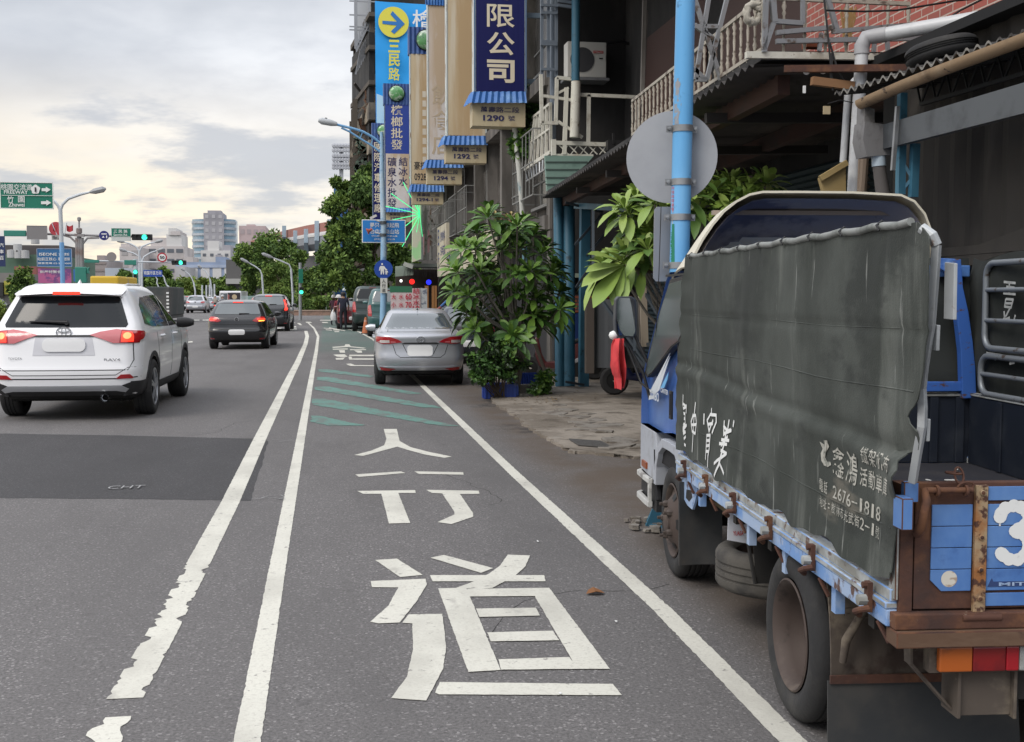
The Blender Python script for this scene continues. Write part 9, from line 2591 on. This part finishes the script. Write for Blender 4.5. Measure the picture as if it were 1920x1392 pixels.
for px, yg, c, lab, bk in ((404, 584, (0.30, 0.28, 0.24), 'with pale jacket among the far traffic', CARD), (394, 581, (0.10, 0.10, 0.12), 'with dark jacket left of the white bus', CARD), (418, 590, (0.16, 0.16, 0.18), 'with grey jacket beside the black hatchback', CARR), (325, 585, (0.45, 0.03, 0.06), 'with red jacket right of the dark lorry', CARR), (344, 581, (0.25, 0.26, 0.22), 'with khaki jacket left of the estate car', CARD)):
 rider('scooter ' + lab, px, yg, mat('jacket_%d' % px, c, .8), R(2), bk)
# ---- buildings of the skyline
def block(name, label, x0, x1, y0, Y, depth, m, rows=0, cols=0, wm=None, wz=(.3, .7), wx=(.2, .8), y1=555, extra=()):
 t = thing(name, label, 'building', V((P((x0 + x1) / 2, 555, Y).x, Y, 0))); a, b = P(x0, y1, Y), P(x1, y0, Y)
 mb = MB(); mb.box((a.x, Y, 0), (b.x, Y + depth, b.z))
 for (xa, xb, ya, yb, mi) in extra: p, q = P(xa, yb, Y), P(xb, ya, Y); mb.box((p.x, Y - .3 - .17 * extra.index((xa, xb, ya, yb, mi)) + .9 * (ya < y0), p.z), (q.x, Y + depth * .6, q.z), mi)
 mb.build('wall', m, t)
 zb = P(0, y1, Y).z; w0 = None
 for r_ in range(rows):
  for c in range(cols):
   xa, xb = lerp(a.x, b.x, (c + wx[0]) / cols), lerp(a.x, b.x, (c + wx[1]) / cols); za, zb2 = lerp(max(a.z, 0), b.z, (r_ + wz[0]) / rows), lerp(max(a.z, 0), b.z, (r_ + wz[1]) / rows)
   if w0 is None:
    mb = MB(); mb.box((0, -.12, 0), (xb - xa, .04, zb2 - za)); w0 = mb.build('window', wm, t, local=True); o = w0
   else: o = w0.copy(); COL.objects.link(o); o.parent = t
   o.location = V((xa, Y, za)) - V(t.location)
 return t
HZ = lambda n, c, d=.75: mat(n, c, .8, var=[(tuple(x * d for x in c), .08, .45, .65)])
GREYT = HZ('hazed_tower_grey', (0.34, 0.33, 0.36)); GLB = mat('hazed_tower_glass', (0.20, 0.30, 0.38), .25, var=[((0.32, 0.40, 0.46), .05, .45, .6)]); PALEB = HZ('pale_render', (0.50, 0.46, 0.45)); PINKB = HZ('pink_tile', (0.46, 0.36, 0.36)); WINB = mat('far_window', (0.12, 0.13, 0.15), .4); BLUB = HZ('pale_blue_wall', (0.27, 0.33, 0.45)); WHB = HZ('white_wall', (0.58, 0.57, 0.56))  # distance haze is put into the pale, greyed tower colours
tw = block('tower', 'tall grey tower with curved blue glass wings on the skyline', 384, 419, 400, 640, 20, [GREYT], 12, 3, HZ('hazed_tower_panel', (0.42, 0.41, 0.43)), (.25, .75), (.25, .75), extra=((389, 414, 395, 401, 0),))
for s, xs in ((-1, ((357, 427), (359, 418), (362, 411))), (1, ((440, 411), (440, 411), (440, 411)))):
 mb = MB(); Y = 642; edge = 384 if s < 0 else 419
 p, q = P(edge, xs[2][1], Y), P(xs[0][0], xs[2][1], Y)
 pts = [V((lerp(p.x, q.x, math.sin(k * math.pi / 16)), Y + 8 * (1 - math.cos(k * math.pi / 16)), 0)) for k in range(9)] + [V((q.x, Y + 20, 0)), V((p.x, Y + 20, 0))]
 mb.prism(pts, (0, 0, p.z)); w = mb.build('glass_wing', GLB, tw)
 for k in range(13):
  z = p.z * (.06 + .075 * k); mb = MB()
  for i in range(8): mb.bar(V((pts[i].x, pts[i].y - .15, z)), V((pts[i + 1].x, pts[i + 1].y - .15, z)), .5, 1.3)
  mb.build('floor_band', HZ('hazed_floor_band', (0.45, 0.48, 0.52)), w)
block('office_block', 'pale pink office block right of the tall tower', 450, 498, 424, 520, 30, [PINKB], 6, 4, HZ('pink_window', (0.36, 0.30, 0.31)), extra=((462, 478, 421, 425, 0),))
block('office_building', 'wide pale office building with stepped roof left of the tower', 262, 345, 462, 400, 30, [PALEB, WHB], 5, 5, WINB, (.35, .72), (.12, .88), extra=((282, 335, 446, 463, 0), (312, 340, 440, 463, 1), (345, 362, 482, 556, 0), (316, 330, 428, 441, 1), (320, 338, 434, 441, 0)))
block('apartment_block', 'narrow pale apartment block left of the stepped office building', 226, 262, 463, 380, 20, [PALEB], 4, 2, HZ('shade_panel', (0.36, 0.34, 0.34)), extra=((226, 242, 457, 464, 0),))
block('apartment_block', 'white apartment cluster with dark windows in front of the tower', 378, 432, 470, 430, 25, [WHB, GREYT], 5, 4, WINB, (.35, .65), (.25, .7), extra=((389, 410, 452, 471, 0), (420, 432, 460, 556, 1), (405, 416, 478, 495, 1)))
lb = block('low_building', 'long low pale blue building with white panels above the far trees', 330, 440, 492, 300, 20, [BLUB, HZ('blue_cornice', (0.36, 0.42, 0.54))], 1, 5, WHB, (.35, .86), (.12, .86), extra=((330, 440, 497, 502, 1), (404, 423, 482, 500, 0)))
block('grey_shed', 'pale grey gable building left of the long low blue building', 330, 347, 500, 280, 20, [HZ('shed_grey', (0.45, 0.44, 0.44))])
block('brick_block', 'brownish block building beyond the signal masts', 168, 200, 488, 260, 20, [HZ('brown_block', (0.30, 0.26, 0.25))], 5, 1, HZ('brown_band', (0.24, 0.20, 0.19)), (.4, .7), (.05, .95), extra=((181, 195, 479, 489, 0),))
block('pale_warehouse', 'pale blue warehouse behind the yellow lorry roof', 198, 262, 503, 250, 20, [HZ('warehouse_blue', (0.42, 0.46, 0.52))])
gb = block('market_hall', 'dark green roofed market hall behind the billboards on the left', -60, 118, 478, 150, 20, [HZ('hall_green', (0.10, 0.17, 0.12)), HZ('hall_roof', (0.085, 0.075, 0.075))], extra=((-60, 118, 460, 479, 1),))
mb = MB()
for x, y in ((33, 465), (21, 476), (34, 477), (47, 477), (66, 450)): mb = MB(); mb.lathe([(0, .5), (.5, .45), (.5, -.5), (0, -.5)], Matrix.Translation(P(x, y, 149)), 14); mb.build('roof_tank', HZ('tank_pale', (0.45, 0.45, 0.45)), gb)
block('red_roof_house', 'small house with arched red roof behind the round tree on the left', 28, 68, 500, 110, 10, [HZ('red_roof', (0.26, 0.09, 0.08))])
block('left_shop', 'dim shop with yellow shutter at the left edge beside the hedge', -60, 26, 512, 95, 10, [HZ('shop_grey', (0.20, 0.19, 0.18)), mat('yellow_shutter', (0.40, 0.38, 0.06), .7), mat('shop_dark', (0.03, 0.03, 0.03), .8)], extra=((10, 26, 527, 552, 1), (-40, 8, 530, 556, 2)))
board('shop_sign', 'tall navy shop sign with white characters at the left edge', -6, 8.5, 443, 500, 90, mat('navy_board', (0.015, 0.03, 0.10), .5), rows=(('汽', 3, 460, 7, 7), ('車', 3, 472, 7, 7), ('百', 3, 484, 7, 7)))
board('billboard', 'blue billboard with white and yellow writing behind the lamp post', 70, 134, 467, 500, 85, mat('billboard_blue', (0.025, 0.13, 0.30), .5), rows=(('ISEONE', 90, 477, 30, 5), ('宜雄建設', 120, 477, 18, 5), ('站前正核心', 88, 486, 32, 6), ('車站首排', 120, 486, 20, 6), ('預售登場 03-3500000', 102, 494, 56, 3.5)), rim=BLUB)
board('billboard', 'pink and purple billboard below the blue billboard', 72, 133, 504, 531, 84, mat('billboard_pink', (0.42, 0.10, 0.24), .6, var=[((0.16, 0.06, 0.20), .8, .5, .56), ((0.55, 0.35, 0.35), 1.2, .62, .7)]), rows=(('新屋特賣會', 95, 510, 36, 5),))
board('blue_sign', 'small upright blue sign left of the signal mast', 138, 144, 505, 528, 80, mat('upright_blue', (0.03, 0.14, 0.38), .5))
# ---- elevated curved ramp with pale blue ribs
rp = thing('elevated_ramp', 'elevated curving ramp with red parapet and pale blue ribs behind the trees', 'bridge', V((P(560, 555, 170).x, 170, 0)))
RT = [(470, 452, 230), (505, 440, 205), (540, 431, 185), (575, 423, 170), (620, 415, 158), (680, 408, 150)]
mb = MB()
def rampstrip(d0, d1, o0, o1, m):
 for (xa, ya, Ya), (xb, yb, Yb) in zip(RT, RT[1:]):
  a, b = P(xa, ya, Ya), P(xb, yb, Yb); mb.face([a + V((0, o0, -d0)), b + V((0, o0, -d0)), b + V((0, o1, -d1)), a + V((0, o1, -d1))], m)
rampstrip(0, 1.25, 0, 0, 0); rampstrip(1.25, 1.5, 0, -.25, 1); rampstrip(1.5, 1.75, -.25, -.25, 1); rampstrip(1.75, 2.8, .1, .1, 2); rampstrip(2.8, 3.6, .1, 5, 2); rampstrip(0, 0, 0, 8, 2)
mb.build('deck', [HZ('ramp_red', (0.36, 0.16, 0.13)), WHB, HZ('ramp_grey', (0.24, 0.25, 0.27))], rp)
for x, yt, yb, Y in ((533, 424, 445, 186), (554, 433, 456, 178), (574, 430, 456, 170), (594, 415, 452, 164), (618, 412, 455, 158)):
 mb = MB(); a = P(x, yt, Y) + V((0, -.5, 0)); b = P(x, yb, Y) + V((0, -.5, 0)); mb.bar(a, b, .62, .5, 0, (0, 1, 0)); mb.prism([b + V((-.3, 0, 0)), b + V((-.3, 4.5, -3.0)), b + V((-.3, 4.5, 0))], (.6, 0, 0), 0)
 mb.build('rib', HZ('rib_blue', (0.36, 0.45, 0.52)), rp)
mb = MB(); a = P(575, 480, 172); mb.box((a.x - 2, 172, 0), (a.x + 9, 180, a.z)); b = P(470, 552, 200); mb.box((b.x - 4, 200, 0), (b.x + 2, 206, P(0, 485, 200).z)); mb.box((b.x - 4, 199, P(0, 532, 200).z), (b.x + 10, 199.9, P(0, 522, 200).z), 1)
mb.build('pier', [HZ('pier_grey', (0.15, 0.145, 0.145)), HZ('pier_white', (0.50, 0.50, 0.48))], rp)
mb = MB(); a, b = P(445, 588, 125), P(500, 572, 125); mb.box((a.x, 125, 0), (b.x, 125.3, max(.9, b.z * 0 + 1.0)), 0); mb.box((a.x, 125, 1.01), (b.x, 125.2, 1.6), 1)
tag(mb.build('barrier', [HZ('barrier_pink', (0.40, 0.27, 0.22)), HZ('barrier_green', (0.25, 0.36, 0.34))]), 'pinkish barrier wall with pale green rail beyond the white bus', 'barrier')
# floodlight mast of the stadium
fl = thing('floodlight_mast', 'tall floodlight mast with three rows of lamps above the big tree', 'floodlight', V((P(640, 555, 260).x, 260, 0)))
mb = MB(); mb.bar(V((P(640, 555, 260).x, 260, 0)), P(640, 273, 260), .9)
for y in (275, 292, 308): mb.bar(P(624, y, 259.6), P(656, y, 259.6), .4, .5)
mb.build('shaft', HZ('flood_steel', (0.42, 0.43, 0.46)), fl)
l0 = None
for y in (273, 282, 292, 299, 308, 314):
 for k in range(6):
  if l0 is None: mb = MB(); mb.lathe([(0, -.2), (.45, -.3), (.5, .1), (0, .3)], Matrix.Rotation(R(70), 4, 'X'), 10); l0 = mb.build('floodlight', HZ('flood_lamp', (0.36, 0.37, 0.40)), fl, local=True); o = l0
  else: o = l0.copy(); COL.objects.link(o); o.parent = fl
  o.location = P(626 + 5.6 * k, y, 259) - V(fl.location)
block('blue_roof_kiosk', 'small blue structure peeping above the big tree by the ruined building', 628, 656, 342, 100, 3, [mat('kiosk_blue', (0.03, 0.10, 0.26), .6)])
